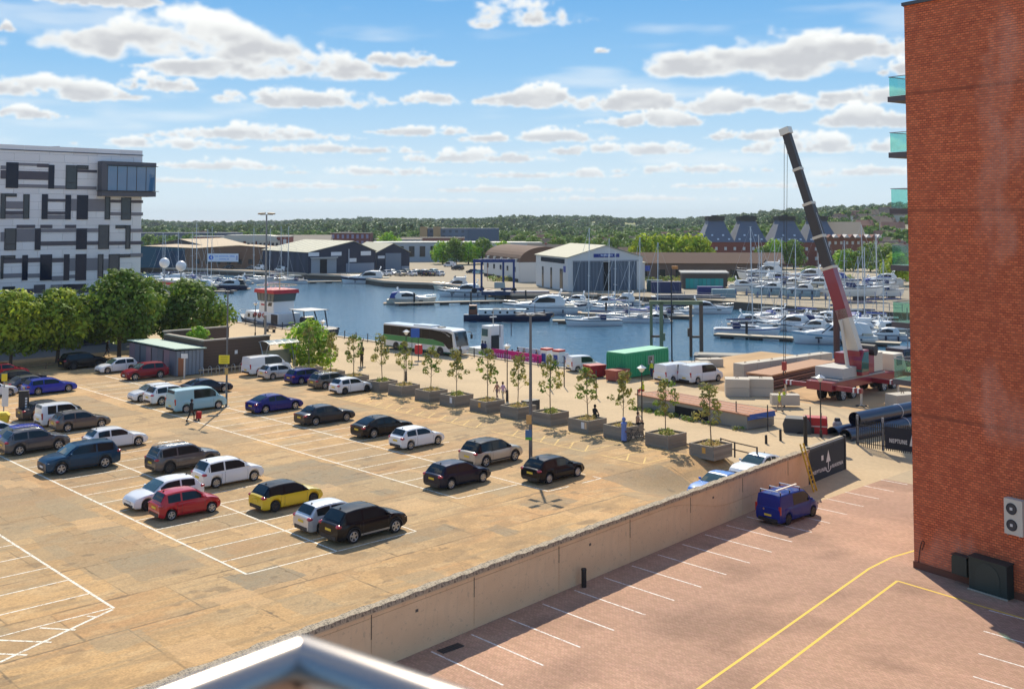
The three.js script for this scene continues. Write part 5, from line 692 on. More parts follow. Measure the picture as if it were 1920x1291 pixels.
function rubStrip(L, beam, fb, stern, lift, f, h, out) { const q = []; const r = hullRings(L, beam, fb, stern, lift); const P = (ring, s, g) => { const a = ring[s > 0 ? 3 : 7], b = ring[s > 0 ? 4 : 6], t = clamp((g - .55) / .45); return a.clone().lerp(b, t).add(V(0, 0, s * out)); }; for (let i = 0; i + 1 < r.length; i++) for (const s of [1, -1]) q.push([P(r[i], s, f), P(r[i + 1], s, f), P(r[i + 1], s, f + h), P(r[i], s, f + h)]); return quadSheet(q); }
function railing(o, L, beam, fb, lift, from = .3) { const pts = [], posts = []; for (const s of [1, -1]) { const l = []; for (let k = 0; k <= 6; k++) { const t = lerp(from, .99, k / 6), x = -L / 2 + L * t, w = beam / 2 * (t < .45 ? 1 : Math.max(.03, 1 - Math.pow((t - .45) / .55, 2.4))) * .94, y = fb * (1 + lift * t * t); l.push(V(x, y + .62, s * w)); posts.push(bar(V(x, y, s * w), V(x, y + .62, s * w), .018, .018, 4)); } pts.push(tube(l, .02, 4, 10)); } part('guard_rail', [...pts, ...posts], B.steel, o); }
const cabinExt = (pts, w, bevel = .12) => ext(pts, w, bevel);
function sailboat(label, p, turn, { L = 10, hull = B.white, stripe = B.navy, mast = 13, cover = B.canvas, spray = B.canvas, group = 'sailing boats in the marina', cradle = 0 } = {}) {
  const o = thing('sailing_boat', label, 'sailing boat', p.clone().add(V(0, cradle, 0)), turn, group), beam = L * .31, fb = L * .095, h = part('hull', hullGeo(L, beam, fb, .72, .3, cradle ? .9 : .5), hull, o);
  part('stripe', rubStrip(L, beam, fb, .72, .3, .80, .12, .012), stripe, h); part('deck', hullGeo(L * .96, beam * .9, .06, .72, .3, .02), B.white, o).position.y = fb * 1.07;
  const c = part('coachroof', cabinExt([[-L * .16, 0], [L * .22, 0], [L * .17, L * .035], [-L * .15, L * .055]], beam * .56, .06).translate(0, fb * 1.05, 0), B.white, o); for (const s of [-1, 1]) part('cabin_window', box(L * .22, L * .018, .03, 0, fb * 1.05 + L * .028, s * (beam * .28 + .01)), B.pane, c);
  part('sprayhood', cabinExt([[-L * .22, 0], [-L * .12, 0], [-L * .10, L * .05], [-L * .14, L * .085], [-L * .22, L * .085]], beam * .6, .08).translate(0, fb * 1.1, 0), spray, o); part('cockpit', box(L * .22, .06, beam * .5, -L * .34, fb * 1.06, 0), B.teak, o);
  if (!cradle || mast) { const m = part('mast', bar(V(L * .08, fb, 0), V(L * .06, fb + mast, 0), .11, .075, 7), B.alloy, o); for (const k of [.48, .74]) part('spreader', box(.06, .05, beam * .62, L * .07, fb + mast * k, 0), B.alloy, m); part('masthead', box(.5, .05, .08, L * .06, fb + mast, 0), B.alloy, m); const st = [bar(V(L * .06, fb + mast, 0), V(L * .485, fb * 1.35, 0), .03, .03, 4), bar(V(L * .06, fb + mast, 0), V(-L * .49, fb * 1.1, 0), .012, .012, 3)]; for (const s of [-1, 1]) st.push(bar(V(L * .06, fb + mast, 0), V(L * .04, fb * 1.1, s * beam * .46), .012, .012, 3)); part('rigging', st, B.alloy, m); part('boom', [bar(V(L * .07, fb + 1.5, 0), V(-L * .33, fb + 1.45, 0), .07, .06, 6)], B.alloy, o); part('sail_cover', bar(V(L * .05, fb + 1.68, 0), V(-L * .31, fb + 1.6, 0), .17, .11, 8), cover, o); }
  railing(o, L, beam, fb, .3, .1); part('rudder_wheel', new THREE.TorusGeometry(.42, .03, 5, 14).rotateY(Math.PI / 2).translate(-L * .38, fb + .75, 0), B.steel, o);
  if (cradle) { const cr = part('cradle', [box(L * .6, .15, .15, 0, -1.25 - cradle + 1.3, beam * .3), box(L * .6, .15, .15, 0, -1.25 - cradle + 1.3, -beam * .3)], B.blue, o); for (const x of [-.25, .25]) for (const s of [-1, 1]) part('prop', bar(V(L * x, -cradle + .05, s * beam * .5), V(L * x, .25, s * beam * .38), .06, .06, 5), B.blue, cr); part('keel', box(L * .25, cradle * .7, .3, 0, -cradle * .5, 0), B.navy, o); }
  return o;
}
function cruiser(label, p, turn, { L = 12, hull = B.white, band = B.navy, canopy = null, fly = false, cradle = 0, group = 'motor boats in the marina', lowBand = false } = {}) {
  const o = thing('motor_boat', label, 'motor boat', p.clone().add(V(0, cradle, 0)), turn, group), beam = L * .31, fb = L * .10, h = part('hull', hullGeo(L, beam, fb, .9, .5, cradle ? .8 : .4), hull, o);
  part('hull_band', rubStrip(L, beam, fb, .9, .5, lowBand ? .58 : .78, lowBand ? .36 : .13, .014), band, h); part('swim_platform', box(L * .08, .14, beam * .8, -L * .53, .3, 0), B.teak, o); part('foredeck', cabinExt([[-L * .02, 0], [L * .36, 0], [L * .30, L * .03], [-L * .02, L * .075]], beam * .6, .1).translate(0, fb * 1.12, 0), B.white, o);
  const y = fb * 1.08, s = part('superstructure', cabinExt([[-L * .32, 0], [L * .16, 0], [L * .02, L * .12], [-L * .10, L * .145], [-L * .28, L * .14], [-L * .34, L * .06]], beam * .74, .15).translate(0, y, 0), B.white, o);
  part('windscreen', cabinExt([[L * .135, L * .02], [L * .148, L * .024], [L * .03, L * .122], [L * .012, L * .118]], beam * .62, .01).translate(.05, y, 0), B.pane, s); for (const k of [-1, 1]) { part('side_window', ext([[-L * .2, L * .05], [L * .08, L * .05], [L * .01, L * .108], [-L * .1, L * .122], [-L * .2, L * .1]], .03).translate(0, y, k * (beam * .37 + .012)), B.pane, s); part('porthole', box(L * .11, L * .018, .03, L * .18, fb * .78, k * (beam * .475 - L * .012)), B.pane, h); }
  part('cockpit_seat', box(L * .12, .35, beam * .55, -L * .4, y + .1, 0), B.cream, o); const ar = part('radar_arch', tube([V(-L * .24, y + L * .12, -beam * .33), V(-L * .29, y + L * .2, -beam * .28), V(-L * .29, y + L * .2, beam * .28), V(-L * .24, y + L * .12, beam * .33)], .09, 5, 14), B.white, o); part('radar_dome', ball(.26, -L * .29, y + L * .2 + .22, 0, 9), B.white, ar);
  if (fly) { part('flybridge', cabinExt([[-L * .3, 0], [L * .0, 0], [-L * .04, L * .055], [-L * .3, L * .05]], beam * .62, .08).translate(0, y + L * .145, 0), B.white, o); part('flybridge_screen', cabinExt([[-L * .03, L * .04], [L * .0, L * .045], [-L * .05, L * .09], [-L * .06, L * .085]], beam * .5, .01).translate(0, y + L * .145, 0), B.pane, o); }
  if (canopy) part('canopy', cabinExt([[-L * .45, L * .02], [-L * .26, L * .02], [-L * .24, L * .15], [-L * .40, L * .13]], beam * .68, .08).translate(0, y, 0), canopy, o);
  for (const k of [-.3, -.05, .2]) part('fender', new THREE.CapsuleGeometry(.16, .45, 4, 8).translate(L * k, fb * .45, -beam * .52), B.navy, o); railing(o, L, beam, fb, .5, .45);
  if (cradle) for (const x of [-.3, 0, .3]) { const cr = part('chock', box(.5, cradle - .3, beam * .5, L * x, -cradle / 2 - .1, 0), B.grey, o); for (const k of [-1, 1]) part('prop', bar(V(L * x, -cradle + .05, k * beam * .55), V(L * x, .1, k * beam * .42), .07, .07, 5), B.blue, cr); }
  return o;
}
const wat = (u, v) => at(u, v, WATER);
{ // right-hand marina, nearest rows first. heading: 0 = bow to the right, PI = bow to the left
  const PI = Math.PI;
  sailboat('white sailing yacht with a rounded stern and navy sprayhood near the timber frame', wat(1112, 610), PI + .12, { L: 11, mast: 17.5 });
  sailboat('white sailing yacht with a blue waterline stripe moored along the right-hand pontoon', wat(1402, 628), -.12, { L: 11.6, mast: 17.8, stripe: B.blue });
  cruiser('cruiser with a navy canopy moored behind the blue-striped yacht', wat(1478, 619), PI - .25, { L: 11.5, canopy: B.canvas }); cruiser('pale long-bowed motor cruiser on the pontoon behind the crane jib', wat(1562, 643), PI - .08, { L: 13.5, band: B.sky, canopy: B.white });
  cruiser('large white sports yacht with a swept cabin beside the navy barge', wat(1012, 588), PI + .03, { L: 16, fly: false, band: B.grey }); cruiser('white cruiser with its bow pointing right, above the timber frame', wat(1330, 587), -.1, { L: 10.5, band: B.grey }); cruiser('cream motor cruiser with blue bimini at the end of the middle pontoon', wat(772, 570), .02, { L: 11.8, hull: B.cream, canopy: B.blue, band: B.grey });
  cruiser('white sports cruiser with black hull window, bow left by the hoist dock', wat(868, 556), PI - .04, { L: 13.5, band: B.black }); cruiser('white flybridge boat behind the sports cruiser at the hoist dock', wat(850, 543), PI + .2, { L: 12, fly: true, hull: B.cream }); cruiser('navy and white speed cruiser alone by the far quay', wat(686, 531), PI + .05, { L: 16, band: B.navy, lowBand: true });
  const S = [[1160, 598, 10, 12.5, 'white yacht second row, just right of the rounded-stern yacht'], [1186, 604, 9, 11, 'stern-on white boat beside a black mooring pile'], [1205, 590, 9, 15.5, 'white yacht with blue canvas behind the mooring pile'], [1240, 596, 9.5, 14.5, 'white yacht close to the left leg of the timber frame'], [1148, 584, 10, 15, 'yacht in the back row with a tall mast'], [1434, 600, 10, 13, 'yacht behind the navy-canopied cruiser'], [1474, 606, 11, 15.5, 'yacht in mid row left of the crane hook lines'], [1500, 603, 10.5, 15.3, 'yacht right of the crane hook lines'], [1591, 606, 11, 15, 'yacht just right of the red crane boom'], [1616, 604, 9, 12, 'small yacht right of the crane with a bare mast'], [1630, 612, 10, 14, 'yacht right of the crane boom, furthest forward'], [1663, 622, 9.5, 12, 'yacht near the brick apartment block'], [1562, 596, 10, 14.6, 'yacht directly behind the crane boom']];
  S.forEach(([u, v, L, m, label], i) => sailboat(label, wat(u, v), PI + [.25, -.2, .4, .1, -.35, .5][i % 6], { L, mast: m, stripe: [B.navy, B.blue, B.red, B.grey][i % 4], cover: [B.canvas, B.blue, B.cream][i % 3], spray: [B.canvas, B.grey, B.blue][i % 3] }));
  for (const [u, v, L, label, o] of [[1128, 576, 10, 'white cruiser second row behind the rounded-stern yacht', { fly: false }], [1165, 572, 9.5, 'white flybridge cruiser below the workshop doors', { fly: true }], [1075, 570, 9, 'small white cruiser behind the sports yacht', {}], [1520, 622, 9, 'black-hooded motor boat between cruiser and crane', { canopy: B.black }], [1600, 628, 10, 'white cruiser just right of the crane boom', { fly: true }], [1655, 636, 8, 'white stern-on boat beside the apartment block', {}], [1540, 605, 9, 'blue-covered motor boat in the back row left of the crane', { canopy: B.blue }], [1450, 596, 8.5, 'low white motor boat in the back row', {}]]) cruiser(label, wat(u, v), Math.PI + (u % 5) * .12 - .2, { L, ...o });
  // left-hand marina by the far quay
  const rnd = random(15); for (const [u, v, m, label] of [[300, 528, 15, 'yacht left of the others by the teal warehouse'], [312, 524, 14, 'second yacht by the teal warehouse'], [329, 530, 15.5, 'third yacht by the teal warehouse'], [355, 527, 15, 'yacht before the blue warehouse wall'], [363, 534, 18, 'tallest-masted yacht before the blue warehouse'], [384, 526, 16, 'yacht left of the banner'], [400, 533, 17, 'yacht under the white banner'], [471, 530, 16.5, 'yacht below the brick warehouse corner'], [510, 529, 16, 'yacht left of the tug mast in the far marina'], [522, 526, 17, 'yacht in front of the larger navy shed'], [544, 532, 17, 'white yacht furthest right in the far-left marina']]) sailboat(label, wat(u, v), Math.PI * (rnd() < .5 ? 0 : 1) + .5 * (rnd() - .5), { L: 10 + rnd() * 2, mast: m, group: 'sailing boats by the far quay', stripe: rnd() < .5 ? B.navy : B.grey, cover: rnd() < .5 ? B.canvas : B.cream });
  for (const [u, v, L, label, o] of [[280, 536, 12, 'white motor boat cut off by the panelled block', {}], [318, 541, 14, 'cream motor yacht on the left pontoon', { hull: B.cream, fly: true }], [372, 544, 12, 'navy-hulled pilot boat on the left pontoon', { hull: B.navy }], [424, 543, 12, 'navy-hulled cruiser at the right end of the left pontoon', { hull: B.navy, canopy: B.black }], [298, 530, 10, 'small white motor boat tucked behind the cream yacht', {}], [345, 528, 9, 'blue-covered motor boat under the far quay', { canopy: B.blue }], [440, 533, 10, 'white motor boat under the far quay wall', {}]]) cruiser(label, wat(u, v), Math.PI + (u % 3) * .2 - .1, { L, group: 'motor boats by the far quay', ...o });
  // boats laid up ashore in the boatyard
  for (const [u, v, L, label, o] of [[1432, 534, 15, 'largest white flybridge yacht laid up ashore', { fly: true, cradle: 2.0 }], [1512, 538, 13, 'white motor yacht ashore with brown trim', { cradle: 1.8, band: B.wood }], [1548, 545, 12, 'white cruiser ashore with a blue cover behind the crane', { cradle: 1.8, canopy: B.blue }], [1480, 548, 10, 'low white boat ashore in front of the flybridge yacht', { cradle: 1.2 }], [1441, 557, 9, 'pale blue hull ashore near the fence', { cradle: 1.3, hull: B.sky }], [1500, 560, 9, 'small pale blue cruiser ashore', { cradle: 1.2, hull: B.sky }]]) cruiser(label, onLand(u, v), Math.PI + (u % 4) * .15 - .2, { L, group: 'boats ashore in the boatyard', ...o });
  sailboat('white yacht ashore on blue props, right of the crane boom', onLand(1612, 566), .15, { L: 12, mast: 14, cradle: 2.1, group: 'boats ashore in the boatyard' }); sailboat('small yacht on a green cradle near the balconies', onLand(1672, 560), .2, { L: 7, mast: 0, cradle: 1.4, group: 'boats ashore in the boatyard' });
}
{ // the fuller ranks of laid-up boats and second-row moorings
  const rnd = random(29), W = ['blue-covered', 'white', 'cream', 'navy-banded', 'grey-banded', 'black-hooded'], opt = [{ canopy: B.blue }, {}, { hull: B.cream }, { band: B.navy, lowBand: true }, { band: B.grey }, { canopy: B.black }], ord = ['first', 'second', 'third', 'fourth', 'fifth', 'sixth', 'seventh', 'eighth', 'ninth', 'tenth'];
  [[1400, 552], [1420, 545], [1462, 541], [1530, 552], [1565, 551], [1585, 541], [1648, 551], [1655, 541], [1575, 561], [1540, 533]].forEach(([u, v], i) => { const k = Math.floor(rnd() * 6); cruiser(`${W[k]} boat ashore, ${ord[i]} of the smaller laid-up boats behind the marina`, onLand(u, v), Math.PI * Math.round(rnd()) + (rnd() - .5) * .8, { L: 8 + rnd() * 3, cradle: 1.2 + rnd() * .5, group: 'boats ashore in the boatyard', ...opt[k] }); });
  [[1415, 611], [1497, 613], [1550, 617], [1580, 619], [1640, 622], [1625, 630], [1680, 628], [1222, 604], [1262, 592], [1060, 580]].forEach(([u, v], i) => { const k = Math.floor(rnd() * 6); cruiser(`${W[k]} boat afloat, ${ord[i]} of the small craft between the pontoons`, wat(u, v), Math.PI * Math.round(rnd()) + (rnd() - .5) * .7, { L: 7 + rnd() * 3, ...opt[k] }); });
  [[1420, 548, 12], [1458, 552, 11], [1530, 548, 13], [1650, 552, 12], [1640, 560, 12.5]].forEach(([u, v, m], i) => sailboat(`bare-masted yacht ashore, ${ord[i]} of five in the boatyard`, onLand(u, v), rnd() * .8 - .4 + Math.PI * (i % 2), { L: 8.5 + rnd() * 2, mast: m, cradle: 1.7, group: 'yachts ashore in the boatyard', cover: i % 2 ? B.blue : B.canvas }));
  const cl = []; for (let k = 0; k < 240; k++) { const t = -.02 + .34 * rnd(), z = k % 3 ? 318 + rnd() * 8 : 285 + rnd() * 60; if (z < 312 && t < .14) continue; cl.push([t * z, landY + .5, -z, .9 + rnd() * .9, 22]); } const sc = part('boatyard_scrub', leaves(cl, .5, [...greens.mid, ...greens.dusty], 151), leafMat, scene); tag(sc, 'straggling green scrub along the back of the boatyard', 'scrub', null, 'stuff');
  const fn = thing('boatyard_fence', 'grey post-and-rail fence along the boatyard edge above the marina', 'fence'); let prev = null; for (let t = .15; t < .37; t += .012) { const z = shoreZ(t) * 1.012, p = V(t * z, landY, -z); part('post', box(.12, 1.5, .12, p.x, p.y + .75, p.z), B.grey, fn); if (prev) for (const y of [.7, 1.35]) part('rail', bar(prev.clone().add(V(0, y, 0)), p.clone().add(V(0, y, 0)), .04, .04, 4), B.grey, fn); prev = p; }
}
// pontoons with planked decks and floats
function pontoon(label, p, q, w = 2.2) { const d = q.clone().sub(p), L = d.length(), o = thing('pontoon', label, 'pontoon', p, Math.atan2(-d.z, d.x)); part('deck', box(L, .12, w, L / 2, .62, 0), M(.48, .41, .30, .85), o); part('fascia', box(L, .28, .08, L / 2, .44, w / 2 + .02), M(.13, .10, .075, .8), o); for (let x = 2; x < L; x += 5) part('float', box(1.8, .5, w * .85, x, .2, 0), M(.06, .055, .05, .9), o); for (let x = 5; x < L; x += 14) part('mooring_pile', cyl(.22, .22, 3.2, 9, x, -.4, -w / 2 - .3), B.black, o); return o; }
pontoon('long pontoon alongside the blue-striped yacht in the right-hand marina', wat(1342, 632), wat(1690, 650), 2.4); pontoon('pontoon in front of the hoist dock and cream cruiser', wat(740, 573), wat(1010, 566)); pontoon('pontoon of the marina on the far left', wat(318, 549), wat(440, 550)); pontoon('back pontoon of the right-hand marina', wat(1090, 592), wat(1300, 598)); pontoon('pontoon along the far quay between the sheds', wat(545, 532), wat(640, 530)); pontoon('short pontoon beside the navy barge', wat(1036, 606), wat(1075, 606));
{ // navy canal barge
  const o = thing('barge', 'long navy barge with a white cabin and round windows', 'barge', wat(954, 601), -.03), L = 18, h = part('hull', hullGeo(L, 3.6, 1.25, .55, .35, .4), B.navy, o); part('gunwale', rubStrip(L, 3.6, 1.25, .55, .35, .94, .07, .03), B.grey, h); const c = part('cabin', cabinExt([[-6, 0], [3.4, 0], [3.3, .85], [-5.9, .95]], 2.3, .08).translate(0, 1.25, 0), B.white, o); for (let k = 0; k < 6; k++) for (const s of [-1, 1]) part('porthole', cyl(.24, .24, .05, 12).rotateX(Math.PI / 2).translate(-4.6 + k * 1.45, 1.75, s * 1.16), B.pane, c); part('cabin_roof', box(9.6, .1, 2.5, -1.3, 2.25, 0), B.sky, o); const w = part('wheelhouse', cabinExt([[-8, 0], [-6.3, 0], [-6.4, 1.8], [-7.9, 1.8]], 2.0, .06).translate(0, 1.3, 0), B.wood, o); part('wheelhouse_window', box(1.2, .6, 2.08, -7.15, 2.6, 0), B.pane, w); for (const [x, nm] of [[-1, 'solar_panel'], [.6, 'solar_panel'], [2.2, 'hatch_cover']]) part(nm, box(1.3, .06, 1.4, x - 1.5, 2.36, 0), B.black, o); part('mast_crutch', bar(V(5.2, 1.5, 0), V(5.2, 3.2, 0), .06), B.wood, o); part('fender_rope', new THREE.TorusGeometry(.4, .12, 6, 12).translate(8.6, 1.2, 0), B.teak, o);
}
{ // white and red harbour tug alongside the quay
  const p = ab(162, 97.6, WATER), o = thing('harbour_tug', 'white tug with a red wheelhouse roof and dark hull moored at the quay', 'tug', p, TURN_A), L = 28, h = part('hull', hullGeo(L, 8.4, 2.9, .95, .35, .6), B.hullgrey, o); part('rubbing_strake', rubStrip(L, 8.4, 2.9, .95, .35, .86, .1, .15), B.black, h); part('bulwark', rubStrip(L, 8.4, 2.9, .95, .35, .97, .08, .02), B.grey, h);
  part('lower_house', cabinExt([[-3.5, 0], [9, 0], [8, 2.3], [-3.5, 2.3]], 5.2, .15).translate(0, 3.05, 0), B.white, o); const u = part('upper_house', cabinExt([[-3.2, 0], [4.4, 0], [4.0, 2.6], [-3.2, 2.6]], 4.8, .12).translate(0, 5.3, 0), B.white, o); const wh = part('wheelhouse', cabinExt([[-3.4, 0], [4.5, 0], [5.2, 1.75], [-4.0, 1.75]], 5.0, .06).translate(0, 7.95, 0), M(.10, .13, .13, .06, 0, { specularIntensity: 1 }), o); part('roof', cabinExt([[-4.6, 0], [5.8, 0], [5.5, .85], [-4.3, .85]], 5.9, .12).translate(0, 9.7, 0), B.red, o);
  for (let k = 0; k < 6; k++) for (const s of [-1, 1]) part('window_post', bar(V(-3.3 + k * 1.56, 7.95, s * 2.5), V(-3.9 + k * 1.8, 9.7, s * 2.53), .06, .06, 4), B.hullgrey, wh); for (const s of [-1, 1]) { for (const x of [1, 3.2, 5, 6.8]) part('porthole', box(.75, .8, .05, x, 4.4, s * 2.61), B.pane, o); part('side_window', ext([[-.6, 0], [1.2, 0], [.8, .8], [-.9, .8]], .06).translate(-1.6, 6.9, s * 2.42), B.pane, u); part('doorway', box(2.2, 2.2, .06, -2.2, 4.1, s * 2.62), M(.08, .055, .04, .8), o); for (const x of [3.0, 4.4, 6]) part('life_ring', new THREE.TorusGeometry(.38, .1, 6, 14).translate(x - 1.6, 3.9 + .9, s * 2.66), B.red, o); part('lettering_band', box(2.6, .35, .04, 1.8, 7.1, s * 2.42), B.red, u); }
  part('bow_rail', tube([V(6, 4.4, -3.4), V(10.5, 4.8, -2.2), V(13.6, 5, 0), V(10.5, 4.8, 2.2), V(6, 4.4, 3.4)], .06, 5, 24), B.grey, o); const m = part('mast', bar(V(-1, 10.5, 0), V(-1, 14.2, 0), .12, .07, 7), M(.62, .54, .25, .6), o); for (const [y, w] of [[11.6, 4.6], [12.6, 3.4], [13.5, 2]]) part('yard_arm', box(.1, .1, w, -1, y, 0), M(.62, .54, .25, .6), m); for (const z of [-2, -1, 1, 2.1]) part('light_pod', box(.35, .4, .35, -1, 11.2, z), B.white, m); part('top_rail', tube([V(-4, 11.4, -2.6), V(5, 11.4, -2.6), V(5, 11.4, 2.6), V(-4, 11.4, 2.6), V(-4, 11.4, -2.6)], .05, 4, 30), M(.62, .54, .25, .6), o); part('radar_bar', box(.25, .18, 2.2, 2.4, 11.9, 0), B.white, o);
  const a = part('stern_gantry', [bar(V(-9.4, 3, -2.6), V(-8, 6.6, -2.4), .14), bar(V(-9.4, 3, 2.6), V(-8, 6.6, 2.4), .14), bar(V(-12.2, 3, -2.6), V(-11.6, 6.6, -2.4), .14), bar(V(-12.2, 3, 2.6), V(-11.6, 6.6, 2.4), .14)], B.hullgrey, o); a.userData.kind = 'stuff'; part('gantry_roof', box(5.6, .14, 5.2, -9.8, 6.68, 0), B.grey, o); part('tow_winch', cyl(.9, .9, 2.4, 14).rotateX(Math.PI / 2).translate(-6, 3.9, 1.2), B.black, o); part('stern_fender', new THREE.CapsuleGeometry(.7, 6, 6, 10).rotateX(Math.PI / 2).translate(-14.1, 2.2, 0), B.black, o); part('radar_dome', ball(.55, 3.4, 11.6, -1.2), B.white, o);
  for (const c of o.children) if (['upper_house', 'wheelhouse', 'roof', 'mast', 'top_rail', 'radar_bar', 'radar_dome'].includes(c.name)) { c.scale.x = .68; c.position.x = .6; } o.scale.set(.95, .77, .85);
}
{ // radar domes of a survey vessel hidden behind the street trees
  const o = thing('survey_vessel', 'grey survey vessel with two white radar domes, mostly behind the street trees', 'ship', ab(205, 99, WATER), TURN_A); part('hull', hullGeo(26, 7, 2.6, .9, .4, .5), B.hullgrey, o); part('house', cabinExt([[-6, 0], [5, 0], [4, 5.4], [-6, 5.4]], 5, .15).translate(0, 2.7, 0), M(.42, .45, .46, .6), o); for (const [x, y] of [[2.4, 10.6], [-5, 10.2]]) { const s = part('dome_post', bar(V(x, 8, -1), V(x, y, -1), .18, .12), B.grey, o); part('radar_dome', ball(1.05, x, y + .7, -1, 14), B.white, s); } part('red_band', box(9, .5, 5.1, -.8, 7.4, 0), B.red, o);
}
{ // pink-bannered passenger boat
  const o = thing('passenger_boat', 'open white passenger boat with a pink banner, crowded with sitters', 'ferry', ab(100.8, 96.4, WATER), TURN_A - .02), L = 17, fb = 1.7; part('hull', box(L - 3, fb + .3, 4.6, -1, fb / 2 - .05, 0), M(.35, .36, .36, .6), o); part('bow', hullGeo(8, 4.4, 1.7, 1, .5, .4), B.sky, o).position.x = 5.2; part('foredeck', box(3.6, .9, 3.4, 6.4, 2.5, 0), B.white, o); part('deck', box(L - 3.4, .08, 4.4, -1.2, fb + .16, 0), B.grey, o);
  const w = part('wheelhouse', cabinExt([[2.8, 0], [4.9, 0], [4.6, 4.0], [2.8, 4.0]], 2.4, .1).translate(0, 2, 0), B.white, o); w.position.x = 1.4; part('wheelhouse_window', box(1.2, .95, 2.5, 3.9, 5.1, 0), M(.10, .16, .15, .05, 0, { specularIntensity: 1 }), w); part('black_door', box(.1, 2.5, 1.3, 2.72, 3.5, -.4), B.black, w); part('roof_rail', [box(2, .06, .06, 2, 6.4, -1), box(2, .06, .06, 2, 6.4, 1), box(.08, 1.8, .08, 1.1, 5.6, -1), box(.08, 1.8, .08, 1.1, 5.6, 1)], B.navy, w); w.children[2].userData.kind = 'stuff'; part('mast', bar(V(3.6, 6, 0), V(3.6, 8.2, 0), .06), B.steel, w); part('radar_bar', box(.2, .12, 1.1, 3.6, 7.1, 0), B.white, w);
  const cv = document.createElement('canvas'); cv.width = 512; cv.height = 96; const c = cv.getContext('2d'); c.fillStyle = '#d81b7c'; c.fillRect(0, 0, 512, 96); c.fillStyle = '#f3a6cf'; for (const [x, y, wd, ht] of [[24, 30, 190, 34], [330, 26, 120, 14], [330, 52, 150, 12]]) for (let i = 0; i < wd; i += 24) c.fillRect(x + i, y + (i % 48 ? 5 : 0), 15, ht); const t = new THREE.CanvasTexture(cv); t.colorSpace = THREE.SRGBColorSpace; const bn = part('pink_banner', box(9.4, 1.5, .08, -2.2, 2.6, -2.42), B.pink, o); part('banner_print', new THREE.PlaneGeometry(9.2, 1.4).rotateY(Math.PI).translate(-2.2, 2.6, -2.47), textured(t, .7), bn); part('bulwark', box(9.6, 1.3, .1, -2.2, 2.5, 2.3), B.white, o);
  for (const x of [-7.1, -9.2]) for (const z of [-1.7]) { const r = part('boarding_tower', box(1.1, 2.7, 1.1, x, 2.6, z), B.white, o); part('blue_panel', box(.7, 1.9, .06, x, 2.6, z - .58), B.blue, r); part('red_cap', box(1.15, .22, 1.15, x, 4.06, z), B.red, r); }
  part('ramp', box(2, .12, 3, -8.3, 2.0, .6, 0, 0, -.1), B.sky, o); part('hand_wheel', new THREE.TorusGeometry(.4, .05, 5, 14).translate(-9.9, 3, -1.6), B.blue, o); for (let k = 0; k < 7; k++) part('bench_seat', box(.5, .45, 3.6, 1.4 - k * 1.2, fb + .4, .1), B.grey, o);
}

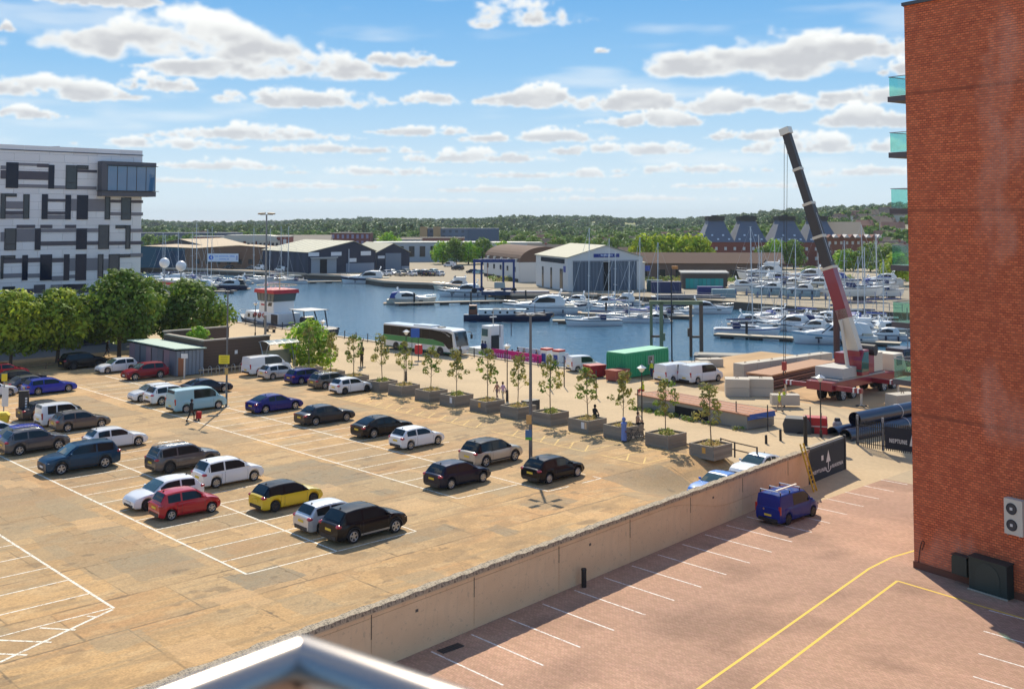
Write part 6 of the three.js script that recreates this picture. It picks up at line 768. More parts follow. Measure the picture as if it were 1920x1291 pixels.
// ---------- quayside works: crane, cabin, blocks, fence and gate ----------
const QL = -1.3, qp = (u, v, y = QL) => at(u, v, y), turnOf = (p, q) => Math.atan2(-(q.z - p.z), q.x - p.x);
{ // mobile crane
  const rear = qp(1540, 752), front = qp(1672, 722), turn = turnOf(rear, front), L = rear.distanceTo(front), mid = rear.clone().lerp(front, .5), o = thing('mobile_crane', 'red and white mobile crane with a long raised boom in the works yard', 'crane', mid, turn), red = M(.26, .012, .03, .4, 0, { clearcoat: .5 }), ivory = M(.66, .60, .47, .5), darkS = M(.05, .042, .038, .5);
  part('chassis', ext([[-L * .5, .9], [L * .5, .9], [L * .5, 1.5], [L * .2, 1.55], [-L * .5, 1.55]], 2.4, .04), red, o); part('deck', box(L * .62, .12, 2.6, -L * .12, 1.63, 0), M(.35, .33, .3, .6), o);
  const cab = part('drive_cab', ext([[L * .33, .9], [L * .5, .9], [L * .52, 1.7], [L * .47, 2.9], [L * .33, 2.9]], 2.4, .08), ivory, o); part('windscreen', box(.06, .8, 2.0, L * .5 - .02, 2.3, 0, 0, 0, .24), paint.glass, cab); for (const s of [-1, 1]) part('side_window', box(1.1, .75, .05, L * .41, 2.3, s * 1.22), M(.06, .14, .12, .05), cab);
  const wg = wheelGeo(.62, .42); for (const x of [-.36, -.22, .22, .37]) for (const s of [-1, 1]) { const w = part('wheel', wg.tyre, paint.rubber, o); w.position.set(L * x, .62, s * 1.05); if (s < 0) w.rotation.y = Math.PI; part('rim', wg.disc, M(.5, .48, .45, .5, .3), w); }
  for (const x of [-.46, .03, .47]) for (const s of [-1, 1]) { const a = part('outrigger', box(.34, .34, 2.6, L * x, 1.15, s * 2.3), red, o); part('jack', cyl(.1, .1, 1.1, 8, L * x, .06, s * 3.5), ivory, a); part('foot_pad', box(.7, .08, .7, L * x, .04, s * 3.5), paint.dark, a); for (const k of [2.9, 3.3]) part('warning_stripe', box(.36, .36, .14, L * x, 1.15, s * k), paint.white, a); }
  const hs = part('slewing_house', box(3.2, 1.7, 2.2, -.6, 2.55, .0), red, o); part('engine_cover', box(1.9, 1.5, 2.1, 1.9, 2.5, 0), ivory, hs); const oc = part('operator_cab', ext([[-2.9, 1.7], [-1.5, 1.7], [-1.5, 3.7], [-2.5, 3.7], [-2.95, 2.9]], 1.2, .05).translate(0, .1, 1.2), red, hs); part('cab_glass', ext([[-2.92, 2.0], [-1.62, 2.0], [-1.62, 3.55], [-2.48, 3.55], [-2.92, 2.9]], 1.26, .01).translate(0, .1, 1.2), M(.03, .12, .10, .04, 0, { clearcoat: .5 }), oc);
  for (let k = 0; k < 3; k++) part('counterweight', box(1.5, .8, 2.6, -4.7 + k * 1.52, 2.12, 0), M(.5, .48, .43, .8), o); part('winch_drum', cyl(.45, .45, 1.6, 12).rotateX(Math.PI / 2).translate(.3, 3.6, 0), paint.dark, hs);
  // boom: three telescoping sections from the pivot to the tip, in the crane's own axes
  const base = far(1606, 662, 108), tip = far(1474, 246, 113), loc = (p) => p.clone().sub(mid).applyAxisAngle(V(0, 1, 0), -turn), P = (t) => loc(base).lerp(loc(tip), t), sec = (a, b, w, h) => beam(P(a), P(b), w, h);
  part('boom_base', sec(0, .19, 1.0, 1.15), ivory, o); part('boom_section', sec(.15, .37, 1.0, 1.2), red, o); const b3 = part('boom_section', sec(.35, .66, .84, 1.0), darkS, o), b4 = part('boom_section', sec(.63, .995, .66, .8), darkS, o); for (const [t, w, par] of [[.37, 1.2, b3], [.51, 1.0, b3], [.66, .95, b4], [.82, .8, b4]]) part('boom_collar', sec(t - .006, t + .006, w, w * 1.15), ivory, par); part('boom_head', sec(.985, 1.015, .9, 1.1), M(.75, .72, .6, .5), b4); part('side_stripe', beam(P(.4).add(V(0, 0, .45)), P(.62).add(V(0, 0, .45)), .04, .2), paint.white, b3);
  part('lift_cylinder', bar(loc(far(1590, 688, 107)), loc(far(1577, 600, 108.5)), .2, .15, 10), ivory, o); part('boom_foot', box(1.3, 1.6, 1.5, loc(base).x, loc(base).y - .5, loc(base).z), red, o);
  for (const c of o.children) if (!/boom|lift|hoist|hook/.test(c.name)) c.scale.set(1.05, 1.25, 1.18);
  const hk = loc(far(1471, 700, 113)), t0 = P(1).add(V(-.2, 0, 0)); part('hoist_rope', bar(t0.clone().add(V(-.12, 0, 0)), hk.clone().add(V(-.1, 1.2, 0)), .028, .028, 4), paint.dark, o); part('hoist_rope', bar(t0.clone().add(V(.2, 0, .2)), hk.clone().add(V(.1, 1.2, .1)), .028, .028, 4), paint.dark, o); const hb = part('hook_block', box(.5, .9, .3, hk.x, hk.y + .8, hk.z), M(.4, .05, .04, .5), o); part('hook', new THREE.TorusGeometry(.22, .06, 6, 12, 4.5).translate(hk.x, hk.y + .1, hk.z), paint.dark, hb);
}
{ // green site cabin, bins, fences
  const p = qp(1172, 711), q = qp(1253, 697.5), turn = turnOf(p, q), L = p.distanceTo(q), o = thing('site_cabin', 'bright green site cabin with barred window on the quay', 'cabin', p, turn), gr = M(.015, .30, .13, .6), gr2 = M(.02, .34, .15, .6), Hc = 2.7, D = 2.6;
  part('cabin_body', box(L, Hc, D, L / 2, Hc / 2 + .1, -D / 2), gr, o); for (let x = .15; x < L; x += .3) part('wall_rib', box(.13, Hc - .3, .05, x, Hc / 2 + .1, .026), gr2, o); for (let z = .2; z < D; z += .3) part('wall_rib', box(.05, Hc - .3, .13, -.026, Hc / 2 + .1, -z), gr2, o); part('roof', box(L + .06, .08, D + .06, L / 2, Hc + .14, -D / 2), M(.10, .42, .26, .6), o); const w = part('window', box(1.1, 1.0, .08, L * .58, 1.75, .06), M(.35, .36, .33, .6), o); part('pane', box(.4, .75, .04, L * .58 - .1, 1.75, .11), paint.glass, w); for (let k = 0; k < 4; k++) part('window_bar', box(.04, .95, .04, L * .58 - .42 + k * .28, 1.75, .14), M(.5, .48, .42, .6), w); part('shutter', box(.3, 1.1, .06, L * .58 - .8, 1.75, .06), gr2, o); part('shutter', box(.3, 1.1, .06, L * .58 + .8, 1.75, .06), gr2, o);
  const bin = (label, u, v, w, d, h, m, t) => { const b = thing('skip_bin', label, 'bin', qp(u, v), t); part('bin_body', ext([[-w / 2, .1], [w / 2, .1], [w / 2 + .12, h], [-w / 2 - .12, h]], d, .02), m, b); part('rim', box(w + .34, .08, d + .1, 0, h, 0), m, b); for (const x of [-.35, .35]) part('skid', box(.1, .1, d, w * x, .05, 0), paint.dark, b); for (const x of [-.3, 0, .3]) part('stiffener', box(.08, h - .15, .05, w * x, h / 2 + .05, d / 2 + .03), m, b); }; bin('deep red skip beside the small white van', 1115, 706, 1.9, 1.6, 1.35, M(.33, .012, .02, .6), .5); bin('faded red skip against the green cabin', 1158, 713, 2.2, 1.5, 1.2, M(.34, .09, .06, .8), turn);
}
{ // concrete blocks, steel stack, long platform
  const con = [M(.56, .50, .40, .9), M(.53, .47, .375, .9), M(.50, .445, .355, .9)], rnd = random(12); let n = 0;
  const blockG = ext([[-.75, 0], [.75, 0], [.75, .78], [-.75, .78]], .8, .025), eye = new THREE.TorusGeometry(.09, .02, 5, 10);
  const conc = (p, turn, label, k = [1, 1, 1], dy = 0, grp = 'concrete blocks in the yard') => { const o = thing('concrete_block', label, 'block', p.clone().add(V(0, dy, 0)), turn, grp); o.scale.set(...k); part('block_body', blockG, con[n++ % 3], o); part('lifting_eye', eye.clone().translate(0, .8, 0), paint.rust, o); };
  let p = qp(1385, 712), q = qp(1552, 688), t = turnOf(p, q), d = q.clone().sub(p), N = 7, ord = ['first', 'second', 'third', 'fourth', 'fifth', 'sixth', 'seventh']; for (let k = 0; k < N; k++) for (const lv of [0, 1]) conc(p.clone().addScaledVector(d, (k + .5) / N), t, `${lv ? 'upper' : 'lower'} concrete block, ${ord[k]} from the left in the long row by the water`, [d.length() / N / 1.52, 1.15, 1.9], lv * .9, 'long row of concrete blocks');
  p = qp(1412, 741); for (let k = 0; k < 2; k++) for (const lv of [0, 1]) conc(p.clone().add(V(k * 2.45 - 1.6, 0, -k * .15)), -.16, `${lv ? 'upper' : 'lower'} ${k ? 'right' : 'left'} block of the square stack before the long row`, [1.6, 1.12, 2.4], lv * .875); conc(qp(1376, 738), -.16, 'single low block left of the square stack', [1.2, 1.1, 1.8]);
  conc(qp(1472, 763), -.05, 'concrete block being handled by two workers in yellow jackets', [1.75, 1.25, 1.4], .25); conc(qp(1693, 762), .4, 'pale block in front of the crane, beside the brick building', [1.9, 1.6, 2]); conc(qp(1680, 779), .5, 'pale flat block near the navy pipes', [2, .9, 2]); conc(qp(1300, 690), .2, 'pale slab behind the white vans', [2.6, 1.0, 2.2]); conc(qp(1330, 686), .2, 'second pale slab behind the white vans, further right', [2.0, 1.2, 2.2]);
  p = qp(1448, 733); q = qp(1570, 704); t = turnOf(p, q); const L = p.distanceTo(q), st = thing('steel_plate_stack', 'stack of rusty steel sheet piles beside the crane', 'steel stack', p, t), rs = [M(.40, .21, .11, .8), M(.26, .13, .09, .8), M(.17, .085, .07, .8)]; for (let k = 0; k < 5; k++) part('steel_sheet', box(L - .3 * (k % 2), .2, 3 - .2 * (k % 2), L / 2 + .1 * (k % 3), .32 + k * .3, -1.6), rs[k === 4 ? 0 : 1 + k % 2], st); for (const x of [.2, .8]) for (let k = 0; k < 5; k++) part('timber_bearer', box(.15, .1, 3, L * x, .15 + k * .3, -1.6), paint.timber, st);
  p = qp(1196, 764); q = qp(1402, 806, QL); t = turnOf(p, q); const PL = p.distanceTo(q), pf = thing('steel_pontoon_section', 'long low steel platform with a rust-red deck in the yard', 'platform', p, t), sd = M(.27, .26, .22, .8); part('hull_side', box(PL, 1.15, .1, PL / 2, .62, 0), sd, pf); part('hull_side', box(PL, 1.15, .1, PL / 2, .62, -3.4), sd, pf); part('hull_end', box(.1, 1.15, 3.3, .05, .62, -1.7), sd, pf); part('hull_end', box(.1, 1.15, 3.3, PL - .05, .62, -1.7), sd, pf); part('deck', box(PL + .5, .1, 3.7, PL / 2, 1.25, -1.7), M(.42, .20, .11, .9), pf); for (const z of [-.6, -1.5, -2.5]) part('deck_stripe', box(PL - 1, .02, .14, PL / 2, 1.315, z), M(.60, .42, .32, .9), pf); part('dark_hatch', box(PL * .3, .8, .04, PL * .52, .5, .07), blackHole, pf); part('blue_tarpaulin', box(.5, .45, 3.2, PL + .1, 1.05, -1.6, 0, 0, .3), M(.06, .12, .34, .8), pf);
  const wd = leaves(Array.from({ length: 46 }, (_, k) => [rnd() * PL, .15, .5 + rnd() * .7, .3, 16]), .16, [[.10, .16, .03], [.16, .18, .05]], 133), ws = part('weeds', wd, leafMat, scene); ws.position.copy(p); ws.rotation.y = t; ws.name = 'yard_weeds'; tag(ws, 'green weeds growing along the long low platform', 'weeds', null, 'stuff');
}
{ // machines by the fence
  let o = thing('compressor', 'dark grey site compressor with its hood down, by the works fence', 'compressor', qp(1497, 818, -1.7), -.35); part('hood', ext([[-1.1, .35], [1.1, .35], [1.1, 1.2], [.8, 1.6], [-1.0, 1.6], [-1.2, 1.1]], 1.5, .06), M(.05, .055, .06, .6), o); part('lower_panel', box(2.1, .35, 1.45, 0, .32, 0), M(.22, .05, .03, .7), o); for (const s of [-1, 1]) part('wheel', cyl(.28, .28, .18, 12).rotateX(Math.PI / 2).translate(.2, .28, s * .72), paint.rubber, o); part('tow_bar', beam(V(-1.1, .4, 0), V(-2.2, .3, 0), .12, .1), paint.dark, o);
  o = thing('generator', 'red generator with silver trim standing by the works fence', 'generator', qp(1529, 820, -1.75), -.3); part('casing', ext([[-1, .2], [1, .2], [1, 1.6], [.9, 1.75], [-.9, 1.75], [-1, 1.6]], 1.2, .05), M(.42, .012, .02, .5), o); part('trim_band', box(2.05, .08, 1.25, 0, 1.05, 0), M(.6, .55, .5, .5), o); part('skid', box(2.1, .2, 1.3, 0, .1, 0), paint.dark, o); part('exhaust', cyl(.06, .06, .35, 8, .5, 1.75, 0), paint.steel, o); part('louvre', box(.7, .6, .03, -.4, .65, .62), paint.dark, o);
  o = thing('concrete_mixer', 'small cement mixer near the navy pipe mouth', 'mixer', qp(1571, 818, -1.75), .4); part('drum', new THREE.SphereGeometry(.42, 14, 10).scale(1, 1.15, 1).translate(0, .95, 0), M(.45, .43, .38, .7), o); part('stand', [bar(V(-.4, 0, -.3), V(0, .9, 0), .035), bar(V(.4, 0, -.3), V(0, .9, 0), .035), bar(V(0, 0, .45), V(0, .9, 0), .035)], paint.dark, o); part('drum_mouth', cyl(.28, .22, .25, 12, 0, 1.3, 0), paint.dark, o); part('wheel', cyl(.2, .2, .08, 12).rotateZ(Math.PI / 2).translate(.42, .2, -.3), paint.rubber, o);
  const pipeM = M(.010, .016, .05, .3, 0, { clearcoat: .3 }); [[0, 0, 'navy steel pipe lying nearest behind the fence'], [1.25, 0, 'navy steel pipe lying furthest behind the fence'], [.62, 1.06, 'navy steel pipe resting on top of the other two']].forEach(([z, y, label], k) => { const p = qp(1604, 836, -1.85), o = thing('steel_pipe', label, 'pipe', p, TURN_B - .1, 'navy steel pipes'), L = 14, x0 = k === 2 ? 2.2 : 0; part('pipe_wall', new THREE.CylinderGeometry(.6, .6, L, 28, 1, true).rotateZ(Math.PI / 2).translate(L / 2 + x0, .61 + y, -.9 - z), pipeM, o); part('pipe_mouth', new THREE.RingGeometry(.55, .61, 28).rotateY(-Math.PI / 2).translate(x0, .61 + y, -.9 - z), pipeM, o); part('white_strap', new THREE.TorusGeometry(.615, .03, 5, 28).rotateY(Math.PI / 2).translate(L * .6, .61 + y, -.9 - z), paint.white, o); });
}
{ // navy gate with the marina's name, black palisade fence beyond it
  const cv = document.createElement('canvas'); cv.width = 1024; cv.height = 512; const c = cv.getContext('2d'); c.fillStyle = '#1b2130'; c.fillRect(0, 0, 1024, 512); c.fillStyle = '#dcdcd8'; c.font = 'bold 84px sans-serif'; c.textAlign = 'center'; c.fillText('NEPTUNE', 258, 392); c.fillText('MARINA', 812, 392); c.beginPath(); c.moveTo(538, 60); c.lineTo(602, 262); c.lineTo(468, 262); c.closePath(); c.fill(); c.fillRect(524, 262, 22, 130); c.lineWidth = 20; c.strokeStyle = '#dcdcd8'; c.beginPath(); c.arc(535, 352, 74, .25, Math.PI - .25); c.stroke(); for (const s of [-1, 1]) { c.beginPath(); c.moveTo(535 + s * 92, 340); c.lineTo(535 + s * 52, 352); c.lineTo(535 + s * 84, 398); c.closePath(); c.fill(); } c.fillRect(330, 120, 62, 84); const t = new THREE.CanvasTexture(cv); t.colorSpace = THREE.SRGBColorSpace;
  const p = ab(wallA(67) - .05, 67.05, COURT), q = ab(wallA(67) + .45, 72.9, COURT), L = p.distanceTo(q), o = thing('marina_gate', 'navy panelled gate lettered NEPTUNE MARINA with an anchor emblem', 'gate', p, turnOf(p, q)), nv = M(.014, .019, .034, .6), H = 2.5; for (let k = 0; k < 3; k++) part('gate_panel', box(L / 3 - .04, H - .1, .07, L * (k + .5) / 3, H / 2 + .05, 0), nv, o); part('lettering', new THREE.PlaneGeometry(L - .3, H - .35).translate(L / 2, H / 2, .042), textured(t, .7), o); part('top_rail', box(L, .1, .14, L / 2, H + .02, 0), M(.03, .04, .07, .5), o); for (const x of [0, L]) part('gate_post', box(.18, H + .25, .18, x, H / 2 + .1, 0), paint.dark, o); part('rear_bracing', box(L - .2, .1, .1, L / 2, 1.2, -.1), nv, o); part('latch', box(.14, .2, .06, .45, 1.15, .07), paint.black, o); part('timber_lagging', box(L, .14, .3, L / 2, H + .06, -.22), M(.44, .37, .26, .9), o);
  const a = qp(1606, 838, -1.85), b = qp(1722, 854, -1.85), FL = a.distanceTo(b), f = thing('palisade_fence', 'black palisade fence carrying a navy NEPTUNE banner', 'fence', a, turnOf(a, b)), bk = paint.black; for (let x = .08; x < FL; x += .17) part('pale', ext([[-.035, .08], [.035, .08], [.035, 2.15], [0, 2.3], [-.035, 2.15]], .025).translate(x, 0, .05), bk, f); for (const y of [.4, 1.8]) part('rail', box(FL, .06, .05, FL / 2, y, .01), bk, f); for (const x of [.1, FL * .44]) part('fence_post', box(.16, 2.6, .16, x, 1.3, -.05), M(.20, .22, .25, .5), f);
  const c2 = document.createElement('canvas'); c2.width = 512; c2.height = 256; const d = c2.getContext('2d'); d.fillStyle = '#151b2b'; d.fillRect(0, 0, 512, 256); d.fillStyle = '#d8d8d4'; d.font = 'bold 66px sans-serif'; d.fillText('NEPTUNE', 70, 178); d.beginPath(); d.moveTo(452, 40); d.lineTo(500, 190); d.lineTo(404, 190); d.closePath(); d.fill(); const t2 = new THREE.CanvasTexture(c2); t2.colorSpace = THREE.SRGBColorSpace; part('banner', new THREE.PlaneGeometry(FL * .5, 1.75).translate(FL * .73, 1.1, .085), textured(t2, .7), f);
  // yellow ladder leaning on the wall beside the gate
  const l0 = ab(wallA(65.6) - 1.15, 65.9, COURT), lad = thing('ladder', 'yellow ladder leaning against the cream wall by the gate', 'ladder', l0, turnOf(p, q)), ye = M(.66, .42, .03, .5); for (const s of [-.24, .24]) part('stile', beam(V(s, 0, .0), V(s, 3.2, -1.0), .05, .1), ye, lad); for (let k = 0; k < 10; k++) part('rung', box(.46, .045, .06, 0, .25 + k * .3, -.08 - k * .094), ye, lad);
}
{ // timber frame in the dock, rusty pile, slim pole, grey barge
  const at0 = wat(1268, 668), o = thing('timber_jetty', 'weathered green timber frame of four posts standing in the dock', 'jetty frame', at0, -.1), gr = M(.20, .235, .13, .85), br = M(.16, .105, .07, .9); const X = [-3.6, -2.15, 2.2, 3.65], H = 8.0; X.forEach((x, k) => part('post', box(.42 + .12 * (k % 2), H + 1.5, .5, x, H / 2 - .75, k % 2 ? .5 : -.5), k > 1 ? br : gr, o)); part('top_beam', box(7.8, .55, .5, 0, H - .1, .5), gr, o); part('top_beam', box(7.8, .5, .5, 0, H - .1, -.5), gr, o); for (const [x, w] of [[-2.9, 1.5], [2.9, 1.5]]) for (const y of [2.9]) part('cross_member', box(w, .3, .35, x, y, 0), br, o); part('fender_board', box(.3, 1.1, .5, -1.75, 2.9, .6), gr, o); part('fender_board', box(.3, 1.2, .5, 1.8, 3.6, .6), br, o);
  single('rusty_pile', 'tall brown steel pile behind the crane boom', 'pile', [cyl(.42, .42, 11, 14), cyl(.47, .47, .15, 14, 0, 10.9), cyl(.5, .44, .2, 14, 0, 3.2)], M(.13, .06, .045, .8), far(1570, 690, 142).setY(WATER - 1)); const sp = thing('navigation_pole', 'slim dark pole with an orange top mark by the timber frame', 'pole', far(1260, 668, 150).setY(WATER - 1)); part('shaft', cyl(.11, .08, 14.4, 8), paint.dark, sp); part('top_mark', cyl(.45, .45, .4, 12, .5, 14.2, 0), M(.5, .22, .06, .7), sp); part('lower_strut', bar(V(0, 1.5, 0), V(1.2, 0, 0), .12), paint.rust, sp);
  const gb = thing('work_barge', 'low grey work barge moored behind the concrete blocks', 'barge', wat(1370, 690), -.22); part('hull', box(9.5, 1.9, 3.6, 0, .75, 0), M(.16, .17, .17, .7), gb); part('gunwale', box(9.7, .14, 3.8, 0, 1.75, 0), M(.10, .10, .10, .7), gb); for (let k = 0; k < 6; k++) part('tyre_fender', new THREE.TorusGeometry(.3, .1, 6, 12).translate(-4 + k * 1.6, .9, 1.9), paint.rubber, gb); part('deck_well', box(8.6, .1, 2.8, 0, 1.85, 0), M(.30, .28, .23, .8), gb);
  const bw = thing('blue_workboat', 'dark blue workboat cabin at the yard edge beside the brick building', 'boat', wat(1700, 712), .6); part('hull', hullGeo(9, 3.4, 1.6, .9, .4, .5), B.navy, bw); part('cabin', box(3, 2.6, 2.6, -.8, 2.8, 0), B.navy, bw); part('window', box(2.2, .7, 2.66, -.8, 3.4, 0), B.pane, bw); part('mast', bar(V(.4, 4, 0), V(.4, 9, 0), .07), B.grey, bw); const ht = leaves(Array.from({ length: 26 }, (_, k) => [k * .35, .6 + (k % 3) * .3, (k % 5) * .2, .35, 14]), .2, [[.05, .16, .11], [.10, .2, .12]], 141), hm = part('net_heap', ht, leafMat, scene); hm.position.copy(qp(1650, 703)); hm.rotation.y = .3; tag(hm, 'heap of green netting on the yard edge', 'netting', null, 'stuff');
}
{ // travel hoist and dock platform by the workshop, boatyard containers
  const p = onLand(926, 549), o = thing('travel_hoist', 'blue four-legged travel hoist on the boatyard dock', 'hoist', p, .1), bl = M(.010, .035, .16, .5); for (const x of [-5, -2.8, 2.8, 5]) part('leg', box(.5, 8, .55, x, 4, Math.abs(x) < 4 ? -4.5 : .5), bl, o); part('top_beam', box(10.6, .8, .6, 0, 8.1, .5), bl, o); part('top_beam', box(6.4, .7, .6, 0, 8.1, -4.5), bl, o); for (const x of [-3.9, 3.9]) { const g = beam(V(x - Math.sign(x) * -1.1, 8.1, .5), V(x - Math.sign(x) * 1.1, 8.1, -4.5), .5, .6); part('side_girder', g, bl, o); part('lower_girder', box(2.6, .6, .6, x, .9, -2), bl, o); } for (const x of [-5, 5, -2.8, 2.8]) part('wheel', cyl(.7, .7, .5, 14).rotateX(Math.PI / 2).translate(x, .7, Math.abs(x) < 4 ? -4.5 : .5), paint.rubber, o); part('lifting_sling', box(.1, 5, .4, -1.5, 5.4, -2), M(.5, .15, .08, .7), o); part('engine_box', box(2.6, 1.4, 1.2, 1.4, 2, .7), M(.4, .42, .38, .6), o);
  const dk = thing('dock_platform', 'dark blue steel dock platform below the travel hoist', 'dock', wat(966, 562), .03); part('deck', box(17, .9, 5, 0, 1.8, 0), M(.015, .04, .10, .6), dk); for (let k = 0; k < 7; k++) part('support', cyl(.22, .22, 2.6, 8, -7.5 + k * 2.5, -.8, 2), paint.dark, dk); part('yellow_rail', box(5, .2, .2, 2.4, 1.2, 2.7), M(.6, .45, .05, .5), dk); part('edge_rail', box(17, .08, .08, 0, 3.1, 2.4), B.navy, dk);
  for (const [u, v, w, h, col, label, t] of [[1250, 549, 7.5, 2.8, M(.02, .035, .11, .7), 'dark blue container in the boatyard, left of the teal shed', -.05], [1333, 556, 6, 2.4, M(.02, .03, .16, .7), 'royal blue container at the boatyard edge', -.05], [1228, 547, 4, 3, M(.015, .08, .08, .7), 'dark green container at the workshop corner', -.1], [1358, 558, 5.4, 2, M(.22, .33, .36, .7), 'pale teal container at the boatyard edge', -.05]]) { const c = thing('shipping_container', label, 'container', onLand(u, v), t, 'containers in the boatyard'); part('container_body', box(w, h, 2.4, 0, h / 2, -1.2), col, c); for (let k = 0; k < w / .5 - 1; k++) part('corrugation', box(.2, h - .3, .06, -w / 2 + .4 + k * .5, h / 2, .03), col, c); part('door_bar', box(.06, h - .4, .06, w / 2 - .4, h / 2, .07), paint.grey, c); }
  const ts = thing('teal_shed', 'ramshackle shed with turquoise painted boards in the boatyard', 'shed', onLand(1322, 541), -.05); part('wall', box(12, 4.2, 5, 0, 2.1, -2.5), M(.09, .075, .065, .9), ts); for (let k = 0; k < 9; k++) part('painted_board', box(1.05, 2.6, .08, -4.6 + k * 1.12, 1.4, .05), [M(.02, .30, .27, .7), M(.03, .36, .31, .7), M(.05, .33, .33, .7)][k % 3], ts); part('roof', box(12.8, .3, 5.8, 0, 4.35, -2.5, 0, .06), M(.33, .33, .31, .8), ts);
  const db = thing('dark_barge', 'long dark blue lighter lying along the boatyard edge', 'barge', wat(1290, 572), -.06); part('hull', box(17, 2.2, 4, 0, .9, 0), B.navy, db); part('coaming', box(15, .5, 3, 0, 2.2, 0), M(.05, .06, .09, .7), db); part('gunwale', box(17.2, .15, 4.2, 0, 2.02, 0), B.grey, db);
}

// ---------- people: one continuous surface each, meshed from tapered limbs ----------
// bones: from, to, radii, region (0 skin 1 top 2 legs 3 shoes 4 hair); x is forward, y up
function bodyBones(pose) {
  const sit = pose === 'sit', walk = pose === 'walk', hy = sit ? .52 : .92, b = [], sh = hy + .50, ll = walk ? .16 : .02;
  b.push([0, hy, -.07, 0, hy, .07, .125, .125, 2], [0, hy + .08, 0, .01, sh - .05, 0, .135, .15, 1], [.01, sh - .04, -.13, .01, sh - .04, .13, .085, .085, 1], [.01, sh, 0, .03, sh + .12, 0, .055, .05, 0], [.04, sh + .2, 0, .05, sh + .27, 0, .092, .1, 0], [.015, sh + .24, 0, .02, sh + .29, 0, .1, .1, 4], [.14, sh + .215, 0, .155, sh + .205, 0, .018, .014, 0]);
  for (const s of [-1, 1]) {
    const k = s * ll, elbow = sit ? [.12, sh - .27, s * .22] : [-k * .8, sh - .30, s * .235], wr = sit ? [.33, sh - .34, s * .12] : [-k * 1.2 + .08, sh - .56, s * .22];
    b.push([.01, sh - .05, s * .17, ...elbow, .058, .046, 1], [...elbow, ...wr, .045, .034, 1], [...wr, wr[0] + .03, wr[1] - .07, wr[2], .036, .03, 0]);
    for (let f = 0; f < 4; f++) b.push([wr[0] + .02 + (f - 1.5) * .018, wr[1] - .09, wr[2], wr[0] + .03 + (f - 1.5) * .02, wr[1] - .16 + Math.abs(f - 1.4) * .012, wr[2] - s * .012, .012, .009, 0]); b.push([wr[0] + .05, wr[1] - .05, wr[2], wr[0] + .085, wr[1] - .11, wr[2] - s * .01, .013, .01, 0]);
    const hip = [0, hy - .02, s * .09], knee = sit ? [.42, hy + .01, s * .11] : [k * 1.0 + .04, .49, s * .10], ank = sit ? [.40, .09, s * .11] : [k * (s > 0 ? 1.6 : 2.0) - (walk ? .05 : 0), .09, s * .10];
    b.push([...hip, ...knee, .088, .062, 2], [...knee, ...ank, .06, .042, 2], [ank[0] - .03, .045, ank[2], ank[0] + .15, .035, ank[2], .045, .035, 3]);
  }
  return b;
}
const bodyCache = new Map();
function bodyGeo(pose) {
  if (bodyCache.has(pose)) return bodyCache.get(pose);
  const N = 84, S = .95, bones = bodyBones(pose), mc = new MarchingCubes(N, paint.white, false, false, 60000), h = N / 2, d = new Float32Array(bones.length);
  const dist = (x, y, z, q) => { const [ax, ay, az, bx, by, bz, r0, r1] = q, ux = bx - ax, uy = by - ay, uz = bz - az, t = clamp(((x - ax) * ux + (y - ay) * uy + (z - az) * uz) / (ux * ux + uy * uy + uz * uz)); return Math.hypot(x - ax - ux * t, y - ay - uy * t, z - az - uz * t) - lerp(r0, r1, t); };
  for (let k = 0; k < N; k++) for (let j = 0; j < N; j++) for (let i = 0; i < N; i++) { const x = (i - h) / h * S, y = (j - h) / h * S + .9, z = (k - h) / h * S; let m = 9; if (Math.abs(z) < .4 && Math.abs(x) < .75) for (const q of bones) { const e = dist(x, y, z, q), f = Math.max(0, .035 - Math.abs(m - e)) / .035; m = Math.min(m, e) - f * f * .035 * .25; } mc.field[i + j * N + k * N * N] = -m; }
  mc.isolation = 0; mc.update(); const n = mc.count, pos = new Float32Array(n * 3), nor = new Float32Array(n * 3), reg = new Uint8Array(n);
  for (let i = 0; i < n; i++) { for (let c = 0; c < 3; c++) { pos[i * 3 + c] = mc.positionArray[i * 3 + c] * S + (c === 1 ? .9 : 0); nor[i * 3 + c] = mc.normalArray[i * 3 + c]; } let best = 9; bones.forEach((q) => { const e = dist(pos[i * 3], pos[i * 3 + 1], pos[i * 3 + 2], q); if (e < best) { best = e; reg[i] = q[8]; } }); if (reg[i] === 4 && pos[i * 3] > .08) reg[i] = 0; }
  const out = { pos, nor, reg }; bodyCache.set(pose, out); return out;
}
const bodyMat = new THREE.MeshPhysicalMaterial({ vertexColors: true, roughness: .8, side: THREE.DoubleSide }), eyeMat = M(.02, .015, .012, .3);
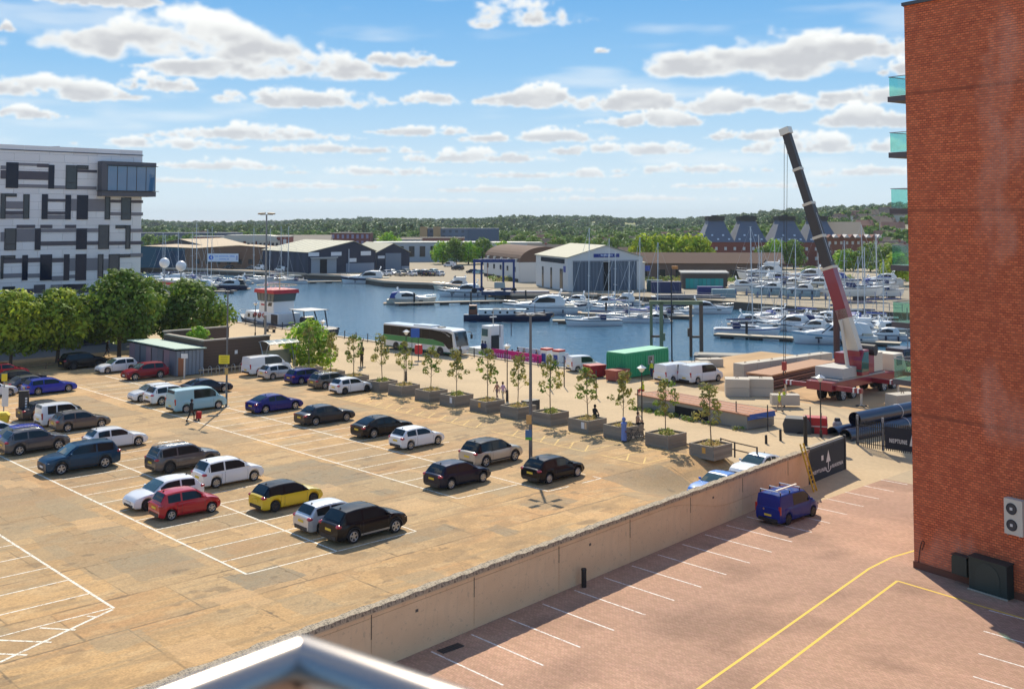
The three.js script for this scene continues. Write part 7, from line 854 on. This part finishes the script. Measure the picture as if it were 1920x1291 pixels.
function person(label, p, turn, pose, [skin, top, legs, shoes, hair], { s = 1, group, robe = null } = {}) {
  const b = bodyGeo(pose), g = new THREE.BufferGeometry(), col = new Float32Array(b.pos.length), C5 = [skin, top, legs, shoes, hair]; for (let i = 0; i < b.reg.length; i++) col.set(C5[b.reg[i]], i * 3);
  g.setAttribute('position', new THREE.BufferAttribute(b.pos, 3)); g.setAttribute('normal', new THREE.BufferAttribute(b.nor, 3)); g.setAttribute('color', new THREE.BufferAttribute(col, 3)); g.setAttribute('uv', new THREE.BufferAttribute(new Float32Array(b.reg.length * 2), 2));
  const o = thing('person', label, 'person', p, turn, group); o.scale.setScalar(s); part('body', g, bodyMat, o); const ey = (pose === 'sit' ? .52 : .92) + .745; for (const z of [-.035, .035]) part('eye', ball(.012, .142, ey, z, 6), eyeMat, o); part('mouth', box(.01, .012, .045, .137, ey - .075, 0), M(.25, .08, .07, .6), o);
  if (robe) { const R = (r, y) => Array.from({ length: 14 }, (_, k) => V(Math.cos(k / 14 * 6.283) * r * .8, y, Math.sin(k / 14 * 6.283) * r)); part('robe', loft([R(.26, .12), R(.25, .5), R(.22, .95), R(.25, 1.2), R(.27, 1.38), R(.13, 1.5)], { caps: false }), robe, o); part('hood', new THREE.SphereGeometry(.15, 14, 10).scale(1, 1.1, 1).translate(.0, 1.66, 0), robe, o); }
  return o;
}
const sk = [.45, .27, .18], dkk = [.16, .085, .055], bl = [.012, .012, .014], hb = [.05, .03, .02];
person('walker in black pulling a red shopping trolley beside the pale blue van', at(358, 789), .9, 'walk', [dkk, bl, bl, bl, bl], { s: 1.0 });
{ const p = at(360, 787).add(V(.55, 0, .1)), o = thing('shopping_trolley', 'red two-wheeled shopping trolley pulled by the walker', 'trolley', p, .9); part('bag', ext([[-.17, .12], [.17, .12], [.2, .7], [-.16, .72]], .36, .03), M(.45, .02, .02, .8), o); part('handle', bar(V(-.18, .7, 0), V(-.35, 1.0, 0), .015), paint.dark, o); for (const z of [-.19, .19]) part('wheel', cyl(.08, .08, .03, 10).rotateX(Math.PI / 2).translate(-.12, .08, z), paint.rubber, o); }
person('person in a pale blue top strolling near the promenade bench', qp(581, 644), 1.2, 'walk', [sk, [.20, .42, .50], [.10, .10, .12], bl, hb]); person('person in a bright blue top carrying a blue bag near the noticeboard', qp(595, 646), 1.4, 'walk', [sk, [.02, .16, .42], [.3, .25, .2], bl, hb]);
person('person in a dark suit standing beside the front of the coach', qp(863, 676), 2.4, 'stand', [sk, [.03, .03, .035], [.03, .03, .035], bl, hb], { s: 1.02 }); person('person in a navy jacket at the boat gangway, left of the pair', qp(905, 664), 2.0, 'stand', [sk, [.02, .03, .12], [.03, .035, .05], bl, hb]); person('person in a navy jacket at the boat gangway, right of the pair', qp(910, 665), 2.3, 'stand', [sk, [.015, .03, .14], [.02, .02, .03], bl, bl]);
person('woman-height walker with long dark hair and tan top by the eighth planter', qp(932, 748), 2.2, 'walk', [sk, [.36, .20, .13], [.13, .10, .12], bl, hb], { s: .97 }); person('walker in a lilac shirt and cream shorts by the eighth planter', qp(943, 752), 2.2, 'walk', [sk, [.50, .33, .46], [.58, .5, .36], [.3, .25, .2], hb], { s: 1.06 });
person('person in black sitting on the eleventh planter edge', ab(57.4, 63.3, .46), TURN_B + .2, 'sit', [dkk, bl, bl, bl, bl]); person('bare-armed cyclist resting on the far edge of the twelfth planter', ab(53.0, 63.3, .46), TURN_B - .5, 'sit', [sk, sk, bl, bl, hb]);
person('person in a long light blue hooded robe beside a bicycle', at(1170, 828), .2, 'stand', [dkk, [.16, .24, .52], [.16, .24, .52], bl, bl], { robe: M(.15, .23, .52, .8) });
person('dark-clothed walker on the road under the street trees', at(200, 668), .4, 'walk', [dkk, bl, [.03, .03, .04], bl, bl]); const hv = [.55, .62, .03];
person('worker in a yellow jacket bending over the handled block', qp(1462, 771), .3, 'walk', [sk, hv, [.35, .28, .2], bl, [.7, .6, .1]]); person('worker in a yellow jacket behind the handled block', qp(1471, 764), 3.0, 'stand', [sk, hv, [.3, .25, .18], bl, [.7, .3, .1]]); person('worker in yellow jacket and red trousers on the rust-red platform', qp(1206, 756).add(V(0, .75, 0)), 2.5, 'sit', [sk, hv, [.40, .03, .03], bl, [.6, .55, .1]]); person('worker in a yellow jacket at the green cabin wall', qp(1222, 706), 2.2, 'stand', [sk, hv, [.02, .03, .12], bl, [.7, .7, .7]]);
{ const rnd = random(8), tops = [[.5, .04, .06], [.6, .58, .55], [.03, .04, .12], [.10, .12, .10], [.55, .3, .35], [.04, .04, .05], [.5, .5, .52]], tn = ['red', 'white', 'navy', 'dark green', 'pink', 'black', 'pale grey'], seat = ['front', 'second', 'third', 'fourth', 'fifth', 'sixth', 'rearmost'], base = ab(100.8, 96.4, WATER), side = ['quay-side', 'water-side']; for (let k = 0; k < 7; k++) for (const s of [0, 1]) { const i = Math.floor(rnd() * 7), q = V(1.4 - k * 1.2, 1.8, s ? 1.2 : -.9).applyAxisAngle(V(0, 1, 0), TURN_A - .02).add(base); person(`passenger in ${tn[i]} on the ${side[s]} end of the ${seat[k]} boat bench`, q.add(V(0, .1, 0)), TURN_A + (rnd() - .5), 'sit', [rnd() < .7 ? sk : dkk, tops[i], [.05, .05, .07], bl, rnd() < .5 ? hb : [.3, .22, .12]], { group: 'passengers on the boat' }); } }
person('person standing behind the glass of an upper balcony', V(21.7, 17.2, -58.2).add(V(.825, 0, -.565).multiplyScalar(1.6)).add(V(-.565, 0, -.825).multiplyScalar(.75)), 2, 'stand', [sk, [.05, .06, .07], bl, bl, hb], { s: .98 });

// ---------- coach ----------
{
  const rear = qp(716, 653), front = qp(857, 670), turn = turnOf(rear, front), L = Math.min(14.2, rear.distanceTo(front)), H = 3.55, W = 2.5, away = V(0, 0, -1).applyAxisAngle(V(0, 1, 0), turn).multiplyScalar(W / 2), o = thing('coach', 'white coach with a green side band parked on the promenade', 'coach', rear.clone().lerp(front, .5).add(away), turn), x0 = -L / 2, x1 = L / 2, wm = carPaint(.76, .77, .75), gm = carPaint(.03, .26, .08), bm = M(.010, .011, .014, .1, 0, { specularIntensity: .5 });
  part('body', ext([[x0, .45], [x1 - .15, .4], [x1, .9], [x1 - .08, 1.6], [x1 - .55, H - .25], [x1 - 1.1, H - .06], [x0 + .2, H], [x0, H - .2]], W, .12), wm, o); part('lower_skirt', box(L - .5, .22, W + .02, -.1, .42, 0), carPaint(.02, .10, .06), o);
  for (const s of [-1, 1]) { const z = s * (W / 2 + .008), sh = (l) => ext(l, .012).translate(0, 0, z); const wnd = part('window_band', sh([[x0 + .1, 2.05], [x1 - 4.2, 2.0], [x1 - 2.4, 1.7], [x1 - 1.4, .95], [x1 - .5, .95], [x1 - .75, 2.9], [x1 - 1.6, 3.15], [x1 - 3.2, 3.28], [x0 + .1, 3.3]]), bm, o); for (let k = 1; k < 7; k++) part('window_divider', box(.05, 1.15, .014, x0 + k * 1.55, 2.65, z + s * .008), trim, wnd); part('green_band', sh([[x0 + .05, 1.3], [x1 - 4, 1.25], [x1 - 2.0, 1.25], [x1 - 2.35, 1.68], [x1 - 4.1, 1.98], [x0 + .05, 2.03]]), gm, o); part('swoosh', sh([[x1 - 4.3, 3.28], [x1 - 2.6, 3.1], [x1 - 1.2, 2.5], [x1 - 1.05, 2.62], [x1 - 2.4, 3.26], [x1 - 3.4, 3.4]]), wm, o); part('luggage_hatch', box(2.4, .03, .014, .4, 1.1, z), trim, o); const mi = part('mirror', box(.12, .55, .3, x1 + .3, 2.5, s * (W / 2 + .1)), trim, o); part('mirror_arm', tube([V(x1 - .4, 3.1, s * W * .46), V(x1 + .25, 3.05, s * (W / 2 + .05)), V(x1 + .3, 2.75, s * (W / 2 + .1))], .035, 5), trim, mi); for (const x of [x0 + 2.7, x0 + 4.0, x1 - 2.9]) { part('wheel_arch', cyl(.6, .6, .04, 20).rotateX(Math.PI / 2).translate(x, .55, s * (W / 2 + .0)), trim, o); const g = wheelGeo(.5, .3), w = part('wheel', g.tyre, paint.rubber, o); w.position.set(x, .5, s * (W / 2 - .11)); if (s < 0) w.rotation.y = Math.PI; part('rim', g.disc, rimSilver, w); } part('headlight', box(.1, .2, .4, x1 - .04, .85, s * .9), lampClear, o); part('tail_light', box(.06, .7, .2, x0 - .02, 1.3, s * 1.05), lampRed, o); }
  part('windscreen', ext([[x1 - .035, 1.35], [x1 + .0, 1.35], [x1 - .47, H - .38], [x1 - .55, H - .38]], W - .35, .005).translate(.03, 0, 0), M(.03, .04, .045, .04, 0, { clearcoat: .6 }), o); part('roof_unit', box(3.4, .18, 1.7, .3, H + .06, 0), wm, o); part('roof_hatch', box(.8, .1, .8, 3.2, H + .0, 0), trim, o); part('rear_window', box(.03, .9, 2, x0 - .005, 2.7, 0), bm, o); part('number_plate', box(.02, .13, .52, x0 - .012, .9, 0), plateY, o); part('wiper', box(.03, .9, .03, x1 - .1, 1.8, .3, 0, .2, .3), trim, o);
}
// ---------- lamps, signs and street furniture ----------
function promenadeLamp(label, u, v, y = QL) { const o = thing('promenade_lamp', label, 'lamp post', qp(u, v, y), .3, 'promenade lamps'), m = M(.02, .018, .018, .5); part('base', cyl(.14, .11, 1.1, 10), m, o); part('shaft', cyl(.06, .045, 4.0, 8, 0, 1.1), m, o); part('lantern_bowl', new THREE.CylinderGeometry(.34, .1, .35, 12).translate(0, 5.25, 0), M(.62, .66, .68, .3, .2), o); part('lantern_cap', new THREE.ConeGeometry(.42, .26, 12).translate(0, 5.55, 0), M(.5, .53, .55, .4, .3), o); part('finial', ball(.05, 0, 5.7, 0, 6), m, o); return o; }
for (const [u, v, y, l] of [[478, 637, QL, 'slim promenade lamp in front of the tug'], [604, 686, QL, 'slim promenade lamp beside the noticeboard'], [761, 714, QL, 'slim promenade lamp in front of the coach'], [951, 752, QL, 'slim promenade lamp beside the two walkers'], [1204, 812, QL, 'slim promenade lamp beside the bicycle and planter'], [1540, 832, -1.9, 'slim promenade lamp beside the red generator']]) promenadeLamp(l, u, v, y);
function tallLamp(label, p, H, heads, r = .1) { const o = thing('tall_lamp_post', label, 'lamp post', p, 0), m = M(.16, .165, .17, .5, .4); part('base_plate', box(.45, .05, .45, 0, .03, 0), m, o); part('pole', cyl(r, r * .62, H, 12), m, o); part('access_door', box(.13, .5, .03, 0, .8, r), M(.1, .1, .1, .5), o); for (let k = 0; k < heads; k++) { const t = k / heads * 6.283 + .78, a = part('lamp_arm', bar(V(0, H - .1, 0), V(Math.cos(t) * .6, H + .02, Math.sin(t) * .6), .035), m, o); part('lamp_head', box(.75, .1, .3, 0, 0, 0).rotateY(-t).translate(Math.cos(t) * .95, H + .05, Math.sin(t) * .95), M(.12, .12, .12, .4), a); } return o; }
{
  const l1 = tallLamp('tall grey car park lamp with four heads beside the champagne SUV', at(995, 866), 10, 4, .13); part('notice', box(.36, .62, .03, -.12, 2.9, .16), M(.62, .36, .12, .6), l1, 'orange notice'); part('notice', box(.44, .5, .03, -.15, 1.95, .16), M(.08, .18, .36, .6), l1, 'blue and green notice'); part('notice', box(.44, .18, .032, -.15, 1.62, .16), M(.12, .42, .05, .6), l1); part('bracket', box(.3, .05, .1, -.1, 3.1, .12), paint.galv, l1);
  const l2 = tallLamp('tall thin car park lamp carrying a yellow sign', at(424, 762), 10.2, 2, .1); const yb = part('yellow_sign', box(.95, .75, .03, -.22, 4.15, .12), M(.80, .66, .02, .5), l2, 'yellow sign'); for (let k = 0; k < 3; k++) part('sign_line', box(.6, .06, .01, -.22, 4.35 - k * .2, .142), M(.45, .33, .02, .6), yb); part('notice', box(.3, .6, .03, 0, 3.1, .12), M(.55, .35, .1, .6), l2); const fl = thing('floodlight_mast', 'very tall floodlight mast on the promenade by the tug', 'lamp post', qp(497, 626), 0); part('pole', cyl(.2, .12, 18.6, 12), M(.2, .21, .22, .5, .4), fl); for (const s of [-1, 1]) part('floodlight', box(1.1, .22, .7, s * .75, 18.8, 0, 0, .1, s * -.06), M(.30, .24, .16, .6), fl); part('crossbar', box(2, .1, .12, 0, 18.6, 0), paint.galv, fl); part('notice', box(.5, .6, .03, .1, 3.2, .2), M(.6, .66, .75, .6), fl);
  // signs
  const bs = thing('promenade_sign', 'blue sign on two dark posts in front of the coach', 'sign', qp(778, 676), .1); for (const x of [-.4, .4]) part('post', cyl(.035, .035, 4, 8, x), paint.dark, bs); part('sign_panel', box(1.1, 1.15, .05, 0, 3.5, .04), M(.02, .10, .42, .5), bs); const lb = thing('lifebuoy_cabinet', 'bright red lifebuoy cabinet in front of the coach', 'lifebuoy', qp(785, 674).add(V(0, 0, .3)), .1); part('cabinet', ext([[-.42, 0], [.42, 0], [.5, .2], [.5, 1.0], [.38, 1.2], [-.38, 1.2], [-.5, 1.0], [-.5, .2]], .35, .05).translate(0, .75, 0), M(.55, .015, .03, .4), lb); part('post', cyl(.04, .04, .8, 8), paint.dark, lb); part('front_rib', box(.06, 1.1, .05, 0, 1.35, .19), M(.35, .01, .02, .5), lb);
  const nb = thing('noticeboard', 'pale noticeboard on the promenade by the slim lamp', 'noticeboard', qp(600, 641), .2); part('board', box(.95, 1.1, .08, 0, 1.6, 0), M(.45, .40, .33, .7), nb); for (const x of [-.4, .4]) part('post', box(.08, 2.2, .08, x, 1.1, -.02), paint.grey, nb);
  const ts = thing('parking_sign', 'white T-shaped parking sign beside the metal shed', 'sign', at(345, 709), -.2); part('post', box(.12, 2.1, .12, 0, 1.05, 0), M(.62, .58, .52, .7), ts); part('sign_panel', box(.75, .45, .05, 0, 2.3, .03), M(.72, .74, .72, .6), ts); const ys = thing('payment_sign', 'yellow-topped car park sign at the left picture edge', 'sign', at(6, 775), .3); part('post', cyl(.05, .05, 2.4, 8), paint.grey, ys); part('yellow_plate', box(.45, .62, .04, 0, 3.05, .03), M(.80, .60, .02, .5), ys); part('white_plate', box(.5, 1.6, .04, .1, 1.4, .05), M(.72, .72, .70, .6), ys); part('upper_post', cyl(.04, .04, .7, 8, 0, 2.4), paint.grey, ys);
  const pp = thing('payment_pillar', 'black pillar with white vertical lettering beside the dark grey saloon', 'pay station', at(43, 786), .35); part('pillar', box(.75, 2.3, .45, 0, 1.15, 0), M(.015, .014, .018, .4), pp); part('side_panel', box(.04, 1.9, .3, .39, 1.2, 0), M(.03, .03, .035, .4), pp); for (let k = 0; k < 4; k++) part('white_mark', box(.16, .14, .01, .2, 1.75 - k * .22, .232), M(.7, .7, .7, .6), pp); part('cap', box(.8, .06, .5, 0, 2.33, 0), paint.black, pp);
  const ss = thing('yellow_salt_bin', 'yellow salt bin at the left picture edge', 'bin', at(2, 792), .2); part('bin_body', ext([[-.5, 0], [.5, 0], [.6, .6], [-.6, .6]], .6, .04), M(.78, .55, .03, .6), ss); part('lid', ext([[-.64, .6], [.64, .6], [.4, .85], [-.4, .85]], .66, .04), M(.8, .6, .06, .6), ss);
  // benches, statue, bicycle
  for (const [u, v, l, sit] of [[507, 622, 'timber bench on the promenade by the tug stern', 0], [567, 636, 'timber bench on the promenade with two people sitting', 1]]) { const p = qp(u, v), o = thing('bench', l, 'bench', p, TURN_A + Math.PI, 'promenade benches'); for (let k = 0; k < 4; k++) part('seat_slat', box(2.4, .04, .1, 0, .45, -.2 + k * .13), paint.timber, o); for (let k = 0; k < 3; k++) part('back_slat', box(2.4, .1, .03, 0, .62 + k * .15, -.3), paint.timber, o); for (const x of [-1, 1]) { part('leg', box(.08, .45, .5, x, .22, 0), paint.dark, o); part('back_post', box(.06, .5, .05, x, .7, -.33), paint.dark, o); } if (sit) for (const [x, nm] of [[-.5, 'left'], [.5, 'right']]) person(`person in dark clothes sitting on the ${nm} of the bench`, p.clone().add(V(x * .7, -.07, x * .5)), TURN_A + Math.PI / 2 + 3.14, 'sit', [dkk, bl, [.03, .03, .04], bl, bl]); }
  { const p = qp(678, 689), o = thing('bronze_statue', 'tall slender dark statue with two long upright ears on the promenade', 'statue', p, 2.2), bz = M(.03, .025, .022, .4, .6), R = (r, y, x = 0, z = 0, e = .7) => Array.from({ length: 10 }, (_, k) => V(x + Math.cos(k / 10 * 6.283) * r * e, y, z + Math.sin(k / 10 * 6.283) * r)); part('torso', loft([R(.16, 1.25), R(.26, 1.6), R(.22, 2.0), R(.3, 2.35), R(.12, 2.6), R(.15, 2.75, .04), R(.12, 2.95, .08), R(.03, 3.02, .1)]), bz, o); for (const s of [-1, 1]) { part('leg', loft([R(.1, 0, .05, s * .14, 1.4), R(.06, .15, 0, s * .13), R(.09, .6, .02, s * .12), R(.14, 1.3, 0, s * .1)]), bz, o); part('ear', loft([R(.03, 2.9, .05, s * .05), R(.07, 3.25, 0, s * .14), R(.015, 3.65, -.04, s * .24)]), bz, o); part('arm', bar(V(0, 2.3, s * .3), V(.28, 1.75, s * .35), .07, .045, 7), bz, o); } part('plinth', cyl(.5, .48, .12, 16), stone, o); }
  { const p = at(1188, 827), o = thing('bicycle', 'dark bicycle leaning beside the person in the blue robe', 'bicycle', p, .3); for (const x of [-.52, .52]) { const w = part('wheel', new THREE.TorusGeometry(.33, .022, 6, 24).translate(x, .34, 0), paint.rubber, o); part('hub', cyl(.03, .03, .1, 8).rotateX(Math.PI / 2).translate(x, .34, 0), paint.steel, w); for (let k = 0; k < 4; k++) part('spoke', bar(V(x - Math.cos(k * .785) * .32, .34 - Math.sin(k * .785) * .32, 0), V(x + Math.cos(k * .785) * .32, .34 + Math.sin(k * .785) * .32, 0), .004, .004, 3), paint.steel, w); } const A = V(-.52, .34, 0), Bb = V(-.05, .3, 0), S = V(-.16, .82, 0), H = V(.38, .86, 0), F = V(.52, .34, 0); part('frame', [bar(A, Bb, .018), bar(Bb, S, .02), bar(S, H, .02), bar(Bb, H, .022), bar(A, S, .014), bar(H, F, .018)], paint.black, o); part('saddle', box(.26, .06, .14, -.18, .9, 0), paint.black, o); part('handlebar', [bar(H, V(.36, 1.02, 0), .016), bar(V(.36, 1.02, -.26), V(.36, 1.02, .26), .015)], paint.dark, o); part('crank', cyl(.09, .09, .02, 12).rotateX(Math.PI / 2).translate(-.05, .3, .05), paint.steel, o); }
}
{ // chained posts along the quay edge
  const o = thing('quay_chain_fence', 'row of black posts linked by chains along the quay edge', 'fence'), pts = []; for (let a = 84; a < 216; a += 2.95) pts.push(ab(a, 92.1, QL + .02)); pts.forEach((p, i) => { part('post', [cyl(.07, .06, 1.05, 8, p.x, p.y, p.z), ball(.085, p.x, p.y + 1.08, p.z, 8)], paint.black, o); if (i && !(i > 2 && i < 5)) { const q = pts[i - 1], m = p.clone().lerp(q, .5); part('chain', tube([q.clone().add(V(0, .95, 0)), m.clone().add(V(0, .68, 0)), p.clone().add(V(0, .95, 0))], .018, 4, 6), paint.dark, o); } });
  // works fence posts and bollards at the promenade end
  for (const [u, v, h, l] of [[1437, 842, 1.05, 'black bollard left of the open works entrance'], [1464, 836, 1.25, 'black bollard right of the open works entrance'], [1511, 842, 2.6, 'thick black post in front of the red generator'], [1032, 730, 3.0, 'tall thin post by the tenth planter'], [1058, 725, 3.2, 'tall thin post with a loop top near the small white van'], [1118, 745, 2.6, 'thin fence post behind the seated person']]) { const b = thing(h > 2 ? 'fence_post' : 'bollard', l, h > 2 ? 'post' : 'bollard', qp(u, v, u > 1430 ? -1.75 : QL)); part('post_shaft', h > 2 ? cyl(u === 1511 ? .16 : .06, u === 1511 ? .16 : .06, h, 8) : cyl(.12, .1, h, 12), paint.black, b); part('post_top', h > 2 ? cyl(u === 1511 ? .17 : .07, .03, .08, 8, 0, h) : ball(.11, 0, h, 0, 10), paint.black, b); }
  const f2 = thing('site_mesh_fence', 'open rail fence on thin posts in front of the works yard', 'fence', V(0, 0, 0)), fp = [[1196, 775], [1266, 778], [1381, 800], [1440, 808], [1520, 812]].map(([u, v]) => qp(u, v)); fp.forEach((p, i) => { part('post', cyl(.05, .05, 2.2, 8, p.x, p.y, p.z), paint.dark, f2); if (i) for (const h of [1.1, 2.0]) part('rail', bar(fp[i - 1].clone().add(V(0, h, 0)), p.clone().add(V(0, h, 0)), .018, .018, 4), paint.grey, f2); });
  const lr = thing('lane_handrail', 'low dark handrail beside the last planter', 'handrail'), lp = [[1352, 848], [1378, 856], [1420, 866]].map(([u, v]) => at(u, v, -.3)); lp.forEach((p, i) => { part('post', box(.1, 1.1, .1, p.x, p.y + .5, p.z), paint.dark, lr); if (i) for (const h of [.5, 1.0]) part('rail', beam(lp[i - 1].clone().add(V(0, h, 0)), p.clone().add(V(0, h, 0)), .06, .08), paint.timber, lr); });
}
{ // metal shed, brick enclosure, cycle shelter and hoops
  const o = thing('metal_shed', 'grey-purple corrugated metal shed with a pale green roof', 'shed', ab(106.3, 54.8), TURN_A), L = 11.5, D = 3.1, H = 2.7, w = [M(.16, .16, .19, .7), M(.24, .17, .20, .7), M(.13, .145, .17, .7)]; // x runs along +a, -z along +b... z towards -b
  part('frame', box(L, H - .1, D, L / 2, H / 2, -D / 2), M(.12, .12, .14, .8), o); for (let k = 0; k < 8; k++) part('wall_sheet', box(L / 8 - .04, H - .15, .06, L * (k + .5) / 8, H / 2, -D - .035), w[k % 3], o); for (let k = 0; k < 7; k++) part('end_sheet', box(.06, H - .15, D / 7 - .06, -.035, H / 2, -D * (k + .5) / 7), M(.20, .24, .28, .7), o); for (let k = 1; k < 4; k++) part('curved_frame', box(.08, H - .3, .1, L * k / 4, H / 2, -D - .09), M(.07, .07, .085, .6), o); part('roof', box(L + .5, .1, D + .5, L / 2, H + .12, -D / 2, 0, .04, 0), M(.34, .46, .38, .7), o); part('doorway', box(.05, 1.9, .8, -.075, 1.0, -2.5), M(.32, .13, .06, .8), o);
  const e = thing('brick_enclosure', 'dark brown brick walled enclosure with pale coping behind the cycle hoops', 'wall', ab(107.2, 55.2), TURN_B), br = M(.125, .085, .062, .95), cp = M(.42, .37, .30, .9), EL = 8.1, ED = 9, EH = 3.35; part('brick_wall', box(EL, EH, .35, EL / 2, EH / 2, 0), br, e); part('brick_wall', box(.35, EH, ED, .17, EH / 2, -ED / 2 - .2), br, e); part('brick_wall', box(EL, EH + .3, .35, EL / 2, EH / 2 + .15, -ED - .4), br, e); part('coping', box(EL + .2, .14, .5, EL / 2, EH + .07, 0), cp, e); part('coping', box(.5, .14, ED - .3, .17, EH + .07, -ED / 2 - .35), cp, e); part('coping', box(EL + .2, .14, .5, EL / 2, EH + .37, -ED - .4), cp, e); for (let r = 0; r < 9; r++) part('brick_course', box(EL - .1, .03, .02, EL / 2, .35 + r * .33, .18), M(.085, .06, .045, .95), e); part('notice', box(.35, .4, .02, EL * .48, 1.9, .19), paint.white, e);
  for (let k = 0; k < 8; k++) { const h = thing('cycle_hoop', `steel cycle hoop, ${['first', 'second', 'third', 'fourth', 'fifth', 'sixth', 'seventh', 'last'][k]} from the metal shed`, 'cycle stand', ab(105.4, 54.2 + k * .92), TURN_B + Math.PI / 2, 'cycle hoops'); part('hoop', tube([V(-.35, 0, 0), V(-.35, .6, 0), V(-.2, .82, 0), V(.2, .82, 0), V(.35, .6, 0), V(.35, 0, 0)], .03, 7, 24), M(.55, .55, .53, .35, .6), h); part('ground_flange', [cyl(.08, .08, .015, 10, -.35), cyl(.08, .08, .015, 10, .35)], paint.galv, h); }
  const rr = thing('timber_ground_rail', 'low timber rail on stakes behind the cycle hoops', 'rail', ab(106.2, 54.2), TURN_B); part('rail', box(7.4, .16, .1, 3.7, .42, 0), M(.45, .36, .24, .9), rr); for (let k = 0; k < 5; k++) part('stake', box(.1, .45, .1, .2 + k * 1.75, .2, 0), paint.timber, rr);
  const c = thing('cycle_shelter', 'curved glass-roofed cycle shelter on steel Y-shaped legs', 'shelter', ab(103.6, 60.6), TURN_B), st = M(.42, .43, .43, .4, .6), glassR = M(.45, .52, .48, .15, 0, { transmission: .6, thickness: 0 }); for (let k = 0; k < 5; k++) { const x = k * .95; const a = [V(x, 2.95, 1.1), V(x, 3.15, .4), V(x, 3.2, -.4), V(x, 3.05, -1.2)]; part('roof_rib', tube(a, .04, 5, 12), st, c); if (k < 4) part('roof_pane', loft([a.map((p) => p.clone().add(V(.05, .05, 0))), a.map((p) => p.clone().add(V(.9, .05, 0)))], { caps: false, closed: false }), glassR, c); } for (const x of [0, 3.8]) for (const z of [-1, 1]) part('leg', tube([V(x, 0, z * .12), V(x, 1.6, z * .25), V(x, 3.05, z * .95)], .05, 6, 12), st, c); part('eaves_rail', bar(V(-.1, 2.95, 1.1), V(3.9, 2.95, 1.1), .04), st, c); part('back_panel', box(3.8, 1.6, .04, 1.9, 1.3, -.6), M(.25, .3, .26, .2, 0, { transmission: .5, thickness: 0 }), c);
  const k = thing('kerb_rail', 'low post-and-rail kerb along the road under the street trees', 'fence', ab(121.5, 30), TURN_B); part('rail', box(22, .14, .12, 11, .55, 0), paint.timber, k); for (let i = 0; i < 9; i++) part('post', box(.14, .7, .14, .3 + i * 2.7, .35, -.03), paint.timber, k);
}

// thin summer haze
scene.fog = new THREE.FogExp2(new THREE.Color(.80, .88, .95), 0.00009);
renderer.render(scene, camera);
